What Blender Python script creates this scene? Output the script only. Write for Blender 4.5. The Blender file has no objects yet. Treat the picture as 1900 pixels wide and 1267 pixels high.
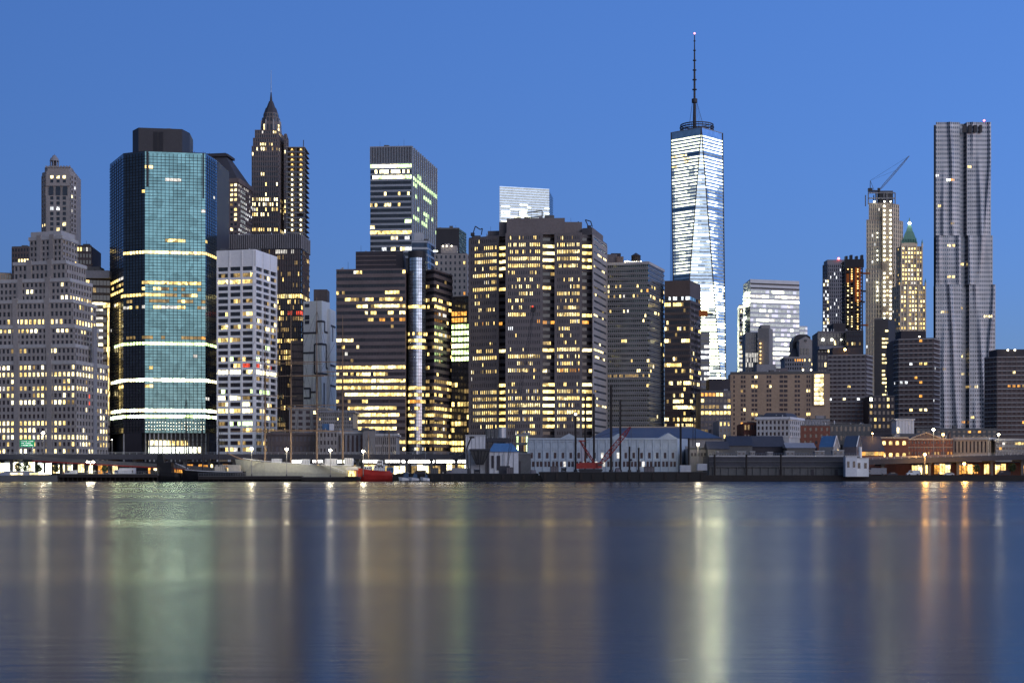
import bpy, math, random
from mathutils import Vector
sc = bpy.context.scene
COL = sc.collection
R = math.radians
# ------------------------------------------------------------------ camera geometry
FP, HZ, CZ = 2900.0, 872.0, 4.5         # focal length in photo pixels, horizon row, eye height
GZ = 2.2                                # street level of the far bank
def P(px, D): return ((px-950.0)/FP*D, D)
def Zp(py, D): return CZ+(HZ-py)*D/FP
def Dt(H, py): return (H-CZ)*FP/(HZ-py)
def PX(x, y): return 950.0+x/y*FP
def CH(*pts): return [P(a, d) for a, d in pts]
def rnd(*k):
    h = 2166136261
    for x in k:
        for c in str(x)+'|':
            h = ((h ^ ord(c))*16777619) & 0xffffffff
    h ^= h >> 15; h = (h*2246822519) & 0xffffffff; h ^= h >> 13; h = (h*3266489917) & 0xffffffff; h ^= h >> 16
    return h/4294967296.0

# ------------------------------------------------------------------ materials
M = {}
def new_mat(name):
    m = bpy.data.materials.new(name); m.use_nodes = True
    nt = m.node_tree; bs = nt.nodes['Principled BSDF']
    M[name] = m
    return m, nt, bs
def node(nt, t, **kw):
    n = nt.nodes.new(t)
    for k, v in kw.items(): setattr(n, k, v)
    return n
def pos_scaled(nt, s):
    g = node(nt, 'ShaderNodeNewGeometry'); mp = node(nt, 'ShaderNodeMapping')
    mp.inputs['Scale'].default_value = s
    nt.links.new(g.outputs['Position'], mp.inputs['Vector'])
    return mp.outputs['Vector']
def wall_mat(name, c, rough=.85, var=.22, scale=(.12, .12, .05), fine=1.1, metal=0., spec=.3):
    m, nt, bs = new_mat(name)
    n1 = node(nt, 'ShaderNodeTexNoise'); n1.inputs['Scale'].default_value = 1.; n1.inputs['Detail'].default_value = 5
    nt.links.new(pos_scaled(nt, scale), n1.inputs['Vector'])
    n2 = node(nt, 'ShaderNodeTexNoise'); n2.inputs['Scale'].default_value = fine; n2.inputs['Detail'].default_value = 3
    nt.links.new(pos_scaled(nt, (1, 1, 1)), n2.inputs['Vector'])
    a = node(nt, 'ShaderNodeMath', operation='ADD'); nt.links.new(n1.outputs['Fac'], a.inputs[0]); nt.links.new(n2.outputs['Fac'], a.inputs[1])
    mr = node(nt, 'ShaderNodeMapRange'); mr.inputs['From Min'].default_value = .6; mr.inputs['From Max'].default_value = 1.4
    mr.inputs['To Min'].default_value = 1-var; mr.inputs['To Max'].default_value = 1+var
    nt.links.new(a.outputs[0], mr.inputs['Value'])
    mx = node(nt, 'ShaderNodeMix', data_type='RGBA', blend_type='MULTIPLY'); mx.inputs['Factor'].default_value = 1
    mx.inputs['A'].default_value = (*c, 1); nt.links.new(mr.outputs['Result'], mx.inputs['B'])
    nt.links.new(mx.outputs['Result'], bs.inputs['Base Color'])
    bs.inputs['Roughness'].default_value = rough; bs.inputs['Metallic'].default_value = metal
    bs.inputs['Specular IOR Level'].default_value = spec
    return m
def glass_mat(name, c, rough=.08, metal=0., spec=.8, var=.35, cell=(.3, .3, .28), wav=.02):
    """window glass, each pane of slightly different tint and tilt"""
    m, nt, bs = new_mat(name)
    v = node(nt, 'ShaderNodeTexVoronoi'); v.inputs['Scale'].default_value = 1.
    nt.links.new(pos_scaled(nt, cell), v.inputs['Vector'])
    sx = node(nt, 'ShaderNodeSeparateColor'); nt.links.new(v.outputs['Color'], sx.inputs[0])
    mr = node(nt, 'ShaderNodeMapRange'); mr.inputs['To Min'].default_value = 1-var; mr.inputs['To Max'].default_value = 1+var
    nt.links.new(sx.outputs[0], mr.inputs['Value'])
    mx = node(nt, 'ShaderNodeMix', data_type='RGBA', blend_type='MULTIPLY'); mx.inputs['Factor'].default_value = 1
    mx.inputs['A'].default_value = (*c, 1); nt.links.new(mr.outputs['Result'], mx.inputs['B'])
    nt.links.new(mx.outputs['Result'], bs.inputs['Base Color'])
    bs.inputs['Roughness'].default_value = rough; bs.inputs['Metallic'].default_value = metal
    bs.inputs['Specular IOR Level'].default_value = spec
    if wav:
        n = node(nt, 'ShaderNodeTexNoise'); n.inputs['Scale'].default_value = .35
        nt.links.new(pos_scaled(nt, (1, 1, 1)), n.inputs['Vector'])
        b = node(nt, 'ShaderNodeBump'); b.inputs['Strength'].default_value = 1; b.inputs['Distance'].default_value = wav
        nt.links.new(n.outputs['Fac'], b.inputs['Height']); nt.links.new(b.outputs['Normal'], bs.inputs['Normal'])
    return m
LITS = 1.0
def lit_mat(name, c, s, var=.6, cell=(.55, .55, .3)):
    """a lit window: rooms, blinds and ceiling lamps of uneven brightness behind the pane"""
    m, nt, bs = new_mat(name)
    v = node(nt, 'ShaderNodeTexVoronoi'); v.inputs['Scale'].default_value = 1.
    nt.links.new(pos_scaled(nt, cell), v.inputs['Vector'])
    sx = node(nt, 'ShaderNodeSeparateColor'); nt.links.new(v.outputs['Color'], sx.inputs[0])
    n = node(nt, 'ShaderNodeTexNoise'); n.inputs['Scale'].default_value = .9; n.inputs['Detail'].default_value = 3
    nt.links.new(pos_scaled(nt, (1, 1, 1.6)), n.inputs['Vector'])
    mr = node(nt, 'ShaderNodeMapRange'); mr.inputs['To Min'].default_value = s*(1-var); mr.inputs['To Max'].default_value = s*(1+var)
    nt.links.new(sx.outputs[0], mr.inputs['Value'])
    mr2 = node(nt, 'ShaderNodeMapRange'); mr2.inputs['From Min'].default_value = .3; mr2.inputs['From Max'].default_value = .7
    mr2.inputs['To Min'].default_value = .45; mr2.inputs['To Max'].default_value = 1.35
    nt.links.new(n.outputs['Fac'], mr2.inputs['Value'])
    mu = node(nt, 'ShaderNodeMath', operation='MULTIPLY'); nt.links.new(mr.outputs[0], mu.inputs[0]); nt.links.new(mr2.outputs[0], mu.inputs[1])
    bs.inputs['Base Color'].default_value = (.03, .03, .03, 1); bs.inputs['Roughness'].default_value = .15
    bs.inputs['Emission Color'].default_value = (*c, 1)
    nt.links.new(mu.outputs[0], bs.inputs['Emission Strength'])
    m.cycles.emission_sampling = 'NONE'
    return m
def lamp_mat(name, c, s):
    m, nt, bs = new_mat(name)
    bs.inputs['Emission Color'].default_value = (*c, 1); bs.inputs['Emission Strength'].default_value = s
    m.cycles.emission_sampling = 'NONE'
    return m

wall_mat('limestone', (.315, .29, .285)); wall_mat('limestone_pale', (.46, .45, .46)); wall_mat('stone_grey', (.25, .25, .28))
wall_mat('stone_warm', (.42, .335, .26)); wall_mat('floodlit_stone', (.66, .55, .41)); wall_mat('pale_blue_wall', (.40, .46, .54), .6, var=.15); wall_mat('brick_brown', (.14, .11, .11)); wall_mat('brick_grey', (.15, .135, .15))  # the cream tower stone has warm floodlight put into its base colour
wall_mat('brick_red', (.19, .075, .055)); wall_mat('granite_brown', (.17, .138, .14)); wall_mat('granite_mid', (.175, .155, .16))
wall_mat('dark_metal', (.045, .045, .056), .5); wall_mat('black_metal', (.03, .03, .038), .45); wall_mat('dark_wall', (.055, .05, .06))
wall_mat('concrete', (.28, .27, .27)); wall_mat('concrete_dark', (.12, .12, .125)); wall_mat('white_concrete', (.84, .84, .86), var=.1)
wall_mat('white_panel', (.62, .63, .68), .5, var=.12); wall_mat('white_paint', (.75, .76, .78), .5, var=.12)
wall_mat('aluminium', (.40, .42, .46), .35, var=.12, metal=.5); wall_mat('steel_bright', (.37, .38, .42), .42, var=.25, metal=.55)
wall_mat('bronze_wall', (.105, .08, .075), .6); wall_mat('copper_green', (.13, .27, .22), .7); wall_mat('slate_roof', (.06, .06, .075), .7)
wall_mat('blue_roof', (.075, .105, .17), .5, var=.12); wall_mat('blue_paint', (.08, .18, .36), .45); wall_mat('pale_blue_paint', (.80, .79, .78), .6, var=.1)
wall_mat('mullion_dark', (.02, .025, .03), .4); wall_mat('tan_brick', (.37, .27, .20)); wall_mat('asphalt', (.05, .05, .052))
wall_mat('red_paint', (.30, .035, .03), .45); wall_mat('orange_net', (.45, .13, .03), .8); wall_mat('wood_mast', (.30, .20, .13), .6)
wall_mat('hull_black', (.015, .015, .018), .4); wall_mat('hull_pale', (.55, .54, .44), .45, var=.18); wall_mat('hull_red', (.42, .03, .025), .4)
wall_mat('timber_pile', (.035, .03, .03), .9); wall_mat('rope', (.05, .045, .04), .9); wall_mat('sign_green', (.02, .30, .14), .5)
wall_mat('canvas', (.55, .50, .42), .8); wall_mat('leaf', (.05, .075, .03), .8, var=.5); wall_mat('bark', (.06, .045, .035), .9)
wall_mat('barge_deck', (.045, .045, .055), .8); wall_mat('ledge_pale', (.42, .41, .42))
glass_mat('glass', (.028, .03, .042)); glass_mat('glass_brown', (.034, .03, .038)); glass_mat('glass_blue', (.05, .07, .11), .08, .35)
glass_mat('glass_teal', (.14, .27, .29), .06, .92, var=.22, wav=.018); glass_mat('glass_dim_reflection', (.075, .10, .14), .12, .8, var=.15)
glass_mat('glass_steelblue', (.13, .20, .27), .10, .9, var=.2); glass_mat('glass_pale', (.42, .53, .66), .07, .92, var=.12, wav=.01)
glass_mat('glass_silver', (.42, .48, .58), .14, .9, var=.2); glass_mat('glass_grid', (.075, .09, .075), .12, .4, var=.6)
lit_mat('ly', (1, .70, .225), 2.5, .8); lit_mat('lw', (1, .79, .36), 2.9, .75); lit_mat('lband', (.82, 1, .62), 18, .8); lit_mat('lc', (.93, .97, 1), 1.7); lit_mat('lg', (.72, 1, .40), 3.8)
lit_mat('lo', (1, .42, .07), 1.3); lit_mat('ld', (.95, .62, .22), .42); lit_mat('lr', (1, .09, .04), 1.0); lit_mat('lwc', (1, .86, .46), 5.0)
lit_mat('lhot', (.95, 1, .76), 9., .35); lit_mat('lwarmhot', (1, .62, .2), 3.0, .5); lit_mat('lblue', (.2, .5, 1), .8)
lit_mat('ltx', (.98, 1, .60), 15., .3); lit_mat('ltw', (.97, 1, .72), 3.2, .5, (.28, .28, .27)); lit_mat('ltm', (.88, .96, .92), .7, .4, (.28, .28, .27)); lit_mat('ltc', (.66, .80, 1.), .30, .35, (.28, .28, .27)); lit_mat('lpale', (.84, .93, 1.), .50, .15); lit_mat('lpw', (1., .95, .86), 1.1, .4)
lamp_mat('bulb_white', (1, .88, .60), 60); lamp_mat('bulb_orange', (1, .50, .10), 40); lamp_mat('bulb_red', (1, .10, .08), 12); lamp_mat('bulb_pink', (1, .30, .36), 3.5)
lamp_mat('bulb_small', (1, .88, .62), 7); lamp_mat('bulb_tube', (1, .97, .92), 5.5)

# ------------------------------------------------------------------ mesh builder
class MB:
    def __init__(s): s.v = []; s.f = []; s.m = []; s.mats = []
    def mi(s, mat):
        if mat not in s.mats: s.mats.append(mat)
        return s.mats.index(mat)
    def face(s, pts, mat):
        k = len(s.v); s.v += [tuple(p) for p in pts]; s.f.append(tuple(range(k, k+len(pts)))); s.m.append(s.mi(mat))
    def loft(s, a, b, mat, cap0=True, cap1=True, capmat=None):
        n = len(a); k = len(s.v); s.v += [tuple(p) for p in a]+[tuple(p) for p in b]; i = s.mi(mat)
        for j in range(n):
            s.f.append((k+j, k+(j+1) % n, k+n+(j+1) % n, k+n+j)); s.m.append(i)
        ci = s.mi(capmat or mat)
        if cap0: s.f.append(tuple(k+n-1-j for j in range(n))); s.m.append(ci)
        if cap1: s.f.append(tuple(k+n+j for j in range(n))); s.m.append(ci)
    def prism(s, poly, z0, z1, mat, capmat=None): s.loft([(x, y, z0) for x, y in poly], [(x, y, z1) for x, y in poly], mat, capmat=capmat)
    def box(s, x0, x1, y0, y1, z0, z1, mat): s.prism([(x0, y0), (x1, y0), (x1, y1), (x0, y1)], z0, z1, mat)
    def slab(s, A, B, z0, z1, o0, o1, mat, e=0.):
        """box along the wall line A-B (left to right as seen), from offset o0 to o1 outwards"""
        u = Vector((B[0]-A[0], B[1]-A[1])).normalized(); n = Vector((u.y, -u.x))
        a = Vector(A)-u*e; b = Vector(B)+u*e
        s.prism([a+n*o1, b+n*o1, b+n*o0, a+n*o0], z0, z1, mat)
    def cyl(s, x, y, z0, z1, r0, r1, mat, n=12):
        s.loft([(x+r0*math.cos(2*math.pi*i/n), y+r0*math.sin(2*math.pi*i/n), z0) for i in range(n)],
               [(x+r1*math.cos(2*math.pi*i/n), y+r1*math.sin(2*math.pi*i/n), z1) for i in range(n)], mat)
    def bar(s, p, q, r, mat, n=4, r1=None):
        p = Vector(p); q = Vector(q); d = q-p
        if d.length < 1e-6: return
        d.normalize(); a = d.orthogonal().normalized(); b = d.cross(a); r1 = r if r1 is None else r1
        ca = [(math.cos(2*math.pi*i/n), math.sin(2*math.pi*i/n)) for i in range(n)]
        s.loft([p+(a*c+b*t)*r for c, t in ca], [q+(a*c+b*t)*r1 for c, t in ca], mat)
    def ball(s, c, r, mat, n=8, sz=1.):
        rows = []
        for i in range(1, 5):
            t = math.pi*i/5
            rows.append([(c[0]+r*math.sin(t)*math.cos(2*math.pi*j/n), c[1]+r*math.sin(t)*math.sin(2*math.pi*j/n), c[2]-r*sz*math.cos(t)) for j in range(n)])
        for i in range(3): s.loft(rows[i], rows[i+1], mat, i == 0, i == 2)
    def lattice(s, p, q, w0, w1, mat, n=10, r=.12, taper=True):
        p = Vector(p); q = Vector(q); d = (q-p); L = d.length; d.normalize()
        a = d.cross(Vector((0, 1, 0))).normalized(); b = d.cross(a)
        def c(i, k):
            t = i/n; w = w0+(w1-w0)*t
            if taper: w *= min(1, .25+4*min(t, 1-t))
            sx, sy = ((1, 1), (1, -1), (-1, -1), (-1, 1))[k]
            return p+d*L*t+a*w*.5*sx+b*w*.5*sy
        for i in range(n):
            for k in range(4):
                s.bar(c(i, k), c(i+1, k), r, mat, 3)
                s.bar(c(i, k), c(i+1, (k+1) % 4), r*.6, mat, 3)
                s.bar(c(i, k), c(i, (k+1) % 4), r*.6, mat, 3)
    def mesh(s, name, off):
        me = bpy.data.meshes.new(name)
        me.from_pydata([(x-off[0], y-off[1], z-off[2]) for x, y, z in s.v], [], s.f)
        for m in s.mats: me.materials.append(M[m])
        me.polygons.foreach_set('material_index', s.m); me.update()
        return me

def props(o, label=None, cat=None, group=None, kind=None):
    for k, v in (('label', label), ('category', cat), ('group', group), ('kind', kind)):
        if v: o[k] = v
    return o
class Thing:
    """an Empty at the base of a thing, with its parts under it"""
    def __init__(s, name, label, cat, loc, group=None):
        s.o = bpy.data.objects.new(name, None); COL.objects.link(s.o)
        s.o.location = loc; s.loc = Vector(loc); s.o.empty_display_size = 1
        props(s.o, label, cat, group); s.mbs = {}; s.wins = []; s.faces = {}
    def mb(s, name='wall'):
        if name not in s.mbs: s.mbs[name] = MB()
        return s.mbs[name]
    def part(s, name, mb, parent=None, label=None, kind=None, smooth=False):
        o = bpy.data.objects.new(name, mb.mesh(name, s.loc)); COL.objects.link(o); o.parent = parent or s.o
        props(o, label, None, None, kind)
        if smooth: o.data.polygons.foreach_set('use_smooth', [True]*len(o.data.polygons))
        return o
    def done(s, cap=100, single=True):
        for n, mb in s.mbs.items():
            if mb.f: s.part(n, mb)
        s.mbs = {}
        # windows: the lit ones first, each an object of its own; past the cap one stuff part
        ws = sorted(s.wins, key=lambda w: (not w['lit'], w['k']))
        cache = {}
        for w in ws[:cap]:
            key = w['key']
            c = w['c']
            if key is None or key not in cache:
                mb = MB()
                for pts, mat in w['q']: mb.face(pts, mat)
                me = mb.mesh('window', c)
                if key is not None: cache[key] = me
            else: me = cache[key]
            o = bpy.data.objects.new('window', me); COL.objects.link(o); o.parent = s.o
            o.location = Vector(c)-s.loc
        if ws[cap:]:
            mb = MB()
            for w in ws[cap:]:
                for pts, mat in w['q']: mb.face(pts, mat)
            s.part('window_field', mb, kind='stuff', label='many small windows of the same building')
        return s
def solo(name, mb, label, cat, loc=None, group=None, kind=None, smooth=False):
    if loc is None:
        xs = [v[0] for v in mb.v]; ys = [v[1] for v in mb.v]; zs = [v[2] for v in mb.v]
        loc = ((min(xs)+max(xs))/2, (min(ys)+max(ys))/2, min(zs))
    o = bpy.data.objects.new(name, mb.mesh(name, loc)); COL.objects.link(o); o.location = loc
    props(o, label, cat, group, kind)
    if smooth: o.data.polygons.foreach_set('use_smooth', [True]*len(o.data.polygons))
    return o

# ------------------------------------------------------------------ lit windows as counted off the photograph
class Lit:
    """rows: (photo row, density, from px, to px, palette); everything else is lit with density base"""
    def __init__(s, rows=(), base=.05, pal='ly', D=800, seed=0, run=3, dark=()):
        s.rows = [tuple(r)+(.9, -9999, 9999, None)[len(r)-1:] for r in rows]
        s.base = base*.62 if base < .4 else base; s.pal = pal.split(); s.D = D; s.seed = seed; s.run = run; s.dark = dark
    def __call__(s, px, z, fh, i, j, fid):
        d, pal = s.base, s.pal
        for r in s.rows:
            if abs(z-Zp(r[0], s.D)) <= fh*.5 and r[2] <= px <= r[3]:
                d = min(1, r[1]*1.15+.04); pal = r[4].split() if r[4] else s.pal
        py = HZ-(z-CZ)*FP/s.D
        for (a, b, c, e) in s.dark:
            if a <= px <= b and c <= py <= e: return None
        k = j//s.run if rnd(s.seed, 'c', fid, i, j) < .6 else 'x%d' % j
        if rnd(s.seed, fid, i, k) < d:
            v = rnd(s.seed, 'v', fid, i, j)
            m = pal[int(rnd(s.seed, 'p', fid, i, j//max(2, s.run)) * len(pal))]
            if m in ('ly', 'lw') and d < .95: return 'ld' if v < .17 else 'lpw' if v > .95 else m
            return m
        return None

def facade(b, A, B, z0, z1, nf, nb, pf=.35, sf=.4, dp=.35, wall='stone_grey', span=None, lit=None, ribbon=False, mull=None,
           mw=.12, glass='glass', fid=0, ends=.0, mcol='mullion_dark', sd=None, pskip=None, mb='wall', mstep=1, sh=0.):
    """a wall face A-B from z0 to z1: spandrels, piers or mullions standing proud of recessed windows"""
    A = Vector(A); B = Vector(B); L = (B-A).length; u = (B-A)/L; n = Vector((u.y, -u.x))
    fh = (z1-z0)/nf; bw = (L-2*ends)/nb; span = span or wall; sd = dp-.06 if sd is None else sd
    W = b.mb(mb)
    for i in range(nf):                                   # spandrel: lower share of each storey
        if sf > 0: W.slab(A, B, z0+i*fh, z0+i*fh+fh*sf, -.05, sd, span)
    W.slab(A, B, z1-.02, z1+fh*.25, -.05, sd-.02, span)
    if ends > 0:
        W.slab(A, A+u*ends, z0, z1, -.06, dp+.03, wall); W.slab(B-u*ends, B, z0, z1, -.06, dp+.03, wall)
    if pf > 0:
        for j in range(nb+1):
            if pskip and j % pskip: continue
            c = A+u*(ends+j*bw); w = bw*pf*.5
            a0 = c-u*(w if j > 0 else 0); a1 = c+u*(w if j < nb else 0)
            if (a1-a0).length > .01: W.slab(a0, a1, z0, z1, -.06, dp, wall)
    if mull:
        X = b.mb('mullion')
        for j in range(1, nb):
            if j % mstep: continue
            c = A+u*(ends+j*bw); X.slab(c-u*mw*.5, c+u*mw*.5, z0, z1, -.02, mull, mcol)
    o = n*.06
    for i in range(nf):
        za = z0+i*fh+fh*sf-.01; zb = z0+(i+1)*fh+.01
        if ribbon:
            q = []; anyl = False
            for j in range(nb):
                p0 = A+u*(ends+j*bw)+o; p1 = A+u*(ends+(j+1)*bw)+o; c = (p0+p1)/2
                m = lit(PX(c.x, c.y), (za+zb)/2, fh, i, j, fid) if lit else None
                anyl = anyl or bool(m)
                q.append((((p0.x, p0.y, za), (p1.x, p1.y, za), (p1.x, p1.y, zb), (p0.x, p0.y, zb)), m or glass))
            c = (A+B)/2
            b.wins.append(dict(c=(c.x, c.y, (za+zb)/2), q=q, lit=anyl, k=c.y, key=None))
        else:
            for j in range(nb):
                w = bw*(1-pf)*.5+.02; c = A+u*(ends+(j+.5)*bw)+o; p0 = c-u*w; p1 = c+u*w
                m = lit(PX(c.x, c.y), (za+zb)/2, fh, i, j, fid) if lit else None
                zc = za
                if m and sh and rnd('b', fid, i, j) < sh: zc = za       # (blind states come from the material)
                b.wins.append(dict(c=(c.x, c.y, (za+zb)/2), lit=bool(m), k=c.y+rnd('k', i, j),
                    q=[(((p0.x, p0.y, zc), (p1.x, p1.y, zc), (p1.x, p1.y, zb), (p0.x, p0.y, zb)), m or glass)],
                    key=(round(u.x, 3), round(u.y, 3), round(w, 3), round(zb-za, 2), m or glass)))
def footprint(ch, back=None):
    """visible corners left to right -> closed footprint"""
    if len(ch) == 3 and back is None:
        l, c, r = ch
        return [l, c, r, (l[0]+r[0]-c[0], l[1]+r[1]-c[1])]
    back = back or 30
    return list(ch)+[(ch[-1][0]*1.01, max(p[1] for p in ch)+back), (ch[0][0]*1.01, max(p[1] for p in ch)+back)]
def body(b, ch, z0, z1, mat, back=None, cap='concrete_dark', mb='wall'):
    f = footprint(ch, back); b.mb(mb).prism(f, z0, z1, mat, capmat=cap); return f
def parapet(b, ch, z0, z1, mat, o=.5, back=None):
    f = [Vector(p) for p in footprint(ch, back)]
    for i in range(len(f)): b.mb('parapet').slab(f[i], f[(i+1) % len(f)], z0, z1, -.7, o, mat, e=o-.02 if i % 2 else o-.05)
def clutter_roof(b, A, B, z, seed, n=6, dep=8):
    """plant boxes, vents and aerials standing on a flat roof behind its front edge"""
    A, B = Vector(A), Vector(B)
    for i in range(n):
        p = A+(B-A)*(.05+.9*rnd(seed, i)); y = p.y+1.5+dep*rnd(seed, i, 'y'); r = rnd(seed, i, 'k'); h = .9+1.6*rnd(seed, i, 'h')
        if r < .35: w_ = .7+1.8*rnd(seed, i, 'w'); b.mb('plant_box').box(p.x-w_, p.x+w_, y, y+2.2, z-.05, z+h, 'concrete_dark' if r < .2 else 'stone_grey')
        elif r < .6: b.mb('roof_vent').cyl(p.x, y, z-.05, z+h, .35, .35, 'aluminium', 6)
        else: b.mb('aerial').bar((p.x, y, z-.05), (p.x, y, z+h*3), .13, 'dark_metal', 4, .07)
def base_of(ch): return (sum(p[0] for p in ch)/len(ch), sum(p[1] for p in ch)/len(ch), GZ)
def plain_box(b, name, pxa, pxb, ya, yb, D, dep, mat, cap='concrete_dark'):
    """a box seen between two photo columns and rows, its front at depth D"""
    mb = MB(); p = P(pxa, D); q = P(pxb, D)
    mb.prism([p, q, (q[0], D+dep), (p[0], D+dep)], Zp(yb, D), Zp(ya, D), mat, capmat=cap)
    return b.part(name, mb)
# ================================================================== LEFT CLUSTER
def stepped_tower():
    D = 745
    b = Thing('stepped_office_tower', 'pale stone office tower rising in many stepped setbacks, many small lit windows', 'skyscraper', (*P(120, 760), GZ))
    lit = Lit([(545, .5, 115, 170), (562, .75, 135, 172), (588, .75, 10, 118), (588, .9, 138, 180), (610, .85, 0, 68), (610, .8, 103, 126), (610, .4, 138, 160),
               (649, .55, 0, 60), (649, .5, 88, 110), (684, .85, 90, 122), (684, .3), (697, .97, -99, 140, 'lw lw ly'), (697, .9, 140, 199), (710, .1),
               (723, .7, -99, 140), (723, .45, 140, 199), (735, .75, -99, 30), (735, .4, 30, 140), (749, .75, 35, 140), (749, .5, -99, 34),
               (735, .3, 155, 168, 'lr'), (749, .3, 160, 170, 'lr'), (760, .4, 155, 199), (785, .85, -99, 122), (785, .5, 175, 199),
               (798, .85, -99, 60), (798, .55, 60, 140), (798, .7, 176, 199), (810, .95, 92, 162, 'lw lwc'), (810, .5, -99, 92), (810, .7, 176, 199),
               (823, .22), (836, .7, -99, 105, 'ly lw'), (836, .35)], .05, 'ly ly lw lwc', D, 11, 2)
    T = [(842, 672, [(-75, 752), (140, 740), (199, 775)], 27, 11), (672, 641, [(-75, 756), (139, 745), (189, 776)], 27, 9), (641, 605, [(-75, 758), (137, 749), (181, 777)], 26, 8),
         (605, 558, [(-75, 762), (134, 753), (177, 779)], 26, 8), (558, 519, [(0, 766), (128, 758), (169, 781)], 16, 8), (519, 486, [(27, 770), (122, 762), (158, 783)], 12, 8),
         (486, 440, [(56, 774), (115, 767), (142, 785)], 8, 5)]
    zb = GZ
    for k, (yb, yt, c, n1, n2) in enumerate(T):
        ch = CH(*c); Df = c[1][1]; zt = Zp(yt, Df)
        body(b, ch, zb if k == 0 else zb-.3, zt, 'limestone', cap='concrete')
        z0 = zb if k else zb+9; nf = max(2, round((zt-1.3-z0)/3.24))
        facade(b, ch[0], ch[1], z0, zt-1.3, nf, n1, .42, .42, .45, 'limestone', lit=lit, fid=k*2)
        facade(b, ch[1], ch[2], z0, zt-1.3, nf, n2, .42, .42, .45, 'limestone', lit=lit, fid=k*2+1)
        if k == 0:
            facade(b, ch[0], ch[1], GZ+.5, GZ+9, 2, 14, .3, .35, .4, 'stone_warm', lit=lit, fid=90)
            facade(b, ch[1], ch[2], GZ+.5, GZ+9, 2, 6, .3, .35, .4, 'stone_warm', lit=lit, fid=91)
        parapet(b, ch, zt-.9, zt+.8, 'ledge_pale', .65)
        # buttress piers break the long front
        for t in ((.18, .5, .78) if k < 4 else (.3, .7)):
            A, B = Vector(ch[0]), Vector(ch[1]); p = A+(B-A)*t
            u = (B-A).normalized(); b.mb('buttress').slab(p-u*1.3, p+u*1.3, z0-.1, zt+1.6, -.1, .85, 'limestone')
        zb = zt
    ch = CH((57, 778), (114, 772), (139, 786)); body(b, ch, zb, Zp(428, 772), 'ledge_pale')
    # recess down the side face: its darkness put into a grey slab
    c = T[0][2]; A = Vector(P(140, 740)); B = Vector(P(199, 775)); u = (B-A).normalized()
    b.mb('buttress').slab(A+u*18.5, A+u*22, GZ, Zp(600, 745), -.2, .8, 'stone_grey')
    b.done()
stepped_tower()

def turret_tower():
    D = 1010
    b = Thing('turret_tower', 'slim grey tower with chamfered corners and a small round turret on top', 'skyscraper', (*P(108, D+15), GZ))
    lit = Lit([(332, .95, 90, 130, 'lw'), (362, .4, 125, 140)], .18, 'lc lw', D, 21, 1)
    ch = CH((78, D+6), (86, D), (130, D), (141, D+8)); z1 = Zp(318, D)
    body(b, ch, GZ, z1, 'limestone', 22)
    z0 = Zp(432, D)
    facade(b, ch[1], ch[2], z0, Zp(365, D), 7, 3, .45, .35, .6, 'limestone', lit=lit, fid=1, ends=1.6)
    for j in range(3):        # tall arched openings above
        x = P(95.5+j*13, D)[0]
        mb = MB(); pts = [(x-1.5, D-.7, Zp(363, D)), (x+1.5, D-.7, Zp(363, D)), (x+1.5, D-.7, Zp(349, D))]+[(x+1.5*math.cos(a), D-.7, Zp(349, D)+1.5*math.sin(a)) for a in (R(45), R(90), R(135))]+[(x-1.5, D-.7, Zp(349, D))]
        mb.face(pts, 'glass'); b.part('window', mb)
    facade(b, ch[1], ch[2], Zp(342, D), Zp(326, D), 2, 3, .5, .3, .6, 'limestone', lit=lit, fid=2, ends=1.6)
    facade(b, ch[2], ch[3], z0, Zp(326, D), 12, 2, .5, .4, .5, 'limestone', lit=lit, fid=3)
    facade(b, ch[0], ch[1], z0, Zp(326, D), 12, 2, .5, .4, .5, 'limestone', lit=lit, fid=4)
    b.mb('wall').slab(ch[1], ch[2], Zp(345.5, D), Zp(342, D), -.1, .75, 'limestone')
    body(b, CH((83, D+4), (88, D+1), (128, D+1), (134, D+6)), z1-.2, Zp(309, D), 'limestone', 18)
    for j in range(9): b.mb('crenellation').box(P(84+j*5.4, D)[0], P(86.6+j*5.4, D)[0], D+.4, D+1.6, Zp(311, D), Zp(307.5, D), 'limestone')
    x, y = P(101, D+10)
    t = b.mb('turret'); t.cyl(x, y, Zp(310, D), Zp(305, D), 3.2, 3.2, 'limestone', 12)
    for i in range(8): a = i*math.pi/4; t.cyl(x+2.6*math.cos(a), y+2.6*math.sin(a), Zp(306, D), Zp(294, D), .35, .35, 'stone_grey', 6)
    t.cyl(x, y, Zp(306, D), Zp(294, D), 1.7, 1.7, 'dark_wall', 8); t.cyl(x, y, Zp(294, D), Zp(288, D), 3.1, 2.4, 'stone_grey', 12); t.cyl(x, y, Zp(288, D), Zp(283, D), 2.0, 1.0, 'stone_grey', 10)
    t.cyl(x, y, Zp(283, D), Zp(280, D), .15, .1, 'dark_metal', 5)
    b.done(40)
turret_tower()

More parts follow.
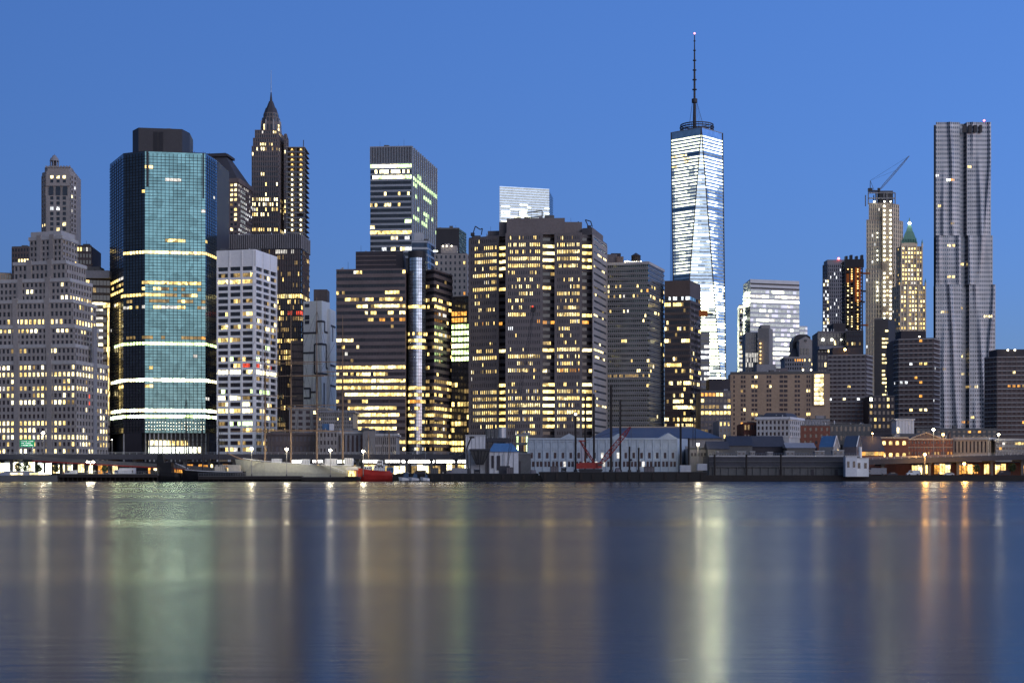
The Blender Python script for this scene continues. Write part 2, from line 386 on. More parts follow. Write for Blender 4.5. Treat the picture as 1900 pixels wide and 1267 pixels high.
def simple_block(name, label, cat, ch, yt, D, mat, nf=0, nb=(), yb=850, pf=.35, sf=.4, dp=.3, lit=None, ribbon=False, cap=60, back=None, glass='glass', mull=None, par=None, ytop_gap=0, span=None, ends=0., group=None, fin=True, mw=.12):
    ch = CH(*ch)
    b = Thing(name, label, cat, base_of(ch), group)
    z1 = Zp(yt, D); body(b, ch, GZ, z1, mat, back)
    if nf:
        for k in range(len(ch)-1):
            if nb[k]: facade(b, ch[k], ch[k+1], max(GZ+1, Zp(yb, D)), z1-ytop_gap*D/FP-.8, nf, nb[k], pf, sf, dp, mat, span, lit, ribbon, mull, glass=glass, fid=k, ends=ends, mw=mw)
    if par: parapet(b, ch, z1-.6, z1+.9, par, back=back)
    elif D < 1100 and yt > 300 and len(ch) < 4:          # vents, plant boxes and aerials on the roof
        A, B = Vector(ch[0]), Vector(ch[1]); L = (B-A).length; n = int(2+L/9)
        b.mb('parapet').slab(A, B, z1-.5, z1+.45, -.25, .12, 'concrete_dark')
        for i in range(n):
            p = A+(B-A)*(.06+.88*rnd(label, i)); y = p.y+1.5+3*rnd(label, i, 'y'); r = rnd(label, i, 'k'); h = .7+1.5*rnd(label, i, 'h')
            if r < .4: w_ = .6+1.4*rnd(label, i, 'w'); b.mb('plant_box').box(p.x-w_, p.x+w_, y, y+2, z1-.05, z1+h, 'concrete_dark' if r < .2 else 'stone_grey')
            elif r < .75: b.mb('roof_vent').cyl(p.x, y, z1-.05, z1+h, .3, .3, 'aluminium', 6)
            else: b.mb('aerial').bar((p.x, y, z1-.05), (p.x, y, z1+h*2.2), .09, 'dark_metal', 4)
    if fin: b.done(cap)
    return b
simple_block('brown_block', 'dark brown block peeking out on the left of the stepped stone tower', 'building', [(22, 900), (54, 898)], 459, 900, 'brick_brown', 14, (6,), 600, .4, .4, lit=Lit([(481, .7, 30, 52, 'lw')], .05, 'ly', 900, 31), cap=40)
simple_block('brown_block', 'dark brown block on the right of the stepped stone tower, under its setbacks', 'building', [(136, 900), (170, 902)], 456, 900, 'brick_brown', 12, (6,), 600, .4, .4, lit=Lit([(458, .5), (475, .6, 128, 142)], .04, 'ly', 900, 32), cap=40)
simple_block('tan_block', 'low tan block at the left edge behind the stepped tower', 'building', [(-40, 900), (21, 905)], 508, 905, 'stone_warm', 10, (12,), 640, .4, .4, cap=30)
def ledge_building():
    D = 862
    b = simple_block('ledge_building', 'dark narrow building with white lit floor ledges and a light strip beside the teal tower', 'building', [(153, D), (204, D+4)], 503, D, 'dark_wall', 24, (8,), 835, .12, .35, lit=Lit([], .16, 'ly lw', D, 41), fin=False)
    plain_box(b, 'cornice', 153, 203, 502, 516, D-.8, 20, 'stone_grey'); plain_box(b, 'penthouse', 165, 185, 495, 503, D+6, 10, 'concrete_dark')
    for i, y in enumerate((561, 573, 588, 600, 611, 624, 637, 650, 661)):
        plain_box(b, 'lit_ledge', 168+i*1.2, 190, y, y+4.5, D-1.4, 1.2, 'lpw' if i % 3 else 'lwc')
    plain_box(b, 'edge_glimmer', 199.4, 201.6, 572, 770, D-2.2, 1, 'ly')  # glimmer on the teal tower's edge, put in as a glowing strip
    b.done(60)
ledge_building()

def teal_tower():
    D = 835
    b = Thing('teal_glass_tower', 'tall teal mirror glass tower with chamfered corners and dark rooftop box', 'skyscraper', (*P(310, 860), GZ))
    H = 175.
    ch = CH((204, 872), (229, 842), (269, 835), (381, 841), (402, 860))
    f = list(ch)+[(ch[4][0]+.5, 895), (P(370, 920)[0], 920), (P(250, 915)[0], 915), (ch[0][0]+.3, 900)]
    zb = Zp(803, D)
    b.mb('wall').prism(f, zb, H, 'dark_metal')
    nf = 46; z0 = zb; fh = (H-1.2-z0)/nf
    bright = [(466, .99, 229, 385, 'lw ly lw'), (466, .8, 385, 402, 'ly'), (443, .85, 308, 346, 'ly'), (335, .8, 308, 338, 'lpw'), (306, .5, 335, 345, 'lc'), (313, .6, 366, 377, 'lc'),
              (519, .85, 262, 375, 'ly'), (519, .55, 204, 228, 'ly'), (531, .5, 262, 372, 'ly ld'), (545, .97, 225, 270, 'ly'), (545, .75, 271, 365, 'ly'), (558, .5, 204, 380, 'ld ly'), (571, .35, 204, 380),
              (500, .5, 204, 228, 'ly'), (512, .6, 204, 228), (535, .9, 204, 228), (598, .5, 236, 262, 'ly'), (626, .55, 232, 382, 'ld lo'), (638, .98, 210, 402, 'lg'),
              (705, 1., 200, 402, 'lband lwc lband'), (719, .6, 204, 240, 'ly'), (719, .4, 268, 300, 'ly'), (757, .97, 205, 402, 'lwc lband'), (771, 1., 200, 402, 'lband lband lg'), (655, .08)]
    lit = Lit(bright, .012, 'lpw ly', D, 51, 2)
    sp = [('glass_dim_reflection', 6), ('glass_dim_reflection', 7), ('glass_teal', 15), ('glass_steelblue', 6)]  # side faces: their dimmer reflections are put into a darker glass colour
    for k in range(4):
        g, nb = sp[k]
        facade(b, ch[k], ch[k+1], z0, H-1.2, nf, nb, 0, .45, .25, 'dark_metal', g, lit, True, mull=.30, mw=.26, glass=g, fid=k, sd=.10)
        for i in range(nf*2): z = z0+fh*(i//2+(.45 if i % 2 else 0)); b.mb('mullion').slab(ch[k], ch[k+1], z-.10, z+.10, -.02, .29, 'mullion_dark')
    # slots at the upper corners of the teal face
    for px, w, ya, yb in ((273.5, 4, 283, 350), (377, 3, 292, 368)):
        mb = MB(); p = P(px-w/2, D); q = P(px+w/2, D); A = Vector(ch[2]); B = Vector(ch[3]); L = (B-A).length; u = (B-A)/L
        t = (px-269)/112*L; mb.slab(A+u*(t-w*.145), A+u*(t+w*.145), Zp(yb, 840), H-.5, .0, .6, 'black_metal'); b.part('corner_slot', mb)
    # lobby: columns and lit hall
    mb = MB(); mb.prism([(x*.995+.5, y+3) for x, y in f], GZ, zb, 'dark_metal'); b.part('lobby_core', mb)
    for k, nbk, mat in ((1, 5, 'glass_dim_reflection'), (2, 14, 'lwc')):
        A, B = Vector(ch[k]), Vector(ch[k+1]); u = (B-A).normalized(); nn = Vector((u.y, -u.x))
        for j in range(nbk+1):
            p = A+(B-A)*j/nbk; b.mb('lobby_column').cyl(p.x, p.y+1, GZ, zb, .45, .45, 'aluminium', 8)
    A, B = Vector(ch[2])+Vector((1.5, 2.2)), Vector(ch[3])+Vector((-1.5, 2.2))
    for j in range(8):
        p = A+(B-A)*j/8; q = A+(B-A)*(j+.94)/8
        mb = MB(); mb.face([(p.x, p.y, Zp(840, D)), (q.x, q.y, Zp(840, D)), (q.x, q.y, Zp(829, D)), (p.x, p.y, Zp(829, D))], 'lhot' if j < 7 else 'lwc'); b.part('lobby_window', mb)
        if j < 6:
            mb = MB(); mb.face([(p.x, p.y, Zp(826, D)), (q.x, q.y, Zp(826, D)), (q.x, q.y, Zp(817, D)), (p.x, p.y, Zp(817, D))], 'lwc' if j < 3 else 'ly'); b.part('lobby_window', mb)
    mb = MB(); A, B = Vector(ch[1]), Vector(ch[2]); mb.slab(A+Vector((1, 0)), B-Vector((2, 0)), GZ, zb, -.5, .25, 'glass_dim_reflection'); b.part('lobby_wall', mb)
    for r in range(3):                                        # string of small lights under the curtain wall
        for j in range(22):
            p = Vector(ch[2])+(Vector(ch[3])-Vector(ch[2]))*(j+.5)/22; b.mb('light_string').ball((p.x, p.y-.5, Zp(783+r*6+rnd(r, j)*2, D)), .16, 'bulb_small', 5)
    # roof box
    c2 = CH((246, 866), (257, 858), (338, 862), (352, 872)); z = Zp(240, 862)
    b.mb('penthouse').prism(footprint(c2, 18), H-.2, z, 'dark_metal'); A, B = c2[1], c2[2]
    b.mb('penthouse').slab(A, B, H+1.8, H+2.6, -.05, .3, 'black_metal')
    for t in (.34, .46): 
        p = Vector(A)+(Vector(B)-Vector(A))*t; b.mb('penthouse').slab(p, p+Vector((2.4, 0)), H+4, z-2, -.05, .2, 'black_metal')
    for px in (297.5, 300.8, 311, 315.5): x, y = P(px, 868); b.mb('cooling_unit').cyl(x, y, z-.1, z+1.6, .75, .75, 'stone_grey', 10)
    for px in (272, 284): x, y = P(px, 868); b.mb('cooling_unit').cyl(x, y, z-.1, z+.6, .5, .5, 'stone_grey', 8)
    x, y = P(283, 850); mb = MB(); mb.cyl(x, y, H, H+1.6, .1, .1, 'dark_metal', 5); mb.ball((x, y, H+1.9), .5, 'bulb_small'); b.part('roof_lamp', mb)
    b.done(230)
teal_tower()

def mansard_tower():
    D = 1060
    b = Thing('mansard_tower', 'tower with big dark sloping pyramid roof and bulging lit bays', 'skyscraper', (*P(420, D+30), GZ))
    ch = CH((340, D+8), (441, D), (467, D+34)); zt = Zp(338, D)
    body(b, ch, GZ, zt, 'granite_brown')
    lit = Lit([(343, .95), (352, .95), (361, .9), (370, .8), (379, .6)], .3, 'ly lw', D, 61, 1)
    facade(b, ch[0], ch[1], Zp(560, D), zt-1, 24, 14, .3, .45, .6, 'granite_brown', lit=lit, fid=0)
    facade(b, ch[1], ch[2], Zp(560, D), zt-1, 24, 8, .3, .45, .6, 'granite_brown', lit=Lit([], .55, 'lpw lc', D, 62, 1), fid=1)
    A = Vector(ch[1]); B = Vector(ch[2]); u = (B-A).normalized(); L = (B-A).length
    mb = MB(); mb.slab(A+u*L*.22, A+u*L*.5, Zp(440, D), Zp(345, D), .0, .5, 'lpale'); b.part('bay_window', mb)
    for i in range(12): b.mb('mullion').slab(A+u*L*.22, A+u*L*.5, Zp(440-i*8, D)-.25, Zp(440-i*8, D)+.25, .5, .6, 'mullion_dark')
    # cornice, sloping roof, flat cap
    f = footprint(ch); cx = sum(p[0] for p in f)/4; cy = sum(p[1] for p in f)/4
    def sc_(k, z): return [(cx+(x-cx)*k, cy+(y-cy)*k, z) for x, y in f]
    b.mb('cornice').loft(sc_(1.05, zt-.5), sc_(1.05, zt+2.6), 'granite_brown')
    r = b.mb('roof'); zr = Zp(284, D); r.loft(sc_(.98, zt+2.6), sc_(.42, zr), 'slate_roof', False)
    r.loft(sc_(.50, zr), sc_(.50, zr+1.6), 'slate_roof'); r.loft(sc_(.44, zr+1.6), sc_(.40, zr+2.6), 'dark_metal')
    for k in range(9):
        x, y = P(357+k*4, D+20); r.bar((x, y, zr+1), (x, y, zr+3.5+2*rnd('mt', k)), .12, 'dark_metal')
    b.done(90)
mansard_tower()

def spire_tower():
    D = 1108
    b = Thing('spire_tower', 'slender dark stone tower tapering in steps to a pointed spire and thin mast', 'skyscraper', (*P(502, D+20), GZ))
    lit = Lit([(247, .6, 500, 522, 'lw'), (268, .6, 480, 505, 'lw'), (279, .3), (324, .4, 485, 495, 'lw'), (345, .3, 485, 500, 'ly'), (372, .55), (382, .5), (391, .55, 0, 999, 'ly lw'), (401, .5), (430, .7)], .04, 'lw lwc ly', D, 71, 1)
    def tier(px0, px1, pxs, yb, yt, dd, nb, nb2, fid):
        ch = CH((px0, D+dd), (px1, D+dd), (pxs, D+dd+24-dd)); z0, z1 = Zp(yb, D), Zp(yt, D)
        body(b, ch, z0 if yb < 800 else GZ, z1, 'granite_mid')
        zz = max(z0, Zp(470, D)); nf = max(2, round((z1-zz-.6)/3.5))
        facade(b, ch[0], ch[1], zz, z1-.6, nf, nb, .5, .35, .5, 'granite_mid', 'brick_brown', lit=lit, fid=fid)
        facade(b, ch[1], ch[2], zz, z1-.6, nf, nb2, .5, .35, .5, 'granite_mid', 'brick_brown', lit=lit, fid=fid+1)
        return ch
    tier(467, 516, 529, 880, 272, 0, 12, 5, 0); tier(469.5, 515, 527.5, 272.5, 256, 1, 11, 5, 2); tier(473, 514, 526, 256.5, 240, 3, 10, 5, 4)
    # crown: octagons getting smaller
    w = b.mb('crown'); cx, cy = P(503, D+14)
    def octo(r, z): return [(cx+r*math.cos(math.pi/8+i*math.pi/4), cy+r*math.sin(math.pi/8+i*math.pi/4), z) for i in range(8)]
    st = [(240, 7.6), (222, 7.4), (221.5, 6.8), (212, 6.5), (211.5, 5.7), (203, 5.4)]
    for a, c in zip(st[::2], st[1::2]): w.loft(octo(a[1], Zp(a[0], D)-.3), octo(c[1], Zp(c[0], D)), 'granite_mid')
    for i in range(8):
        a = i*math.pi/4+math.pi/8; w.bar((cx+7.5*math.cos(a), cy+7.5*math.sin(a), Zp(241, D)), (cx+6.9*math.cos(a), cy+6.9*math.sin(a), Zp(217, D)), .55, 'ledge_pale', 4)
    for i in range(8):
        for k, (r, ya, yb) in enumerate(((7.5, 238, 226), (6.8, 220, 213), (5.6, 210, 205))):
            a = i*math.pi/4+math.pi/4; t = Vector((-math.sin(a), math.cos(a))); c = Vector((cx+r*.955*math.cos(a), cy+r*.955*math.sin(a)))
            for sgn in (-.5, .5):
                q0 = c+t*(sgn*r*.36-.55); q1 = c+t*(sgn*r*.36+.55)
                m = 'lw' if rnd('cr', i, k, sgn) < .16 else 'glass'
                b.wins.append(dict(c=(c.x, c.y, Zp(ya, D)), lit=m == 'lw', k=0, key=None, q=[(((q0.x, q0.y, Zp(ya, D)), (q1.x, q1.y, Zp(ya, D)), (q1.x, q1.y, Zp(yb, D)), (q0.x, q0.y, Zp(yb, D))), m)]))
    s = b.mb('spire'); s.loft(octo(5.2, Zp(203, D)), octo(3.9, Zp(193, D)), 'slate_roof'); s.loft(octo(3.4, Zp(193, D)), octo(1.5, Zp(180, D)), 'slate_roof'); s.loft(octo(1.0, Zp(180, D)), octo(.35, Zp(163, D)), 'slate_roof')
    for i in range(4): a = i*math.pi/2+.4; s.bar((cx+3.9*math.cos(a), cy+3.9*math.sin(a), Zp(203, D)), (cx+3.7*math.cos(a), cy+3.7*math.sin(a), Zp(196, D)), .5, 'slate_roof', 4, .1)
    m = b.mb('mast'); m.bar((cx, cy, Zp(164, D)), (cx, cy, Zp(121, D)), .28, 'aluminium', 6, .12)
    tier(527, 531, 534.5, 880, 247, 6, 1, 1, 8)
    x, y = P(530, D+10); b.mb('wall').cyl(x, y, Zp(247, D), Zp(243, D), 1.4, .8, 'granite_mid', 8)
    b.done(80)
spire_tower()

def balcony_tower():
    D = 1060
    b = Thing('balcony_tower', 'open floored tower with a warm lamp at every balcony and a roof mast', 'skyscraper', (*P(549, D+10), GZ))
    p0, p1 = P(531, D), P(566, D); z1 = Zp(273, D)
    b.mb('core').prism([(p0[0]+.6, D+4), (p1[0]-2, D+4), (p1[0]-2, D+24), (p0[0]+.6, D+24)], GZ, z1, 'dark_wall')
    n = 36; fh = 9.35*D/FP
    for i in range(n):
        z = z1-i*fh; mb = MB(); mb.box(p0[0], p1[0], D-.6, D+24, z-.45, z, 'concrete'); b.part('floor_slab', mb)
        mb = MB(); mb.box(p0[0], p1[0], D-.5, D-.4, z, z+.6, 'glass_blue'); b.part('balustrade', mb) if i else None
        for px in (541, 557):
            if rnd('bl', i, px) < .93 and i < 20:
                col = 'lwarmhot' if rnd('bc', i//5, px) < .55 else 'lhot'
                x = P(px, D)[0]; mb = MB(); mb.box(x-1.2, x+1.2, D+3.6, D+3.95, z-fh+1.1, z-.8, 'ld'); mb.ball((x, D+2.6, z-1.1), .5, col, 6); b.part('balcony_lamp', mb)
    for px in (532.5, 549, 564.5): x = P(px, D)[0]; b.mb('column').box(x-.5, x+.5, D-.2, D+.6, GZ, z1, 'concrete_dark')
    x = P(562.5, D)[0]; b.mb('mast').bar((x, D+2, z1), (x, D+2, Zp(259, D)), .3, 'dark_metal', 5)
    b.done()
balcony_tower()

def striped_crown_tower():
    D = 925
    b = Thing('striped_crown_tower', 'black tower with fine vertical fins and a louvred top storey behind the white grid tower', 'skyscraper', (*P(490, D+15), GZ))
    ch = CH((419, D+4), (559, D), (574, D+26)); z1 = Zp(435, D)
    body(b, ch, GZ, z1, 'black_metal', cap='dark_metal')
    zc = Zp(463, D)
    lit = Lit([(466, .6, 512, 560, 'lpw'), (473, .2), (546, .98, 512, 574, 'ly lw'), (558, .4), (570, .35, 0, 999, 'ly'), (578, .3, 0, 999, 'ly lr'), (588, .5, 512, 574, 'lg'), (595, .5), (608, .5), (616, .4), (628, .5), (648, .4), (660, .35), (672, .4), (700, .35), (712, .3), (760, .6), (790, .9, 512, 530)], .2, 'ld ld ly', D, 81, 2)
    for k, nb in ((0, 44), (1, 6)):
        facade(b, ch[k], ch[k+1], Zp(815, D), zc, 34, nb, 0, .3, .3, 'dark_metal', 'black_metal', lit, True, mull=.6, mw=.42, glass='glass', fid=k, mcol='brick_brown')
        A, B = Vector(ch[k]), Vector(ch[k+1]); u = (B-A).normalized(); L = (B-A).length; nfin = 40 if k == 0 else 5
        for j in range(nfin+1): p = A+u*L*j/nfin; b.mb('louvre').slab(p-u*.22, p+u*.22, zc+.5, z1+.4, -.05, .6, 'stone_grey')
    clutter_roof(b, ch[0], ch[1], z1, 'sc', 12); b.mb('cornice').slab(ch[0], ch[1], zc, zc+.7, -.05, .7, 'dark_metal'); b.mb('cornice').slab(ch[1], ch[2], zc, zc+.7, -.05, .68, 'dark_metal')
    A, B = Vector(ch[1]), Vector(ch[2]); u = (B-A).normalized()
    # illegible white strokes of the vertical sign on the corner
    for i in range(9):
        z = Zp(560+i*3.4, D); w = .5+1.0*rnd('sg', i)
        b.mb('sign_stroke').slab(A+u*8, A+u*(8+2.2*w), z-.4, z+.1, .6, .75, 'lpw')
        b.mb('sign_stroke').slab(A+u*(8+2*rnd('sh', i)), A+u*(8.4+2*rnd('sh', i)), z-.9, z-.42, .6, .75, 'lpw')
    # dark annex lower right
    ch2 = CH((539, 905), (566, 905)); b.mb('annex').prism(footprint(ch2, 15), GZ, Zp(632, 905), 'brick_brown')
    for i in range(9): b.mb('annex').slab(ch2[0], ch2[1], Zp(640+i*13, 905), Zp(638+i*13, 905), -.05, .2, 'dark_wall')
    b.done(100)
striped_crown_tower()

def white_grid_tower():
    D = 800
    b = Thing('white_grid_tower', 'white concrete grid tower with dark wide windows and a blank white top', 'skyscraper', (*P(455, D+12), GZ))
    ch = CH((403, D+2), (472, D-4), (512, D+24)); z1 = Zp(466, D)
    body(b, ch, Zp(806, D), z1, 'white_concrete', cap='concrete')
    z0, zt = Zp(842, D), Zp(496, D); nf = 29
    lit = Lit([(501, .5, 425, 450, 'ly'), (513, .97, 0, 474, 'ly'), (513, .5), (524, .97, 0, 474, 'ly lw'), (562, .4), (584, .6, 0, 470, 'ly'), (595, .3), (607, .97, 0, 470, 'ly lo ly'), (607, .5), (630, .3), (645, .2, 490, 512, 'lg'),
               (664, .4, 0, 999, 'ld ly lg'), (676, .35, 0, 999, 'ly lr'), (690, .85, 0, 452, 'lwc'), (690, .5, 452, 470), (690, .8, 473, 512, 'lwc'), (724, .3, 0, 999, 'lg'), (736, .6, 0, 445, 'lwc'), (748, .35), (760, .85, 0, 470, 'ly lwc'), (772, .25), (783, .6, 420, 470, 'lg'), (796, .2), (820, .2), (832, .45, 0, 470, 'ly')],
              .10, 'ly ld lw', D, 91, 2)
    for k, nb in ((0, 3), (1, 3)):
        A, B = Vector(ch[k]), Vector(ch[k+1])
        facade(b, A, B, z0, zt, nf, nb*3, 0, .38, .55, 'white_concrete', None, lit, True, glass='glass', fid=k, mull=.25, mw=.12)
        u = (B-A).normalized(); L = (B-A).length
        for j in range(nb+1):
            p = A+u*L*j/nb; w = .55 if 0 < j < nb else .7
            b.mb('wall').slab(p-u*(w if j else 0.0), p+u*(w if j < nb else 0.0), z0, z1-.1, -.06, .75, 'white_concrete')
            b.mb('column').slab(p-u*(w if j else -.1), p+u*(w if j < nb else -.1), GZ, z0+.4, -.3, .7, 'white_concrete')
        b.mb('wall').slab(A, B, zt, z1+.3, -.06, .62 if k else .6, 'white_concrete')
        for j in range(1, nb): p = A+u*L*j/nb; b.mb('mullion').slab(p-u*.08, p+u*.08, zt, z1, .5, .80, 'stone_grey')
    clutter_roof(b, ch[0], ch[1], z1, 'wg', 7); mb = MB(); mb.prism(footprint(CH((406, D+6), (470, D+4), (504, D+20))), GZ, Zp(806, D)+.2, 'stone_warm'); b.part('lobby_core', mb)
    b.done(100)
white_grid_tower()

def maze_building():
    D = 900
    b = Thing('maze_patterned_building', 'windowless pale building with dark meandering line bands on its walls', 'building', (*P(593, D+10), GZ))
    ch = CH((563, D+4), (597, D), (612, D+10)); z1 = Zp(558, D)
    body(b, ch, GZ, z1, 'pale_blue_paint'); ch2 = CH((600, D+8), (613, D+6), (623, D+20)); body(b, ch2, GZ, Zp(571, D), 'pale_blue_paint')
    plain_box(b, 'penthouse', 582, 607, 537, 559, D+5, 12, 'brick_brown')
    A, B, C = Vector(ch[0]), Vector(ch[1]), Vector(ch[2]); C2, D2 = Vector(ch2[1]), Vector(ch2[2])
    def pt(px):
        if px <= 597: return A+(B-A)*((px-563)/34), (B-A).normalized()
        if px <= 612: return B+(C-B)*((px-597)/15), (C-B).normalized()
        return C2+(D2-C2)*((px-613)/10), (D2-C2).normalized()
    def hl(x0, x1, y, s=1.7):
        for a, c in ((max(x0, 563), min(x1, 597)), (max(x0, 597.01), min(x1, 612)), (max(x0, 613), min(x1, 623))):
            if c > a: p, u = pt(a); q, _ = pt(c); b.mb('band').slab(p, q, Zp(y+s, D), Zp(y-s, D), -.05, .25, 'slate_roof')
    def vl(x, y0, y1, s=1.5):
        p, u = pt(x); b.mb('band').slab(p-u*.5, p+u*.5, Zp(y1, D), Zp(y0, D), -.05, .27, 'slate_roof')
    hl(563, 589, 617); vl(588, 596, 617); hl(588, 602, 596); vl(602, 596, 615); hl(602, 612, 615); hl(614, 622, 602); vl(617, 602, 631)
    hl(563, 584, 654); vl(584, 638, 693); hl(584, 605, 638); vl(605, 638, 682); hl(605, 609, 682); vl(609, 675, 682); hl(609, 622, 676)
    hl(584, 611, 693); vl(610, 693, 714); hl(610, 622, 714); vl(576, 720, 738); hl(564, 576, 720); hl(564, 576, 738); hl(576, 586, 727); vl(601, 710, 755)
    for y, s in ((566, 3), (588, 4), (597, 3)): hl(566, 574, y, s)
    b.done()
maze_building()
# ================================================================== CENTRE
def ribbon_office():
    D = 800
    b = Thing('ribbon_window_office', 'dark granite office block with ribbon windows and a curved glass corner', 'office building', (*P(730, D+20), GZ))
    ch = CH((624, D+4), (752, D)); z1 = Zp(499, D)
    b.mb('wall').prism([ch[0], ch[1], (ch[1][0], D+45), (ch[0][0]+1, D+45)], GZ, z1, 'granite_brown', 'concrete_dark')
    lit = Lit([(542, .7, 715, 740, 'ly'), (530, .3, 735, 745), (555, .6, 640, 755, 'ly'), (568, .5, 635, 755), (581, .3), (593, .3, 640, 760, 'lo ly'), (606, .05), (631, .9, 624, 657, 'lw ly'), (631, .6, 705, 722), (643, .15),
               (680, .85, 624, 755), (693, .4), (706, .9, 624, 760), (718, .95, 624, 760), (731, .95, 640, 760), (743, .1), (756, .95, 645, 735), (769, .95, 650, 735), (781, .9, 650, 735), (794, .85, 650, 735), (806, .5, 650, 740), (819, .4), (832, .3)], .06, 'ly ly lw', D, 101, 3)
    nf = 27; z0 = Zp(842, D); zt = z1-.6
    facade(b, ch[0], ch[1], z0, zt, nf, 24, 0, .52, .4, 'granite_brown', None, lit, True, glass='glass_brown', fid=0, mull=.2, mstep=1)
    # upper setback
    c2 = CH((660, D+14), (735, D+12), (748, D+12)); z2 = Zp(466, D+12)
    b.mb('upper_storey').prism(footprint(c2, 26), z1-.2, z2, 'dark_wall', 'concrete_dark')
    for i in range(4): b.mb('upper_storey').slab(c2[0], c2[1], z1+1.2+i*2.3, z1+1.7+i*2.3, -.05, .2, 'granite_brown')
    clutter_roof(b, c2[0], c2[1], z2, 'ro', 9); clutter_roof(b, ch[0], P(658, D+3), z1, 'rp', 4)
    # glass half cylinder
    cx, cy = P(774, D+10); r = 16.*D/FP; n = 14; zc = Zp(463, D)
    pts = [(cx+r*math.cos(math.pi+math.pi*i/n), cy-2+r*math.sin(math.pi+math.pi*i/n)) for i in range(n+1)]
    poly = pts+[(pts[-1][0], cy+20), (pts[0][0], cy+20)]
    b.mb('curved_core').prism(poly, GZ, zc, 'dark_metal')
    fh = (zt-z0)/nf
    lit2 = Lit([(568, .9, 0, 999, 'ly'), (617, .7), (630, .95, 0, 999, 'ly lw'), (643, .8), (720, .95), (732, .7), (744, .9, 0, 999, 'ly lo'), (756, .4), (769, .6), (781, .6), (794, .6), (806, .6), (819, .95), (832, .3)], .03, 'ly', D, 102, 3)
    i = 0
    while z0+(i+1)*fh < zc-1:
        za, zb = z0+i*fh, z0+(i+1)*fh; q = []; al = False
        for j in range(n):
            a = Vector(pts[j]); c = Vector(pts[j+1]); d = ((a+c)/2-Vector((cx, cy-2))).normalized()*.12; a = a+d; c = c+d
            for kk in range(2):
                e0, e1 = (za, za+fh*.5) if kk == 0 else (za+fh*.5, zb)
                m = lit2(PX(*((a+c)/2)), (za+zb)/2, fh, i, j, 5) if kk else None; al = al or bool(m)
                q.append((((a.x, a.y, e0), (c.x, c.y, e0), (c.x, c.y, e1), (a.x, a.y, e1)), m or 'glass_silver'))
        b.wins.append(dict(c=(cx, cy-r, (za+zb)/2), q=q, lit=True, k=0, key=None)); 
        for e in (za, za+fh*.5):
            ring = [Vector(p)+(Vector(p)-Vector((cx, cy-2))).normalized()*.2 for p in pts]
            for j in range(n): b.mb('mullion').bar((*ring[j], e), (*ring[j+1], e), .10, 'mullion_dark', 4)
        i += 1
    for j in range(0, n+1):
        p = Vector(pts[j]); d = (p-Vector((cx, cy-2))).normalized()*.2; p = p+d; b.mb('mullion').bar((*p, GZ), (*p, zc), .08, 'mullion_dark', 4)
    # right wing, receding
    ch3 = CH((789, D+14), (806, D+8), (839, D+34)); z3 = Zp(500, D+8)
    b.mb('wing').prism(footprint(ch3), GZ, z3, 'granite_brown', 'concrete_dark')
    lit3 = Lit([(553, .5, 805, 830, 'lo ly'), (568, .5), (581, .5, 810, 838, 'lpw'), (530, .3), (547, .4), (617, .4), (630, .5), (643, .4), (702, .6), (708, .8, 818, 840), (720, .6), (732, .6), (756, .9), (769, .98, 795, 840), (781, .6), (794, .7), (806, .7), (819, .98), (832, .2)], .12, 'ly ly ld', D, 103, 2)
    facade(b, ch3[0], ch3[1], z0, z3-.6, nf, 4, 0, .52, .4, 'granite_brown', None, lit3, True, glass='glass_brown', fid=11, mull=.2)
    facade(b, ch3[1], ch3[2], z0, z3-.6, nf, 9, 0, .52, .4, 'granite_brown', None, lit3, True, glass='glass_brown', fid=12, mull=.2)
    b.done(110)
ribbon_office()

def slab_tower():
    D = 1180
    b = Thing('aluminium_slab_tower', 'tall slab tower with silver storey stripes and fins down its long side', 'skyscraper', (*P(745, D+40), GZ))
    ch = CH((687, D), (764, D-3), (809, 1262)); z1 = Zp(274, D)
    body(b, ch, GZ, z1, 'dark_metal')
    zt = Zp(306, D); z0 = Zp(480, D); nf = 17
    lit = Lit([(311, .92, 0, 999, 'lg lwc'), (323, .55, 695, 755, 'lwc'), (333, .97, 692, 999, 'lg lwc'), (359, .2, 740, 755, 'ly'), (369, .2, 738, 748, 'ly'), (378, .3, 0, 999, 'ly lw'), (412, .95, 750, 790, 'lg'), (431, .98, 0, 765, 'ly'), (459, .4)], .05, 'lw lc', D, 111, 3)
    facade(b, ch[0], ch[1], z0, zt, nf, 18, 0, .38, .35, 'aluminium', None, lit, True, glass='glass', fid=0, mull=.1, mw=.1)
    lit2 = Lit([(318, .7, 768, 778, 'lg'), (333, .5), (352, .9, 783, 800, 'lg'), (378, .25), (397, .4), (450, .8, 780, 809, 'lwc')], .05, 'lg', D, 112, 2)
    facade(b, ch[1], ch[2], z0, zt, nf, 12, 0, .30, .3, 'aluminium', 'glass_steelblue', lit2, True, glass='glass_blue', fid=1)
    for k, nb in ((0, 26), (1, 12)):
        A, B = Vector(ch[k]), Vector(ch[k+1]); u = (B-A).normalized(); L = (B-A).length
        for j in range(nb+1):
            p = A+u*L*j/nb; w = .22 if k == 0 else .75
            b.mb('fin').slab(p-u*w, p+u*w, zt if k == 0 else z0, z1+.3, -.05, .5 if k == 0 else 1.1, 'aluminium')
    b.mb('wall').slab(ch[0], ch[1], z1-.3, z1+.6, -.05, .65, 'steel_bright'); clutter_roof(b, ch[0], ch[1], z1+.2, 'st', 7)
    b.done(60)
slab_tower()
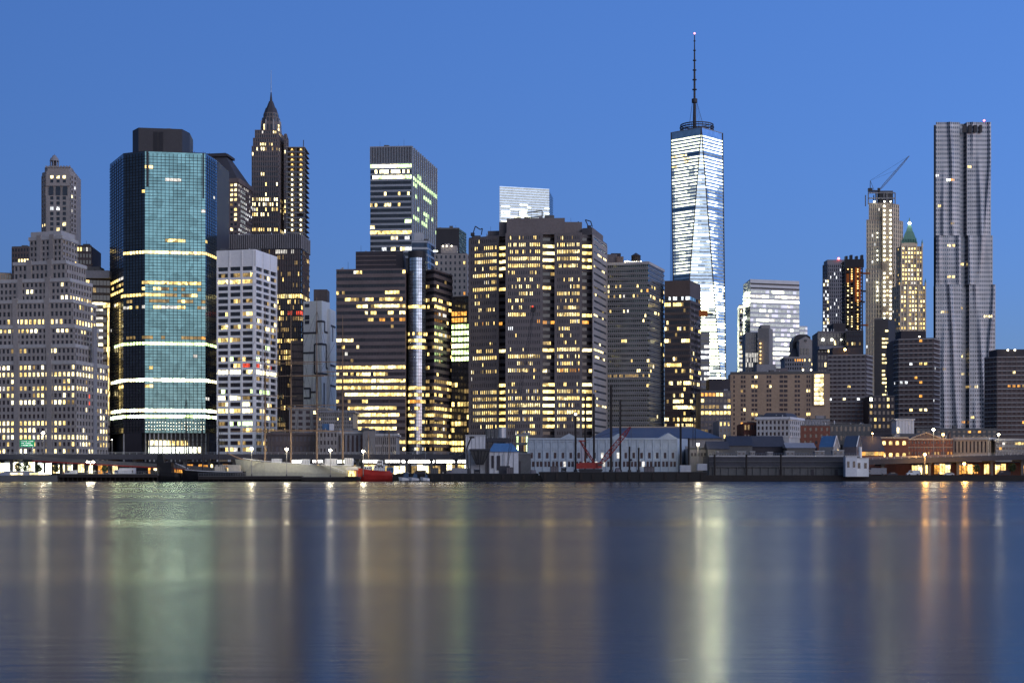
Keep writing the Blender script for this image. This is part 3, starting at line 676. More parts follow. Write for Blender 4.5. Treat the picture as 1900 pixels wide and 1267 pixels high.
# small tower top in front of the slab
def glass_cap():
    b = simple_block('glass_topped_block', 'small glass and stone tower top just in front of the silver slab', 'building', [(764, 1000), (793, 1000), (806, 1020)], 448, 1000, 'aluminium', 4, (10, 4), 500, 0, .3, lit=None, ribbon=True, glass='glass_blue', mull=.2, fin=False)
    plain_box(b, 'penthouse', 768, 786, 432, 449, 1004, 12, 'aluminium'); plain_box(b, 'balcony_lamp', 804, 812, 465, 467, 990, 1, 'lhot'); b.done()
glass_cap()
def green_tops():
    D = 1050
    b = simple_block('louvred_dark_block', 'black box tower with a slanted pale glass side', 'building', [(809, D), (852, D), (865, D+22)], 424, D, 'black_metal', 0, (), fin=False)
    A, B = Vector(P(852, D)), Vector(P(865, D+22))
    for i in range(9):
        z = Zp(426+i*5, D); b.mb('louvre').slab(A, B, z-.5, z, -.05, .3, 'copper_green')
    for i in range(4): b.mb('louvre').bar((A.x, A.y-.4, Zp(424+i*14, D)), (B.x, B.y-.4, Zp(438+i*14, D)), .25, 'aluminium')
    b.done()
    b = simple_block('grey_stone_block', 'grey stone block with a stepped top between dark offices', 'building', [(806, 950), (866, 948), (874, 960)], 472, 950, 'limestone', 12, (7, 2), 610, .6, .5, lit=Lit([(492, .6, 805, 812, 'ly'), (492, .8, 855, 865, 'ly')], .04, 'lo ly', 950, 121, 1), fin=False)
    plain_box(b, 'penthouse', 818, 848, 456, 473, 955, 14, 'limestone'); plain_box(b, 'penthouse', 825, 834, 452, 457, 958, 8, 'limestone')
    for i, px in enumerate((822, 829, 838)): x, y = P(px, 954); mb = MB(); mb.ball((x, y-.6, Zp(455, 950)), .45, 'bulb_small', 6); b.part('roof_lamp', mb)
    b.done(50)
    D = 826
    lit = Lit([(584, .99, 838, 869, 'lo'), (596, .99, 838, 869, 'lo lo ly'), (608, .85, 838, 870, 'lg'), (620, .99, 838, 870, 'lg'), (632, .97, 838, 870, 'lg'), (643, .99, 838, 870, 'lg lwc'), (655, .99, 838, 870, 'lg'), (667, .99, 838, 870, 'lg'),
               (720, .3), (732, .35), (745, .35, 0, 999, 'ly'), (757, .4), (769, .4), (781, .3), (794, .3), (826, 1, 838, 862, 'lo ly'), (837, 1, 838, 862, 'lwarmhot ly')], .03, 'ld ly', D, 131, 2)
    simple_block('stair_lit_block', 'narrow black block with stacked orange and pale green lit floors', 'building', [(838, D), (872, D-4)], 552, D, 'black_metal', 24, (6,), 842, .12, .35, lit=lit, cap=100)
green_tops()

def zigzag_office():
    D = 800
    b = Thing('zigzag_brick_office', 'massive dusky purple office block with zigzag bays and hundreds of lit windows', 'office building', (*P(1000, D+20), GZ))
    rows = [(444, .3, 943, 975), (444, .25, 990, 1000), (456, .55, 940, 1005), (456, .5, 1030, 1075), (462, .55, 882, 922), (468, .5, 942, 1003), (468, .95, 1030, 1075), (474, .98, 882, 923), (481, .8, 942, 1003), (481, .98, 1030, 1075), (487, .95, 882, 923), (494, .8, 942, 1003), (494, .7, 1030, 1076),
            (500, .5, 882, 922), (507, .45, 942, 1003), (513, .85, 878, 923), (520, .25, 942, 1003), (520, .4, 1030, 1078), (525, .7, 897, 923), (533, .45, 942, 1005), (533, .5, 1050, 1078), (538, .9, 878, 923, 'ly'), (545, .5, 965, 990), (545, .6, 1030, 1078), (551, .4, 880, 920),
            (558, .6, 942, 962), (558, .5, 1040, 1078), (572, .3, 942, 985), (572, .6, 1030, 1075), (577, .4, 890, 917), (585, .9, 942, 975), (585, .85, 1030, 1078), (597, .4, 990, 1003, 'lo'), (597, .5, 1055, 1078), (602, .6, 882, 922, 'lo ly'), (610, .5, 1036, 1058), (610, .3, 942, 960, 'lblue lc'), (628, .05),
            (641, .3, 900, 920), (650, .8, 1030, 1076), (653, .6, 880, 922), (662, .92, 942, 1003), (662, .5, 1030, 1078), (667, .9, 878, 922), (675, .6, 960, 992), (675, .55, 1030, 1078), (688, .7, 942, 1000), (688, .6, 1030, 1078, 'ly lo'), (692, .6, 880, 922), (700, .4, 985, 1003),
            (725, .5, 942, 962), (725, .6, 975, 1003), (725, .7, 1030, 1076), (729, .8, 878, 922), (738, .5, 942, 1003), (738, .97, 1030, 1078), (742, .8, 878, 922), (751, .95, 942, 1003), (751, .6, 1030, 1066), (754, .9, 878, 922), (764, .8, 942, 1003), (764, .8, 1030, 1078), (767, .97, 878, 922), (777, .55, 942, 1003), (777, .6, 1030, 1078), (780, .85, 878, 922), (791, .5, 942, 1003), (791, .5, 1030, 1078), (794, .5, 878, 922), (803, .4, 942, 1003)]
    lit = Lit(rows, .07, 'ly ly lw', D, 141, 2)
    rr = [(456, .9), (468, .97), (474, .95), (481, .99), (494, .8), (507, .4), (520, .25), (533, .3), (538, .5), (558, .15), (585, .2), (597, .4, 0, 9999, 'lo'), (650, .7), (662, .4), (688, .4), (713, .8), (725, .9), (738, .99), (751, .9), (764, .9), (777, .9), (791, .9)]
    litr = Lit(rr, .04, 'ly ly lw', D, 142, 3)
    lits = Lit([(468, .3), (494, .3), (585, .4), (650, .9, 1098, 1120, 'lw'), (662, .3), (751, .4)], .05, 'lw', D, 143, 2)
    W = [((870, 814), (926, 806), 437, 'b', 14), ((926, 806), (938, 816), 420, 'r', 2), ((938, 798), (1007, 796), 410, 'b', 18), ((1007, 796), (1029, 812), 411, 'r', 3), ((1029, 798), (1080, 796), 417, 'b', 14), ((1080, 800), (1099, 798), 423, 'r', 3), ((1099, 798), (1126, 836), 424, 's', 8)]
    z0 = Zp(826, D); nf = 30
    zt = Zp(436, D)
    outline = [P(870, 814), P(926, 806), P(926.2, 811), P(938, 809), P(938, 798), P(1007, 796), P(1007.2, 803), P(1029, 804), P(1029, 798), P(1080, 796), P(1080.2, 803), P(1098, 804), P(1099, 798), P(1126, 836)]
    fp = outline+[P(1110, 880), P(880, 880)]
    b.mb('wall').prism(fp, GZ, Zp(437, 806), 'granite_mid', 'concrete_dark')
    segs = [(0, 1, 'b', 14), (2, 3, 'r', 2), (4, 5, 'b', 18), (6, 7, 'r', 3), (8, 9, 'b', 14), (10, 11, 'r', 3), (12, 13, 's', 9)]
    for n_, (i, j, kind, nb) in enumerate(segs):
        A, B = outline[i], outline[j]
        if kind == 'b': facade(b, A, B, z0, zt-1.0, nf, nb, .58, .5, .35, 'granite_mid', lit=lit, fid=n_, glass='glass_brown', ends=1.2)
        elif kind == 'r': facade(b, A, B, z0, zt-1.0, nf, nb, 0, .55, .3, 'granite_mid', lit=litr, ribbon=True, fid=n_, glass='glass_brown')
        else: facade(b, A, B, z0, zt-1.0, nf, nb, 0, .70, .3, 'limestone', lit=lits, ribbon=True, fid=n_, glass='glass_blue', ends=2.5)
    up = b.mb('upper_wall')
    for c, yt in (([(905, 822), (927, 821), (927, 850), (905, 850)], 420), ([(926, 808), (1007, 807), (1080, 808), (1080, 850), (926, 850)], 411), ([(940, 802), (1048, 800), (1048, 845), (940, 845)], 408)):
        up.prism([P(*p) for p in c], Zp(438, 806), Zp(yt, 806), 'granite_mid', 'concrete_dark')
    up.prism([P(1079, 806), P(1099, 801), P(1119, 830), P(1079, 850)], Zp(438, 806), Zp(423.5, 804), 'granite_mid', 'concrete_dark')
    clutter_roof(b, P(942, 803), P(1045, 801), Zp(408, 806), 'zz', 8); clutter_roof(b, P(880, 815), P(924, 812), Zp(437, 806), 'zy', 4); clutter_roof(b, P(1052, 810), P(1095, 806), Zp(423.5, 804), 'zx', 4)
    b.done(100)
    # window cleaning cranes on the roof
    def bmu(pts, yb, D, label, lean):
        mb = MB(); 
        for p, q in zip(pts, pts[1:]): mb.bar((*P(p[0], D), Zp(p[1], D)), (*P(q[0], D), Zp(q[1], D)), .28, 'black_metal', 5)
        x, y = P(pts[0][0], D); mb.box(x-1, x+1, y-1, y+1, Zp(yb, D)-.3, Zp(yb, D)+1.3, 'black_metal')
        solo('roof_crane', mb, label, 'roof crane', group='window cleaning cranes on the office roof')
    bmu([(877, 436), (882, 420), (891, 426), (895, 424), (893, 436)], 437, 812, 'thin bent window cleaning crane on the lower left roof step', 0)
    bmu([(976, 408), (975, 405), (1002, 402), (1006, 404), (1006, 391), (978, 395)], 408, 815, 'angular window cleaning crane on the middle of the roof', 0)
    bmu([(1093, 423), (1086, 408), (1096, 411), (1099, 421)], 423.5, 812, 'small bent window cleaning crane near the right roof corner', 0)
    mb = MB(); x, y = P(1073, 815); mb.cyl(x, y, Zp(419, 815), Zp(411, 815), .5, .3, 'black_metal', 6); solo('roof_vent', mb, 'short dark vent pipe standing on the zigzag office roof', 'vent')
zigzag_office()

def glowing_box():
    D = 1620
    b = Thing('glowing_white_tower', 'pale glowing glass tower top standing behind the zigzag office', 'skyscraper', (*P(975, D+20), GZ))
    ch = CH((927, D), (1019, D+16), (1026, D+60)); z1 = Zp(346, D); body(b, ch, GZ, z1, 'glass_pale')
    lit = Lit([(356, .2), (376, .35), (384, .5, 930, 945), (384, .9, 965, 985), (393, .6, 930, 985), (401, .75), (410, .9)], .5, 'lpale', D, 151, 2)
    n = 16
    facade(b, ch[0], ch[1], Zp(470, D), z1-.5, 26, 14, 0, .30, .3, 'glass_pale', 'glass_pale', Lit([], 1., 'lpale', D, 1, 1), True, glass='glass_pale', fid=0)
    for i in range(9):
        for (a, c, p) in ((930, 946, .45), (964, 978, .85), (978, 985, .3), (1010, 1019, .25 if i < 4 else .0), (946, 964, .2)):
            y = 377+i*4.6
            if rnd('gb', i, a) < p+i*.07:
                mb = MB(); A, B = Vector(ch[0]), Vector(ch[1]); L = B-A; mb.slab(A+L*((a-927)/92), A+L*((c-927)/92), Zp(y+2.3, D), Zp(y, D), .3, .4, 'ltw'); b.part('window', mb)
    facade(b, ch[1], ch[2], Zp(470, D), z1-3, 26, 3, 0, .4, .3, 'glass_pale', 'glass_steelblue', None, True, glass='glass_blue', fid=1, mull=.2)
    b.done(60)
glowing_box()

def grid_glass_block():
    D = 830
    b = Thing('fine_grid_block', 'grey green curtain wall block with fine grid lines and a rooftop water tank', 'office building', (*P(1180, D+15), GZ))
    ch = CH((1124, D+6), (1203, D), (1232, D+34)); z1 = Zp(488, D); body(b, ch, GZ, z1, 'dark_metal')
    lit = Lit([(527, .15), (537, .6, 1184, 1202, 'ly lo'), (550, .25), (575, .12), (583, .5, 1193, 1200, 'lw'), (632, .6, 1153, 1165, 'ly'), (665, .1), (680, .25, 0, 999, 'ly'), (690, .4, 1180, 1192, 'lw'), (700, .5, 1128, 1203, 'ld')], .02, 'lw ly', D, 161, 1)
    z0 = Zp(842, D)
    facade(b, ch[0], ch[1], z0, z1-.6, 38, 22, 0, .42, .25, 'ledge_pale', None, lit, True, glass='glass_grid', fid=0, mull=.35, mw=.2, mcol='stone_grey')
    facade(b, ch[1], ch[2], z0, z1-.6, 38, 12, 0, .42, .25, 'aluminium', None, lit, True, glass='glass_steelblue', fid=1, mull=.3, mw=.2, mcol='stone_grey')
    for k in (0, 1):
        A, B = Vector(ch[k]), Vector(ch[k+1])
        for i in range(38): z = z0+(z1-.6-z0)/38*(i+.21); b.mb('mullion').slab(A, B, z-.12, z+.12, .2, .40, 'mullion_dark')
    b.mb('wall').slab(ch[0], ch[1], z1-.6, z1+.8, -.05, .45, 'ledge_pale'); b.mb('wall').slab(ch[1], ch[2], z1-.6, z1+.8, -.05, .43, 'ledge_pale')
    plain_box(b, 'penthouse', 1126, 1145, 472, 489, D+8, 12, 'brick_grey'); plain_box(b, 'penthouse', 1144, 1157, 476, 489, D+7, 12, 'brick_brown'); plain_box(b, 'penthouse', 1134, 1152, 470, 477, D+12, 8, 'dark_wall')
    for i in range(8): x, y = P(1160+i*4.2, D+3); mb = MB(); mb.ball((x, y, Zp(485.5-rnd('rl', i)*2, D)), .42, 'bulb_small', 6); b.part('roof_lamp', mb)
    b.done(80)
    mb = MB(); x, y = P(1180, D+8); zb = Zp(487, D)
    t = Thing('water_tank', 'round wooden water tank with conical lid on the fine grid block roof', 'water tank', (x, y, zb))
    mb.cyl(x, y, Zp(479, D), Zp(471, D), 2.5, 2.5, 'timber_pile', 14); t.part('tank', mb); mb = MB(); mb.cyl(x, y, Zp(471, D), Zp(465.5, D), 2.7, .2, 'slate_roof', 14); t.part('lid', mb)
    for i in range(4): mb = MB(); a = math.pi/4+i*math.pi/2; mb.bar((x+2.2*math.cos(a), y+2.2*math.sin(a), zb), (x+2.2*math.cos(a), y+2.2*math.sin(a), Zp(479, D)), .2, 'dark_metal'); t.part('leg', mb)
    mb = MB(); mb.cyl(x, y, Zp(480, D), Zp(479, D), 2.7, 2.7, 'dark_metal', 12); t.part('platform', mb)
grid_glass_block()

def brown_tower():
    D = 850
    b = Thing('plain_brown_tower', 'dark red brown tower with a blank top in front of the tall white spire tower', 'office building', (*P(1266, D+10), GZ))
    ch = CH((1233, D+3), (1280, D), (1300, D+22)); z1 = Zp(520, D); body(b, ch, GZ, z1, 'bronze_wall', cap='dark_wall')
    lit = Lit([(556, .35, 0, 1280, 'lc'), (556, .6, 1280, 1300, 'lblue ld'), (568, .5, 0, 1268, 'ly'), (613, .4), (635, .7, 1233, 1245, 'ly lw'), (635, .6, 1265, 1280), (680, .8, 1233, 1265, 'ly'), (693, .3), (700, .2, 0, 999, 'lr'), (714, .5), (736, .4), (748, .3), (759, .7, 1245, 1300), (781, .5), (790, .5)], .05, 'ly lw', D, 171, 2)
    for k, nb in ((0, 12), (1, 8)): facade(b, ch[k], ch[k+1], Zp(842, D), Zp(550, D), 26, nb, 0, .42, .35, 'bronze_wall', None, lit, True, glass='glass_brown', fid=k, mull=.3)
    A, B = Vector(ch[1]), Vector(ch[2]); u = (B-A).normalized(); L = (B-A).length
    for t in (.35, .75):
        for i in range(20): b.mb('pale_panel').slab(A+u*(L*t), A+u*(L*t+.9), Zp(575+i*11, D), Zp(570+i*11, D), .3, .45, 'stone_grey')
    b.done(60)
    D = 980
    simple_block('banded_block', 'grey block with white lit bands half hidden beside the brown tower', 'building', [(1296, D), (1317, D)], 618, D, 'stone_grey', 12, (4,), 740, 0, .45, lit=Lit([(650, .9, 0, 9999, 'lc'), (660, .7, 0, 9999, 'lc'), (680, .8, 0, 9999, 'lpw')], .25, 'lc lpw', D, 172, 2), ribbon=True, cap=30)
    D = 820
    b = simple_block('mixed_window_block', 'mid-rise dark block with scattered warm windows left of the tan apartments', 'building', [(1300, D), (1356, D)], 726, D, 'brick_grey', 10, (8,), 842, .25, .45, lit=Lit([(731, .9, 1300, 1345, 'ly lo'), (752, .5), (762, .5, 0, 9999, 'ly')], .16, 'ly ld lw', D, 173, 2), cap=80, fin=False)
    plain_box(b, 'penthouse', 1316, 1354, 703, 727, D+20, 14, 'dark_wall'); b.done(80)
brown_tower()
# ================================================================== RIGHT CLUSTER
def crystal_tower():
    D0 = 1881
    b = Thing('crystal_spire_tower', 'tallest tower, brightly lit tapering glass prism with a ring and long mast on top', 'skyscraper', (*P(1294, 1914), GZ))
    H = Zp(237, 1884); zb = 20.
    cx, cy = P(1293, 1914); th = R(3.0); r = 31.5
    base = []; top = []
    for k in range(4):
        a = th-math.pi*3/4+k*math.pi/2; base.append(Vector((cx+r*1.38*math.cos(a), cy+r*1.38*math.sin(a))))
        a = th-math.pi/2+k*math.pi/2; top.append(Vector((cx+r*math.cos(a), cy+r*math.sin(a))))
    # base[0] front left, base[1] front right; top[0] front, top[1] right, top[3] left
    def section(z):
        t = (z-zb)/(H-zb); t = max(0, min(1, t)); pts = []
        for k in range(4):
            pts.append(base[k]*(1-t)+top[k]*t); pts.append(base[(k+1) % 4]*(1-t)+top[k]*t)
        return pts           # 0..1 front face, 1..2 right triangle, 7..0 left triangle
    w = b.mb('wall'); s0, s1 = section(zb), section(H)
    w.prism([tuple(p) for p in base], GZ, zb, 'glass_pale')
    k = len(w.v)
    for k4 in range(4):
        A, B, T, N = base[k4], base[(k4+1) % 4], top[k4], top[(k4+1) % 4]
        w.face([(*A, zb), (*B, zb), (*T, H)], 'glass_pale'); w.face([(*B, zb), (*N, H), (*T, H)], 'glass_pale')
    w.face([(*p, H) for p in top], 'dark_metal')
    nfl = 96; fh = (H-3-zb)/nfl
    def off(p, q, d=.35):
        u = (q-p).normalized(); n = Vector((u.y, -u.x)); return p+n*d, q+n*d
    for i in range(18, nfl):
        za = zb+i*fh; zc = za+fh*(.44 if i > 46 else .5); S0, S1 = section(za), section(zc); py = HZ-(za-CZ)*FP/D0
        q = []; anyl = False
        for fi, (a, c) in enumerate(((7, 0), (0, 1), (1, 2))):
            p0, p1 = off(S0[a], S0[c]); r0, r1 = off(S1[a], S1[c])
            L = (p1-p0).length
            if L < 1.2: continue
            n = max(1, int(L/4.2))
            for j in range(n):
                e0, e1 = j/n, (j+1)/n
                A0, A1, B1, B0 = p0.lerp(p1, e0), p0.lerp(p1, e1), r0.lerp(r1, e1), r0.lerp(r1, e0)
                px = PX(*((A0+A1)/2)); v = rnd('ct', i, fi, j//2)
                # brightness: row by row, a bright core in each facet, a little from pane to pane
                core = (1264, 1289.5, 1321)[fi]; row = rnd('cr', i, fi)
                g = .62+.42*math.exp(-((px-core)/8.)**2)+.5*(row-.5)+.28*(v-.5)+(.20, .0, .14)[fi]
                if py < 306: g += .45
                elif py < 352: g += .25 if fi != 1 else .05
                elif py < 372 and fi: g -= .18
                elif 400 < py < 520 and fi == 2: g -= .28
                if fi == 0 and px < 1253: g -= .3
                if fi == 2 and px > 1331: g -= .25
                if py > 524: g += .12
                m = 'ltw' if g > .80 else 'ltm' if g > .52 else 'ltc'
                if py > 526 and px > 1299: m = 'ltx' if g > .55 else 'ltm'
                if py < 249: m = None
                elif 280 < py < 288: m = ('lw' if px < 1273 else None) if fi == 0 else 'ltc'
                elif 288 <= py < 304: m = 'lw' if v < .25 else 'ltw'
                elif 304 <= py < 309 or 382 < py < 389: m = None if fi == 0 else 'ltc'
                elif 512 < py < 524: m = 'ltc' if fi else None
                if m is None: m = 'glass_steelblue'
                else: anyl = True
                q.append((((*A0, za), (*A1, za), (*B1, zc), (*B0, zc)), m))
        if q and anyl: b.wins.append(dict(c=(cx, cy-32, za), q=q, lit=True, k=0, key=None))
    # edges between the facets
    e = b.mb('edge_trim')
    A0 = base[0]; 
    for p, q in ((base[0], top[0]), (base[1], top[0]), (base[0], top[3]), (base[1], top[1])):
        d = (p-Vector((cx, cy))).normalized()*.3; d2 = (q-Vector((cx, cy))).normalized()*.3
        e.bar((*(p+d), zb), (*(q+d2), H), .8, 'slate_roof', 4)
    for p, q in ((top[3], top[0]), (top[0], top[1])): e.bar((*p, H), (*q, H), .5, 'steel_bright', 4)
    b.mb('parapet').prism([tuple(Vector((cx, cy))+(p-Vector((cx, cy)))*.9) for p in top], H-.1, H+.6, 'dark_metal')
    # ring platform
    g = b.mb('ring'); RR = 20.5
    for z, rr in ((H+3.5, RR*.98), (H+6.4, RR), (H+9.2, RR*.97)):
        pr = [(cx+rr*math.cos(2*math.pi*i/28), cy+rr*math.sin(2*math.pi*i/28), z) for i in range(28)]
        for i in range(28): g.bar(pr[i], pr[(i+1) % 28], .8, 'dark_metal', 4)
    for i in range(28):
        a = 2*math.pi*i/28; g.bar((cx+RR*.98*math.cos(a), cy+RR*.98*math.sin(a), H+.2), (cx+RR*.97*math.cos(a), cy+RR*.97*math.sin(a), H+9.2), .3, 'dark_metal', 4)
        if i % 4 == 0: g.bar((cx, cy, H+6.4), (cx+RR*math.cos(a), cy+RR*math.sin(a), H+6.4), .35, 'dark_metal', 4)
    m = b.mb('mast'); mx, my = P(1288.7, 1914)
    def ZM(y): return Zp(y, 1914)
    m.cyl(mx, my, H, ZM(190), 2.4, 1.7, 'dark_metal', 10); m.cyl(mx, my, ZM(190), ZM(130), 1.35, 1.15, 'dark_metal', 10); m.cyl(mx, my, ZM(130), ZM(95), 1.0, .85, 'dark_metal', 8); m.cyl(mx, my, ZM(95), ZM(65), .75, .5, 'dark_metal', 8)
    m.cyl(mx, my, ZM(191), ZM(184), 3.5, 3.5, 'dark_metal', 14)
    for y, rr in ((166.7, 2.9), (148.5, 2.7), (130.5, 2.4), (112.5, 2.2), (94, 1.7), (76.5, 1.3)): m.cyl(mx, my, ZM(y)-.5, ZM(y)+.5, rr, rr, 'dark_metal', 12)
    for a in (200, 160, 330, 20, 300, 60): b.mb('stay').bar((mx+2.6*math.cos(R(a)), my+2.6*math.sin(R(a)), ZM(188)), (cx+11*math.cos(R(a)), cy+11*math.sin(R(a)), H+.5), .16, 'dark_metal')
    mb = MB(); mb.ball((mx, my, ZM(62.5)), 1.15, 'bulb_pink', 10); b.part('beacon', mb)
    b.done(110)
crystal_tower()

def striped_slab():
    D = 1700
    b = Thing('white_striped_slab', 'white slab with even horizontal storey stripes on the right of the tallest tower', 'skyscraper', (*P(1435, D+20), GZ))
    ch = CH((1379, D+50), (1392, D), (1483, D+18)); z1 = Zp(518, D); body(b, ch, GZ, z1, 'white_panel')
    lit = Lit([(544, .9, 1432, 1456, 'ltw'), (552, .6), (561, .95, 0, 9999, 'ltw'), (577, .5, 1395, 1440, 'ltw'), (594, .3), (624, .95, 1437, 1470, 'ltw'), (644, .9, 1437, 1470, 'ltw'), (653, .9, 0, 9999, 'ltw'), (661, .8)], .22, 'ltw lpw', D, 181, 2)
    z0 = Zp(740, D); zt = Zp(538, D)
    def lf(px, z, fh, i, j, fid): return lit(px, z, fh, i, j, fid) or ('lpale' if rnd('ss', i, j) < .8 else None)
    facade(b, ch[1], ch[2], z0, zt, 23, 16, 0, .42, .3, 'white_panel', None, lf, True, glass='glass_silver', fid=0)
    for y in (526, 534): b.mb('louvre').slab(ch[1], ch[2], Zp(y+1.2, D), Zp(y-1.2, D), -.05, .5, 'black_metal')
    facade(b, ch[0], ch[1], z0, zt, 23, 4, 0, .4, .3, 'aluminium', 'glass_steelblue', Lit([(561, .9)], .06, 'ltw', D, 182, 2), True, glass='glass_blue', fid=1)
    c2 = CH((1483.3, D+26), (1498, D+28)); b.mb('annex').prism(footprint(c2, 30), GZ, Zp(601, D), 'white_panel')
    facade(b, c2[0], c2[1], z0, Zp(603, D), 16, 4, 0, .45, .3, 'white_panel', None, lf, True, glass='glass_silver', fid=2)
    b.done(60)
    D = 1720
    simple_block('narrow_banded_tower', 'very narrow banded tower at the left edge of the white striped slab', 'building', [(1371.5, D), (1378.6, D)], 566, D, 'aluminium', 16, (3,), 700, 0, .45, lit=Lit([(650, .95), (660, .9), (670, .95), (682, .9)], .45, 'lw lpw', D, 183, 1), ribbon=True, cap=20)
striped_slab()

def mid_right():
    D = 1290
    simple_block('striped_grey_block', 'grey block with vertical stripes in front of the white striped slab', 'building', [(1383, D), (1406, D)], 617, D, 'stone_grey', 9, (8,), 700, .5, .12, .4, lit=Lit([(659, .85, 0, 9999, 'lpw'), (666, .6, 0, 9999, 'lpw'), (674, .4, 0, 9999, 'lpw')], .0, 'lpw', D, 191, 1), cap=40)
    b = simple_block('blank_grey_tower', 'blank pale grey tower with a column of orange lamps in front of the white slab', 'building', [(1406.3, 1284), (1427, 1280), (1434, 1290)], 609, 1280, 'limestone', fin=False)
    plain_box(b, 'penthouse', 1412, 1429, 603, 610, 1284, 12, 'limestone')
    for i in range(6): x, y = P(1411, 1281.5); mb = MB(); mb.ball((x, y, Zp(637+i*7.2, 1281)), .7, 'lwarmhot' if i != 2 else 'lw', 6); b.part('wall_lamp', mb)
    b.done()
    # gabled old stone building
    D = 1180
    b = simple_block('gabled_stone_building', 'old grey stone building with a gabled dormer and a dark domed roof', 'building', [(1456, D), (1526, D)], 664, D, 'stone_grey', 6, (16,), 712, .45, .4, .4, lit=Lit([(667, .8, 1473, 1502, 'lo lw'), (687, .3, 1484, 1494, 'lw'), (673, .5, 1524, 1540, 'lw')], .04, 'lw', D, 192, 1), fin=False, par='limestone')
    mb = MB(); p = [P(1462, D+4), P(1522, D+4), P(1522, D+24), P(1462, D+24)]; q = [P(1470, D+9), P(1516, D+9), P(1516, D+20), P(1470, D+20)]
    mb.loft([(*a, Zp(664, D)+.5) for a in p], [(*a, Zp(645, D)) for a in q], 'slate_roof'); b.part('roof', mb)
    mb = MB(); x0, x1 = P(1468, D+18)[0], P(1501, D+18)[0]
    prof = [(0, 0), (.0, .55), (.12, .85), (.3, 1), (.8, 1), (1, .85), (1, 0)]; zb, zt = Zp(650, D), Zp(618, D)
    mb.loft([(x0+(x1-x0)*a, D+12, zb+(zt-zb)*c) for a, c in prof][::-1], [(x0+(x1-x0)*a, D+26, zb+(zt-zb)*c) for a, c in prof][::-1], 'black_metal'); b.part('domed_roof', mb)
    mb = MB(); x0, x1 = P(1483, D)[0], P(1507, D)[0]; z0, z1 = Zp(664, D), Zp(632, D)
    pr = [(x0, z0), (x1, z0), (x1, z1), (x1+.8, z1), ((x0+x1)/2, Zp(624, D)), (x0-.8, z1), (x0, z1)]
    mb.loft([(a, D+.2, c) for a, c in pr], [(a, D+14, c) for a, c in pr], 'limestone'); b.part('gable', mb)
    for px in (1487, 1493, 1499): 
        x = P(px, D)[0]; mb = MB(); mb.box(x-.7, x+.7, D-.1, D+.15, Zp(658, D), Zp(646, D), 'glass'); b.part('window', mb)
    x = P(1495, D)[0]; mb = MB(); mb.cyl(x, D+.1, Zp(633.5, D), Zp(630, D), .9, .9, 'glass', 10); b.part('window', mb)
    b.done(60)
    # tan apartments
    D = 880
    b = simple_block('tan_apartment_block', 'long tan brick apartment slab with small dark windows and a lit stair column', 'apartment building', [(1355, D+6), (1540, D)], 692, D, 'tan_brick', 0, (), fin=False, back=18)
    ch = CH((1355, D+6), (1540, D)); A, B = Vector(ch[0]), Vector(ch[1])
    lit = Lit([(716, .9, 1396, 1404, 'ly'), (716, .2, 1504, 1506), (723, .8, 1496, 1502, 'lw'), (742, .7, 1366, 1374, 'ld ly'), (757, .7, 1378, 1384, 'lw'), (767, .8, 1394, 1404, 'ly'), (766, .8, 1496, 1502, 'ly'), (784, .8, 1375, 1381, 'lo')], .05, 'ld ly lw', D, 193, 1)
    cols = [(1360, 1364), (1374, 1384), (1394, 1406), (1422, 1432), (1446, 1462), (1474, 1485), (1496, 1504)]
    z0, z1 = Zp(842, D), Zp(694, D)
    b.mb('wall').slab(A, B, z0-1, z1+.8, -.05, .1, 'tan_brick')
    for i in range(17):
        zc = z1-(i+.5)*(z1-z0)/17
        for k, (pa, pb) in enumerate(cols):
            nn = 2 if pb-pa > 7 else 1
            for j in range(nn):
                a = pa+(pb-pa)*j/nn+.6; c = pa+(pb-pa)*(j+1)/nn-.6
                p = A+(B-A)*((a-1355)/185)+Vector((0, -.12)); q = A+(B-A)*((c-1355)/185)+Vector((0, -.12))
                m = lit((a+c)/2, zc, 2.6, i, k*3+j, 0)
                b.wins.append(dict(c=((p.x+q.x)/2, p.y, zc), lit=bool(m), k=rnd(i, k), key=None, q=[(((p.x, p.y, zc-.8), (q.x, q.y, zc-.8), (q.x, q.y, zc+.75), (p.x, p.y, zc+.75)), m or 'glass_brown')]))
    def at(px, o): p = A+(B-A)*((px-1355)/185); return p+Vector((0, -o))
    for i in range(7):
        y = 697.5+i*8.3; mb = MB(); p, q = at(1511, .3), at(1528, .3)
        mb.face([(p.x, p.y, Zp(y+3.2, D)), (q.x, q.y, Zp(y+3.2, D)), (q.x, q.y, Zp(y-3.2, D)), (p.x, p.y, Zp(y-3.2, D))], 'lw'); b.part('stair_window', mb)
        b.mb('stair_slab').slab(at(1510.5, 0), at(1528.5, 0), Zp(y+4.9, D), Zp(y+3.4, D), .1, .9, 'tan_brick')
    b.mb('stair_slab').slab(at(1508.5, 0), at(1510.4, 0), Zp(752, D), Zp(694, D), 0, 1., 'tan_brick'); b.mb('stair_slab').slab(at(1528.6, 0), at(1531, 0), Zp(752, D), Zp(694, D), 0, 1., 'tan_brick')
    b.mb('parapet').slab(A, B, z1+.5, z1+1.6, -.2, .3, 'concrete_dark')
    plain_box(b, 'penthouse', 1404, 1440, 676, 693, D+8, 8, 'stone_grey'); plain_box(b, 'penthouse', 1440, 1462, 683, 693, D+8, 8, 'brick_grey')
    for px in (1490, 1505): x, y = P(px, D+1); mb = MB(); mb.ball((x, y, z1+2.4), .5, 'bulb_small', 6); b.part('roof_lamp', mb)
    b.done(110)
mid_right()

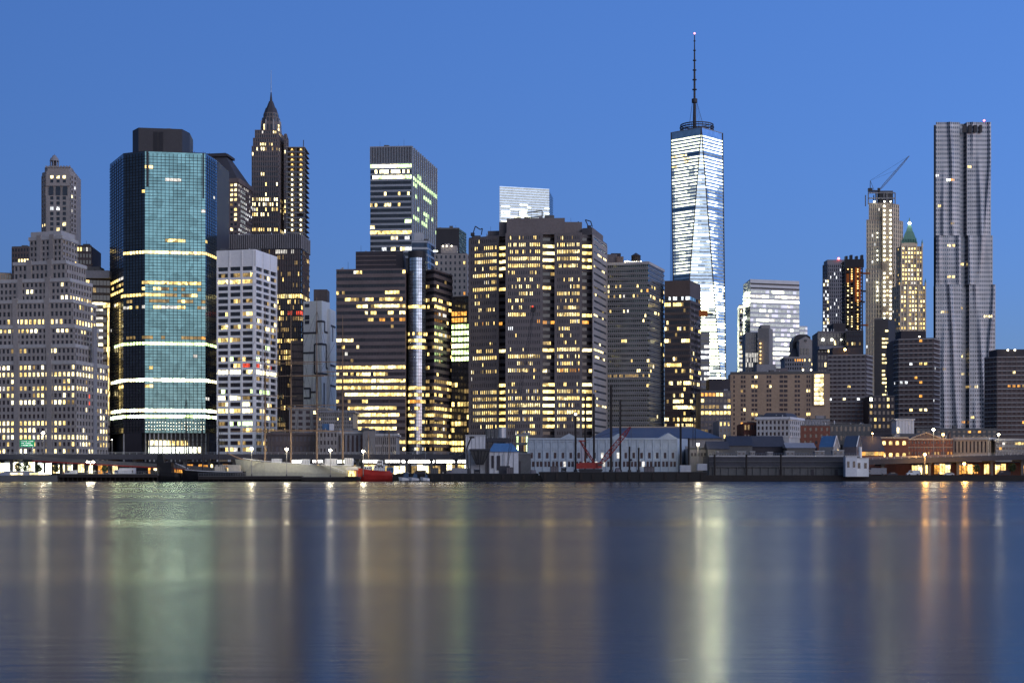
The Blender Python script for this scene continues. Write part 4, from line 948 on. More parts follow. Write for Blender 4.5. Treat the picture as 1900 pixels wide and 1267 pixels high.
def construction_towers():
    D = 1400
    b = simple_block('grey_ribbed_tower', 'grey ribbed tower with scattered window lights and a red roof beacon', 'skyscraper', [(1527, D+8), (1536, D), (1568, D)], 490, D, 'stone_grey', 30, (3, 9), 700, .55, .3, .5, lit=Lit([], .1, 'lc lw', D, 201, 1), fin=False)
    A = CH((1527, D), (1537, D)); facade(b, (A[0][0]-.2, D-1.2), (A[1][0], D-1.2), Zp(700, D), Zp(520, D), 28, 3, .3, .3, .3, 'stone_grey', lit=Lit([], .5, 'lw lc', D, 202, 1), fid=5)
    plain_box(b, 'penthouse', 1535, 1566, 482, 491, D+1, 16, 'stone_grey')
    x, y = P(1556, D); mb = MB(); mb.ball((x, y, Zp(480, D)), 1.0, 'bulb_red', 8); b.part('beacon', mb); b.done(90)
    D = 1320
    b = Thing('netted_tower_shell', 'half built dark tower with orange safety nets and hoist lights', 'construction tower', (*P(1586, D+8), GZ))
    p0, p1 = P(1568, D), P(1601, D); b.mb('core').box(p0[0]+1, p1[0]-1, D+3, D+18, GZ, Zp(482, D), 'dark_wall')
    n = 30
    for i in range(n):
        z = Zp(484+i*6.6, D); mb = MB(); mb.box(p0[0], p1[0], D, D+18, z-.5, z, 'concrete_dark'); b.part('floor_slab', mb)
    for t in (1568.5, 1577, 1583.5, 1585, 1592, 1600): x = P(t, D)[0]; b.mb('column').box(x-.5, x+.5, D-.3, D+.5, GZ, Zp(482, D), 'dark_wall')
    for k, t in enumerate((1569, 1578, 1588, 1598)): plain_box(b, 'formwork', t, t+4, 475-2*(k % 2), 484, D+1, 5, 'black_metal')
    plain_box(b, 'formwork', 1567, 1603, 481, 496, D-.6, 2, 'black_metal')
    plain_box(b, 'safety_net', 1585.5, 1597, 496, 560, D-.1, .4, 'orange_net'); plain_box(b, 'safety_net', 1570.5, 1583, 508, 524, D-.1, .4, 'orange_net')
    for i in range(26):
        for px in (1573, 1580, 1591):
            if rnd('hl', i, px) < (.75 if px == 1591 else .5):
                x = P(px, D)[0]; mb = MB(); mb.ball((x, D-.9, Zp(500+i*4.4, D)), .62, 'lwarmhot' if i < 9 else ('lw' if px != 1591 else 'lwarmhot'), 6); b.part('hoist_lamp', mb)
    for px, y, w in ((1597, 507, 17), (1599, 540, 8), (1596, 560, 9), (1597, 603, 14)): plain_box(b, 'outrigger', px, px+w, y-1.3, y+1.3, D+2, 3, 'orange_net' if w > 10 else 'dark_metal')
    b.done()
    D = 1500
    b = Thing('unfinished_stone_tower', 'tall unfinished stone tower with columns of hoist lights up its front', 'construction tower', (*P(1638, D+10), GZ))
    st = [(880, 500, 1606, 1674, 1681), (500, 408, 1607.5, 1671, 1675), (408, 376, 1612, 1664, 1668)]
    for k, (yb, yt, a, c, e) in enumerate(st):
        ch = CH((a, D+k*3), (c-14, D+k*3-1), (e, D+k*3+10)); zb = GZ if k == 0 else Zp(yb, D); body(b, ch, zb, Zp(yt, D), 'floodlit_stone')
        zz = Zp(min(yb, 690), D); nf = max(3, round((Zp(yt, D)-zz)/4.2))
        facade(b, ch[0], ch[1], zz, Zp(yt, D)-.5, nf, 11, .5, .35, .4, 'floodlit_stone', 'stone_warm', Lit([], .05, 'lc lw', D, 203+k, 1), fid=k)
        facade(b, ch[1], ch[2], zz, Zp(yt, D)-.5, nf, 5, .5, .35, .4, 'floodlit_stone', 'stone_warm', Lit([], .03, 'lc', D, 207+k, 1), fid=k+5)
    fr = b.mb('open_frame'); xa, xb = P(1614, D)[0], P(1664, D)[0]
    for x in (xa, xa+8, xa+15, xb-8, xb): fr.box(x-.4, x+.4, D+6, D+7, Zp(377, D), Zp(356, D), 'stone_grey'); fr.box(x-.4, x+.4, D+18, D+19, Zp(377, D), Zp(356, D), 'stone_grey')
    for y in (356, 366): fr.box(xa, xb, D+5.8, D+7.2, Zp(y, D)-.5, Zp(y, D)+.5, 'stone_grey')
    plain_box(b, 'core_wall', 1632, 1657, 354, 378, D+9, 8, 'concrete_dark')
    for i in range(35):
        for px, y0, p in ((1640, 375, .95), (1651.5, 375, .92), (1627, 433, .5), (1645.5, 440, .35)):
            y = y0+i*8.3
            if y < 612 and rnd('wl', i, px) < p:
                x = P(px, D)[0]; mb = MB(); mb.ball((x, D-2.2, Zp(y, D)), .85 if px != 1627 else .6, 'lhot' if px != 1645.5 else 'lw', 6); b.part('hoist_lamp', mb)
    plain_box(b, 'hoist_track', 1637, 1654.5, 380, 640, D-1.6, .8, 'stone_warm')
    x = P(1624, D)[0]; mb = MB(); mb.ball((x, D+4, Zp(373, D)), 1., 'lhot', 6); b.part('hoist_lamp', mb)
    b.done(110)
    # luffing crane on its roof
    mb = MB(); c = Thing('tower_crane', 'dark luffing tower crane on top of the unfinished stone tower', 'crane', (*P(1627, D+10), Zp(378, D)))
    x, y = P(1627, D+12); z = Zp(352, D)
    mb.lattice((x, y, Zp(378, D)), (x, y, z), 2.2, 2.2, 'dark_metal', 6, .2, False); c.part('tower', mb)
    mb = MB(); x0 = P(1616, D)[0]; x1 = P(1638, D)[0]; mb.box(x0, x1, y-1.6, y+1.6, z, z+1.3, 'black_metal'); mb.box(x0, x0+4, y-1.8, y+1.8, z+1.3, z+3.4, 'black_metal'); mb.box(x1-2.4, x1-.2, y-2, y, z+1.3, z+3.4, 'black_metal'); c.part('cab', mb)
    mb = MB(); tip = (P(1693, D)[0], y, Zp(285, D)); mb.lattice((x1-1, y, z+1), tip, 1.9, 1.2, 'stone_grey', 14, .2); c.part('jib', mb)
    mb = MB(); ap = (P(1620, D)[0], y, Zp(331, D)); mb.bar((x0+2, y-1, z+1), ap, .25, 'dark_metal'); mb.bar((x0+2, y+1, z+1), ap, .25, 'dark_metal'); mb.bar((x0+6, y, z+1), ap, .22, 'dark_metal'); c.part('back_mast', mb)
    mb = MB(); mb.bar(ap, tip, .11, 'dark_metal', 3); mb.bar(ap, (P(1668, D)[0], y, Zp(312, D)), .08, 'dark_metal', 3); c.part('cable', mb)
construction_towers()

def pinnacle_tower():
    D = 1450
    b = Thing('pinnacled_green_roof_tower', 'ornate cream tower with green pyramid roof, pinnacles and glowing lantern', 'skyscraper', (*P(1692, D+12), GZ))
    lit = Lit([(472, .9, 1683, 1696), (480, .9, 1683, 1696), (497, .9, 1683, 1696), (520, .8), (610, .8)], .85, 'lw ly ly', D, 211, 1)
    def tier(a, c, e, yb, yt, dd, nb, k, pfl=.42):
        ch = CH((a, D+14), (c, D+dd), (e, D+dd+1)); z0 = GZ if yb > 800 else Zp(yb, D); body(b, ch, z0, Zp(yt, D), 'floodlit_stone')
        zz = max(z0, Zp(640, D)); nf = max(2, round((Zp(yt, D)-zz-1)/4.1))
        facade(b, ch[1], ch[2], zz+.3, Zp(yt, D)-1, nf, nb, pfl, .45, .6, 'floodlit_stone', 'stone_warm', lit, fid=k)
        facade(b, ch[0], ch[1], zz+.3, Zp(yt, D)-1, nf, 4, .5, .45, .5, 'floodlit_stone', 'stone_warm', Lit([], .35, 'ld ly', D, 212, 1), fid=k+1)
        for px in (c, c+(e-c)*.28, c+(e-c)*.72, e):
            p = P(px, D+dd-.7); b.mb('buttress').box(p[0]-.6, p[0]+.6, D+dd-.9, D+dd+.3, zz, Zp(yt, D)+.6, 'floodlit_stone')
        p = P(e, D+dd+1)
        for q in (P(c, D+dd), p): b.mb('pinnacle').cyl(q[0], q[1], Zp(yt, D)-.5, Zp(yt, D)+3, .9, .8, 'floodlit_stone', 8); b.mb('pinnacle').cyl(q[0], q[1], Zp(yt, D)+3, Zp(yt, D)+7, .8, .05, 'copper_green', 8)
        return ch
    tier(1656, 1671, 1717, 880, 530, 0, 9, 0); ch = tier(1664, 1673, 1711, 530.5, 456, 4, 7, 2)
    f = [P(1673, D+5), P(1702, D+5), P(1702, D+19), P(1673, D+19)]; cx, cy = P(1687.5, D+12)
    def fr(k, z): return [(cx+(x-cx)*k, cy+(y-cy)*k, z) for x, y in f]
    w = b.mb('upper_wall'); w.loft(fr(1.0, Zp(456.5, D)), fr(1.0, Zp(449, D)), 'floodlit_stone')
    r = b.mb('roof'); r.loft(fr(1.02, Zp(449, D)), fr(.52, Zp(428, D)), 'copper_green'); r.loft(fr(.46, Zp(428, D)), fr(.22, Zp(415, D)), 'copper_green')
    r.loft(fr(.16, Zp(411, D)), fr(.02, Zp(400, D)), 'copper_green')
    for px in (1675, 1700): q = P(px, D+5); b.mb('pinnacle').cyl(q[0], q[1], Zp(450, D), Zp(440, D), .8, .1, 'copper_green', 6)
    for i in range(5): q = P(1678+i*4.6, D+4.8); b.mb('dormer').box(q[0]-.6, q[0]+.6, q[1]-.4, q[1]+1.6, Zp(447, D), Zp(442, D), 'copper_green')
    mb = MB(); mb.ball((cx-1, cy-4, Zp(412, D)), 1.5, 'lhot', 8); b.part('lantern', mb)
    b.done(110)
pinnacle_tower()

def dark_mids():
    D = 1060
    b = simple_block('square_roof_shed', 'dark building with bright roof floodlights left of the netted tower shell', 'building', [(1517, D), (1570, D)], 616, D, 'brick_grey', 6, (9,), 700, .4, .4, lit=Lit([(645, .5)], .05, 'lw', D, 221, 1), fin=False)
    plain_box(b, 'penthouse', 1546, 1568, 600, 617, D+3, 16, 'dark_wall')
    for px in (1527, 1543.5, 1561): x, y = P(px, D-1); mb = MB(); mb.ball((x, y, Zp(630.5, D)), .95 if px < 1550 else .5, 'lhot', 8); b.part('floodlight', mb)
    plain_box(b, 'canopy', 1520, 1572, 642, 648, D-6, 6, 'stone_grey'); b.done(40)
    simple_block('dark_side_block', 'dark block below the netted tower shell with a few pale windows', 'building', [(1570.3, 1052), (1602, 1050)], 614, 1050, 'dark_wall', 9, (7,), 700, .4, .4, lit=Lit([(634, .5, 1570, 1600, 'lw'), (640, .6)], .03, 'lw', 1050, 222, 1), cap=40)
    D = 1085
    b = simple_block('stair_light_tower', 'black slab with a ragged vertical column of lit stair windows', 'building', [(1622, D), (1648, D), (1661, D+14)], 592, D, 'black_metal', fin=False)
    for i in range(22):
        y = 614+i*7.4
        for px in (1639, 1645, 1654):
            if rnd('st', i, px) < (.6 if px < 1650 else (.85 if i > 3 else 0)):
                x = P(px, D)[0]; yy = D-.5 if px < 1648 else D+5.5
                mb = MB(); mb.box(x-1, x+1, yy-.2, yy, Zp(y+1.6, D), Zp(y-1.6, D), 'lw'); b.part('stair_window', mb)
    plain_box(b, 'low_wing', 1648, 1660, 604, 640, D+16, 10, 'dark_wall'); b.done()
    D = 960
    def balc(name, label, chp, yt, D, mat, nf, yb, lit, slabm, group):
        ch = CH(*chp); b = Thing(name, label, 'apartment building', base_of(ch)); z1 = Zp(yt, D); body(b, ch, GZ, z1, mat)
        for k in range(len(ch)-1):
            L = (Vector(ch[k+1])-Vector(ch[k])).length; nb = max(2, int(L/2.6))
            facade(b, ch[k], ch[k+1], Zp(yb, D), z1-.6, nf, nb, .42, .40, .3, mat, lit=lit, fid=k, glass='glass_brown')
            for i in range(nf+1):
                z = Zp(yb, D)+(z1-.6-Zp(yb, D))*i/nf
                b.mb('balcony').slab(ch[k], ch[k+1], z-.2, z+.2, -.05, .75, slabm)
        return b
    b = balc('balcony_apartment_block', 'brown apartment block with thin pale balcony lines beside the rippled steel tower', [(1659, 975), (1668, 966), (1731, 960), (1743, 972)], 627, 960, 'brick_brown', 20, 800, Lit([(656, .2, 1694, 1700, 'lo'), (666, .6, 1700, 1708, 'lo'), (677, .7, 1706, 1724, 'lo ly'), (682, .6, 1700, 1706, 'lg'), (700, .6, 1696, 1704, 'lo'), (708, .3), (734, .9, 1700, 1710, 'lo'), (760, .5, 1682, 1694, 'ly'), (759, .8, 1708, 1722, 'lw')], .015, 'lo ly lc', 960, 223, 1), 'limestone_pale', None)
    plain_box(b, 'penthouse', 1672, 1718, 614, 628, 968, 14, 'dark_wall'); x, y = P(1706, 962); mb = MB(); mb.ball((x, y, Zp(624, 960)), .5, 'bulb_small'); b.part('roof_lamp', mb); b.done(100)
    b = balc('balcony_apartment_block', 'dark blue grey apartment block with many thin balcony lines, beside the lit stair column', [(1536, 905), (1606, 900), (1618, 912)], 657, 900, 'brick_grey', 18, 800, Lit([(709, .6, 1582, 1590, 'lw'), (717, .8, 1574, 1584, 'ly lo'), (684, .4, 1550, 1556, 'lw'), (740, .3)], .02, 'lw lc', 900, 224, 1), 'ledge_pale', None)
    plain_box(b, 'penthouse', 1545, 1600, 645, 658, 908, 10, 'dark_wall'); x, y = P(1568, 902); mb = MB(); mb.ball((x, y, Zp(648, 900)), .7, 'bulb_orange'); b.part('roof_lamp', mb); b.done(100)
    b = balc('balcony_apartment_block', 'near black apartment block at the right edge with lines of balconies', [(1827, 930), (1850, 920), (1985, 915)], 661, 920, 'brick_brown', 17, 806, Lit([(687, .8, 1878, 1888, 'lw'), (713, .5, 1868, 1900, 'lw lo'), (718, .6, 1870, 1895, 'lo')], .03, 'lw lo lc', 920, 225, 1), 'ledge_pale', None)
    plain_box(b, 'penthouse', 1850, 1990, 648, 662, 926, 16, 'dark_wall')
    for px in (1883, 1870): x, y = P(px, 922); mb = MB(); mb.ball((x, y, Zp(649, 920)), .6, 'bulb_small'); b.part('roof_lamp', mb)
    b.done(100)
    b = simple_block('lit_window_block', 'small dark block with a few big warm windows between two balcony apartment blocks', 'building', [(1612, 880), (1660, 880)], 735, 880, 'dark_wall', 5, (6,), 800, .45, .5, lit=Lit([(745, .8, 1612, 1622, 'lhot')], .28, 'ly lw ld', 880, 226, 1), fin=False); b.done()
dark_mids()

def rippled_tower():
    D = 1160
    b = Thing('rippled_steel_tower', 'tall stainless steel tower with rippling folded facade and two stepped tiers', 'skyscraper', (*P(1790, D+15), GZ))
    tiers = [(880, 528, 1736, 1847), (528, 437, 1736.5, 1842), (437, 227, 1736.5, 1838.5)]
    fl = 3.2
    lits = {}
    W = b.mb('wall'); N = 78
    litl = [(1738, 330, 'lc'), (1760, 335, 'lhot'), (1768, 334, 'lo'), (1799, 307, 'ly'), (1742, 386, 'ly'), (1762, 459, 'lw'), (1769, 459, 'ly'), (1788, 490, 'ly'), (1762, 510, 'ly'), (1770, 510, 'ly'), (1767, 414, 'ld'), (1749, 576, 'lw'), (1755, 576, 'ld'), (1829, 590, 'lw'), (1837, 590, 'lw'), (1786, 572, 'ld'), (1788, 657, 'ly'), (1789, 696, 'lw'), (1811, 717, 'lw'), (1798, 716, 'ld'), (1751, 686, 'ld'), (1792, 780, 'lo'), (1805, 778, 'ly')]
    def surf(t, z, k):
        """rippling skin: 0..1 across the front, with a recess near the middle"""
        px = tiers[k][2]+(tiers[k][3]-tiers[k][2])*t
        x = (px-950)/FP*D
        dep = 5.5 if .44 < t < .56 else 0
        amp = .2+.8*min(1, abs(t-.5)*8)
        y = D+dep-k*0+.0
        f = 0
        for q, (c, w, a, s, ph) in enumerate(((.10, .05, 1.5, 55, 0), (.25, .05, 1.9, 75, 1.4), (.37, .06, 1.7, 60, 2.6), (.63, .05, 1.8, 70, .7), (.78, .06, 2.1, 85, 2.2), (.93, .04, 1.6, 50, 3.9))):
            cc = c+.05*math.sin(z/s+ph+k*2.3)+.018*math.sin(z/(s*.31)+ph*3)
            f += a*.62*math.exp(-((t-cc)/(w*.72))**2)*max(.08, .5+.7*math.sin(z/31.+ph*2.7+k*1.3))
        return (x, y-f*amp, z)
    for k, (yb, yt, a, c) in enumerate(tiers):
        z0 = GZ if k == 0 else Zp(yb, D); z1 = Zp(yt, D); nz = int((z1-z0)/fl); ww = []
        xL, xR = P(a, D)[0], P(c, D)[0]
        b.mb('core').prism([(xL+.3, D+7), (xR-.3, D+7), (xR-.5, D+34+k), (xL*(D+36)/D, D+34+k)], GZ, z1-.5, 'aluminium', 'concrete_dark')
        dz = (z1-z0)/nz
        for i in range(nz):
            za = z0+i*dz; zm = za+dz*.48; zc = za+dz
            py = HZ-((zm+zc)/2-CZ)*FP/D
            for j in range(N):
                t0, t1 = j/N, (j+1)/N
                W.face([surf(t0, za, k), surf(t1, za, k), surf(t1, zm, k), surf(t0, zm, k)], 'steel_bright')
                g = j % 3
                if g == 2 or (k == 2 and i > nz-3 and False): W.face([surf(t0, zm, k), surf(t1, zm, k), surf(t1, zc, k), surf(t0, zc, k)], 'steel_bright')
                else:
                    px = a+(c-a)*(t0+t1)/2; m = None
                    for (lx, ly, lm) in litl:
                        if abs(ly-py) <= dz*.5*FP/D and abs(px-lx) < 3.4: m = lm
                    q = [((surf(t0, zm, k), surf(t1, zm, k), surf(t1, zc, k), surf(t0, zc, k)), m or 'glass_blue')]
                    b.wins.append(dict(c=surf((t0+t1)/2, zm, k), lit=bool(m), k=-z0-i, key=None, q=q))
            # side return
            for t, s in ((0, -1), (1, 1)):
                p0, p1 = surf(t, za, k), surf(t, zc, k); e = [(p0[0]+(5 if s < 0 else 0), D+9, za), (p1[0]+(5 if s < 0 else 0), D+9, zc)]
                pm, em = surf(t, zm, k), (e[0][0], D+9, zm)
                for (lo, hi, l2, h2, mt) in ((p0, pm, e[0], em, 'steel_bright'), (pm, p1, em, e[1], 'glass_blue')): W.face([l2, lo, hi, h2] if s < 0 else [lo, l2, h2, hi], mt)
        top = [surf(j/N, z1, k) for j in range(N+1)]
        W.face(top+[(xR-.5, D+34, z1), (xL*(D+36)/D, D+34, z1)], 'concrete_dark')
        # bright side strip of the receding right face
        sd = b.mb('side_wall')
        for i in range(nz):
            za = z0+i*dz; f = 1.2*math.sin(za/19+k); 
            sd.prism([(xR-.4, D+7.5), (xR+.4+.5*f, D+9), (xR+.6+.5*f, D+33), (xR-.4, D+33.5)], za, za+dz*.5, 'steel_bright'); sd.prism([(xR-.4, D+7.6), (xR+.2+.3*f, D+9.1), (xR+.4+.3*f, D+32.9), (xR-.4, D+33.4)], za+dz*.5, za+dz, 'glass_blue')
    z1 = Zp(227, D); c = b.mb('crown_screen')
    for px, w in ((1790, 7), (1800, 6), (1810, 6), (1820, 5)): plain_box(b, 'crown_louvre', px-w/2, px+w/2, 232, 246, D-2.6, 1.2, 'black_metal')
    x, y = P(1826, D); mb = MB(); mb.ball((x, y, z1+1.2), .7, 'bulb_red', 6); b.part('beacon', mb)
    b.done(100)
rippled_tower()
# ================================================================== WATERFRONT
SHORE = 645.
def sheet(name, x0, x1, y0, y1, z, mat):
    mb = MB(); mb.face([(x0, y0, z), (x1, y0, z), (x1, y1, z), (x0, y1, z)], mat)
    return solo(name, mb, None, None, (0, y0, z), kind='structure')
def water_mat():
    m, nt, bs = new_mat('water')
    bs.inputs['Base Color'].default_value = (.012, .018, .030, 1); bs.inputs['IOR'].default_value = 1.16
    g = node(nt, 'ShaderNodeNewGeometry')
    def tex(scale, det=4):
        mp = node(nt, 'ShaderNodeMapping'); mp.inputs['Scale'].default_value = scale; nt.links.new(g.outputs['Position'], mp.inputs['Vector'])
        n = node(nt, 'ShaderNodeTexNoise'); n.inputs['Scale'].default_value = 1; n.inputs['Detail'].default_value = det; nt.links.new(mp.outputs['Vector'], n.inputs['Vector']); return n.outputs['Fac']
    # calm water with a wind-ruffled strip in mid river and long slicks
    sy = node(nt, 'ShaderNodeSeparateXYZ'); nt.links.new(g.outputs['Position'], sy.inputs[0])
    a = tex((.0012, .016, 1), 3); wob = tex((.004, .012, 1), 2)
    ad = node(nt, 'ShaderNodeMath', operation='MULTIPLY_ADD'); nt.links.new(wob, ad.inputs[0]); ad.inputs[1].default_value = 60; nt.links.new(sy.outputs['Y'], ad.inputs[2])
    def ramp_(a0, a1, b0, b1, src):
        m_ = node(nt, 'ShaderNodeMapRange', interpolation_type='SMOOTHSTEP'); m_.inputs['From Min'].default_value = a0; m_.inputs['From Max'].default_value = a1; m_.inputs['To Min'].default_value = b0; m_.inputs['To Max'].default_value = b1; nt.links.new(src, m_.inputs['Value']); return m_.outputs['Result']
    up = ramp_(165, 205, 0, 1, ad.outputs[0]); dn = ramp_(400, 470, 1, 0, ad.outputs[0])
    st = node(nt, 'ShaderNodeMath', operation='MULTIPLY'); nt.links.new(up, st.inputs[0]); nt.links.new(dn, st.inputs[1])
    base = ramp_(.36, .64, .185, .245, a)
    ro = node(nt, 'ShaderNodeMath', operation='MULTIPLY_ADD'); nt.links.new(st.outputs[0], ro.inputs[0]); ro.inputs[1].default_value = .045; nt.links.new(base, ro.inputs[2])
    nt.links.new(ro.outputs[0], bs.inputs['Roughness'])
    # ripples averaged by the long exposure
    r1 = tex((.10, .9, 1), 3); r2 = tex((.35, 3.2, 1), 2)
    b1 = node(nt, 'ShaderNodeBump'); b1.inputs['Strength'].default_value = 1; b1.inputs['Distance'].default_value = .013; nt.links.new(r1, b1.inputs['Height'])
    b2 = node(nt, 'ShaderNodeBump'); b2.inputs['Strength'].default_value = 1; b2.inputs['Distance'].default_value = .003; nt.links.new(r2, b2.inputs['Height']); nt.links.new(b1.outputs['Normal'], b2.inputs['Normal'])
    nt.links.new(b2.outputs['Normal'], bs.inputs['Normal'])
water_mat()
sheet('water', -4500, 4500, -400, SHORE+1.5, 0, 'water')
sheet('ground', -6000, 6000, SHORE, 9000, GZ, 'asphalt')
mb = MB(); mb.box(-4500, 4500, SHORE-.6, SHORE+.9, -2, GZ+.25, 'timber_pile'); solo('sea_wall', mb, 'long low dark timber sea wall along the far bank', 'sea wall', (0, SHORE, 0))

# ---------------------------------------------------------------- lamps
LIGHTN = 0
def point(loc, power, col, r=.5):
    l = bpy.data.lights.new('lamp_light', 'POINT'); l.energy = power; l.color = col; l.shadow_soft_size = r
    o = bpy.data.objects.new('lamp_light', l); COL.objects.link(o); o.location = loc
def lamp(px, py, D, zb, label, orange=False, power=1700, double=False, r=.62):
    x, y = P(px, D); z = Zp(py, D)
    t = Thing('street_lamp', label, 'street lamp', (x, y, zb), 'street lamps along the waterfront')
    mb = MB(); mb.cyl(x, y, zb, z-.3, .17, .11, 'concrete', 8); mb.cyl(x, y, zb, zb+.8, .3, .2, 'dark_metal', 8); t.part('post', mb)
    for s in ((-1.1, 1.1) if double else (0,)):
        mb = MB(); mb.ball((x+s, y, z), r, 'bulb_orange' if orange else 'bulb_white', 10, .8); t.part('lamp_head', mb)
        if s: mb = MB(); mb.bar((x, y, z-.5), (x+s, y, z-.2), .1, 'concrete'); t.part('arm', mb)
    point((x, y-1.2, z-.2), power, (1, .5, .12) if orange else (1, .88, .62), 1.0)

# ---------------------------------------------------------------- elevated highway
def viaduct(pts, D, dep, label, cols, lit, thick, rail=True):
    (xa, ya), (xb, yb) = pts
    A, B = P(xa, D), P(xb, D); za, zb = Zp(ya, D), Zp(yb, D); th = thick*D/FP
    t = Thing('elevated_highway', label, 'elevated highway', ((A[0]+B[0])/2, D+dep/2, GZ))
    def slab(y0, y1, d0, d1, mat, name):
        mb = MB(); mb.loft([(A[0], y0, za+d0), (A[0], y1, za+d0), (A[0], y1, za+d1), (A[0], y0, za+d1)], [(B[0], y0, zb+d0), (B[0], y1, zb+d0), (B[0], y1, zb+d1), (B[0], y0, zb+d1)], mat); t.part(name, mb)
    slab(D, D+dep, -th*.55, -th*.15, 'concrete_dark', 'deck'); slab(D-.4, D+.6, -th, 0, 'slate_roof', 'edge_girder'); slab(D+dep*.5, D+dep*.5+.8, -th*.95, -th*.56, 'dark_metal', 'girder')
    slab(D+dep-.4, D+dep+.3, -th, .3, 'concrete_dark', 'edge_girder')
    slab(D-.1, D+.1, .9, 1.02, 'steel_bright', 'rail'); slab(D-.08, D+.08, .45, .53, 'aluminium', 'rail')
    mb = MB(); n = int((B[0]-A[0])/3)
    for i in range(n): x = A[0]+(B[0]-A[0])*i/n; z = za+(zb-za)*i/n; mb.box(x-.06, x+.06, D-.06, D+.06, z, z+.9, 'aluminium')
    t.part('rail_posts', mb)
    for px in cols:
        x = P(px, D)[0]; z = za+(zb-za)*(px-xa)/(xb-xa)-th*.9
        mb = MB(); mb.box(x-.55, x+.55, D+2, D+3.2, GZ, z, 'concrete_dark'); mb.box(x-.9, x+.9, D+1.2, D+dep-1, z-.9, z, 'concrete_dark'); t.part('column', mb)
    for (p0, p1, m) in lit:
        mb = MB(); a, c = P(p0, D)[0], P(p1, D)[0]; z = za-th
        n = max(1, int((c-a)/3.1))
        for i in range(n):
            xx = a+(c-a)*i/n; e = rnd('vt', p0, i)
            mb.box(xx, xx+(c-a)/n*.92, D+2.4, D+3.2, z-1.55+.2*e, z-.25, m)
        t.part('tube_light', mb)
    return t
viaduct(((-140, 843), (884, 843)), 668, 15, 'long grey elevated highway on columns along the left bank, bright tube lights beneath', list(range(-120, 880, 46)),
        [(538, 559, 'bulb_tube'), (579, 598, 'bulb_tube'), (604, 644, 'lhot'), (672, 709, 'bulb_tube'), (714, 742, 'bulb_tube'), (745, 806, 'bulb_tube'), (809, 873, 'bulb_tube')], 9)
viaduct(((1606, 853), (2050, 839)), 662, 14, 'grey elevated highway rising to the right edge over orange lit stalls', [1640, 1717, 1727, 1780, 1843, 1900, 1960], [], 9)
def ramp():
    mb = MB(); D = 662; A, B = P(60, D), P(500, D)
    za, zb, zc = Zp(847, D), Zp(868, D), Zp(876, D)
    M_ = P(330, D)
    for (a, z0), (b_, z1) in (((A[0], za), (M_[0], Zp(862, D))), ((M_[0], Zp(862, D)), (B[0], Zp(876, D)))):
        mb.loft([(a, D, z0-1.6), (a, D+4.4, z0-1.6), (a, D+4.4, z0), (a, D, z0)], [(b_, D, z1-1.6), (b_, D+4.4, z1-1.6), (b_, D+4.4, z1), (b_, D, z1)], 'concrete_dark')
        mb.loft([(a, D-.3, z0-2.0), (a, D+.5, z0-2.0), (a, D+.5, z0-1.5), (a, D-.3, z0-1.5)], [(b_, D-.3, z1-2.0), (b_, D+.5, z1-2.0), (b_, D+.5, z1-1.5), (b_, D-.3, z1-1.5)], 'red_paint')  # tail-light streak under the ramp, put in as a red-coloured strip
    for px in range(80, 470, 40): x = P(px, D)[0]; mb.box(x-.4, x+.4, D+1.5, D+2.5, GZ, Zp(847+(px-60)*.055, D)-1.5, 'concrete_dark')
    solo('highway_ramp', mb, 'blue grey ramp with a tail-light red glow painted on its edge sloping down from the elevated highway', 'ramp')
ramp()

# ---------------------------------------------------------------- shop rows under the highways
def shop_row(name, label, pa, pb, D, y0, y1, n, fn, mat='dark_wall', roofmat='dark_metal'):
    b = Thing(name, label, 'shop row', base_of(CH((pa, D), (pb, D))))
    A, B = P(pa, D), P(pb, D); z1 = Zp(y0, D)
    b.mb('wall').prism(footprint([A, B], 12), GZ, z1, mat); b.mb('roof').slab(A, B, z1, z1+.4, -12, .6, roofmat, .3)
    w = (B[0]-A[0])/n
    for i in range(n):
        px = pa+(pb-pa)*(i+.5)/n; m = fn(px, i)
        if m is None: continue
        x = A[0]+w*i; h = .4+.5*rnd('sw', name, i); mb = MB(); za = GZ+.5+.5*rnd('sx', i); zc = z1-.3-h*.6
        mb.face([(x+w*.06, D-.12, za), (x+w*.94, D-.12, za), (x+w*.94, D-.12, zc), (x+w*.06, D-.12, zc)], m); b.part('shop_window', mb)
        b.mb('frame').box(x-.08, x+.08, D-.3, D, GZ, z1, 'dark_metal'); b.mb('frame').box(x+w*.5-.06, x+w*.5+.06, D-.2, D, GZ, z1, 'dark_metal')
        if rnd('aw', name, i) < .4: b.mb('awning').loft([(x, D-.1, zc), (x+w, D-.1, zc), (x+w, D-.1, zc+.3), (x, D-.1, zc+.3)], [(x, D-1.6, zc-.5), (x+w, D-1.6, zc-.5), (x+w, D-1.6, zc-.45), (x, D-1.6, zc-.45)], 'canvas' if rnd('ac', i) < .5 else 'dark_metal')
    b.done()
shop_row('shop_row', 'brightly lit glazed shops under the highway at the left edge', -60, 96, 690, 854, 880, 18, lambda px, i: ('lhot' if rnd('s1', i) < .45 else 'lwc' if rnd('s1', i) < .85 else None))
shop_row('shop_row', 'darker half lit shop fronts under the ramp, right of the bright left shops', 98, 470, 692, 858, 880, 40, lambda px, i: ('lwc' if px < 180 and rnd('s2', i) < .45 else 'lo' if rnd('s2', i) < .22 else 'lw' if rnd('s2', i) > .78 else None))
shop_row('shop_row', 'lit shop fronts behind the ships under the tube lights', 545, 872, 694, 859, 880, 30, lambda px, i: ('lwc' if rnd('s3', i) < .25 else 'ly' if rnd('s3', i) < .5 else 'ld' if rnd('s3', i) < .75 else None))
shop_row('market_stalls', 'glowing orange market stalls under the right hand highway', 1640, 1990, 680, 858, 882, 34, lambda px, i: (None if px < 1676 or rnd('s4', i) > .8 else 'lwarmhot' if rnd('s4', i) < .3 else 'lw' if rnd('s4', i) < .42 else 'lo'), 'brick_red')

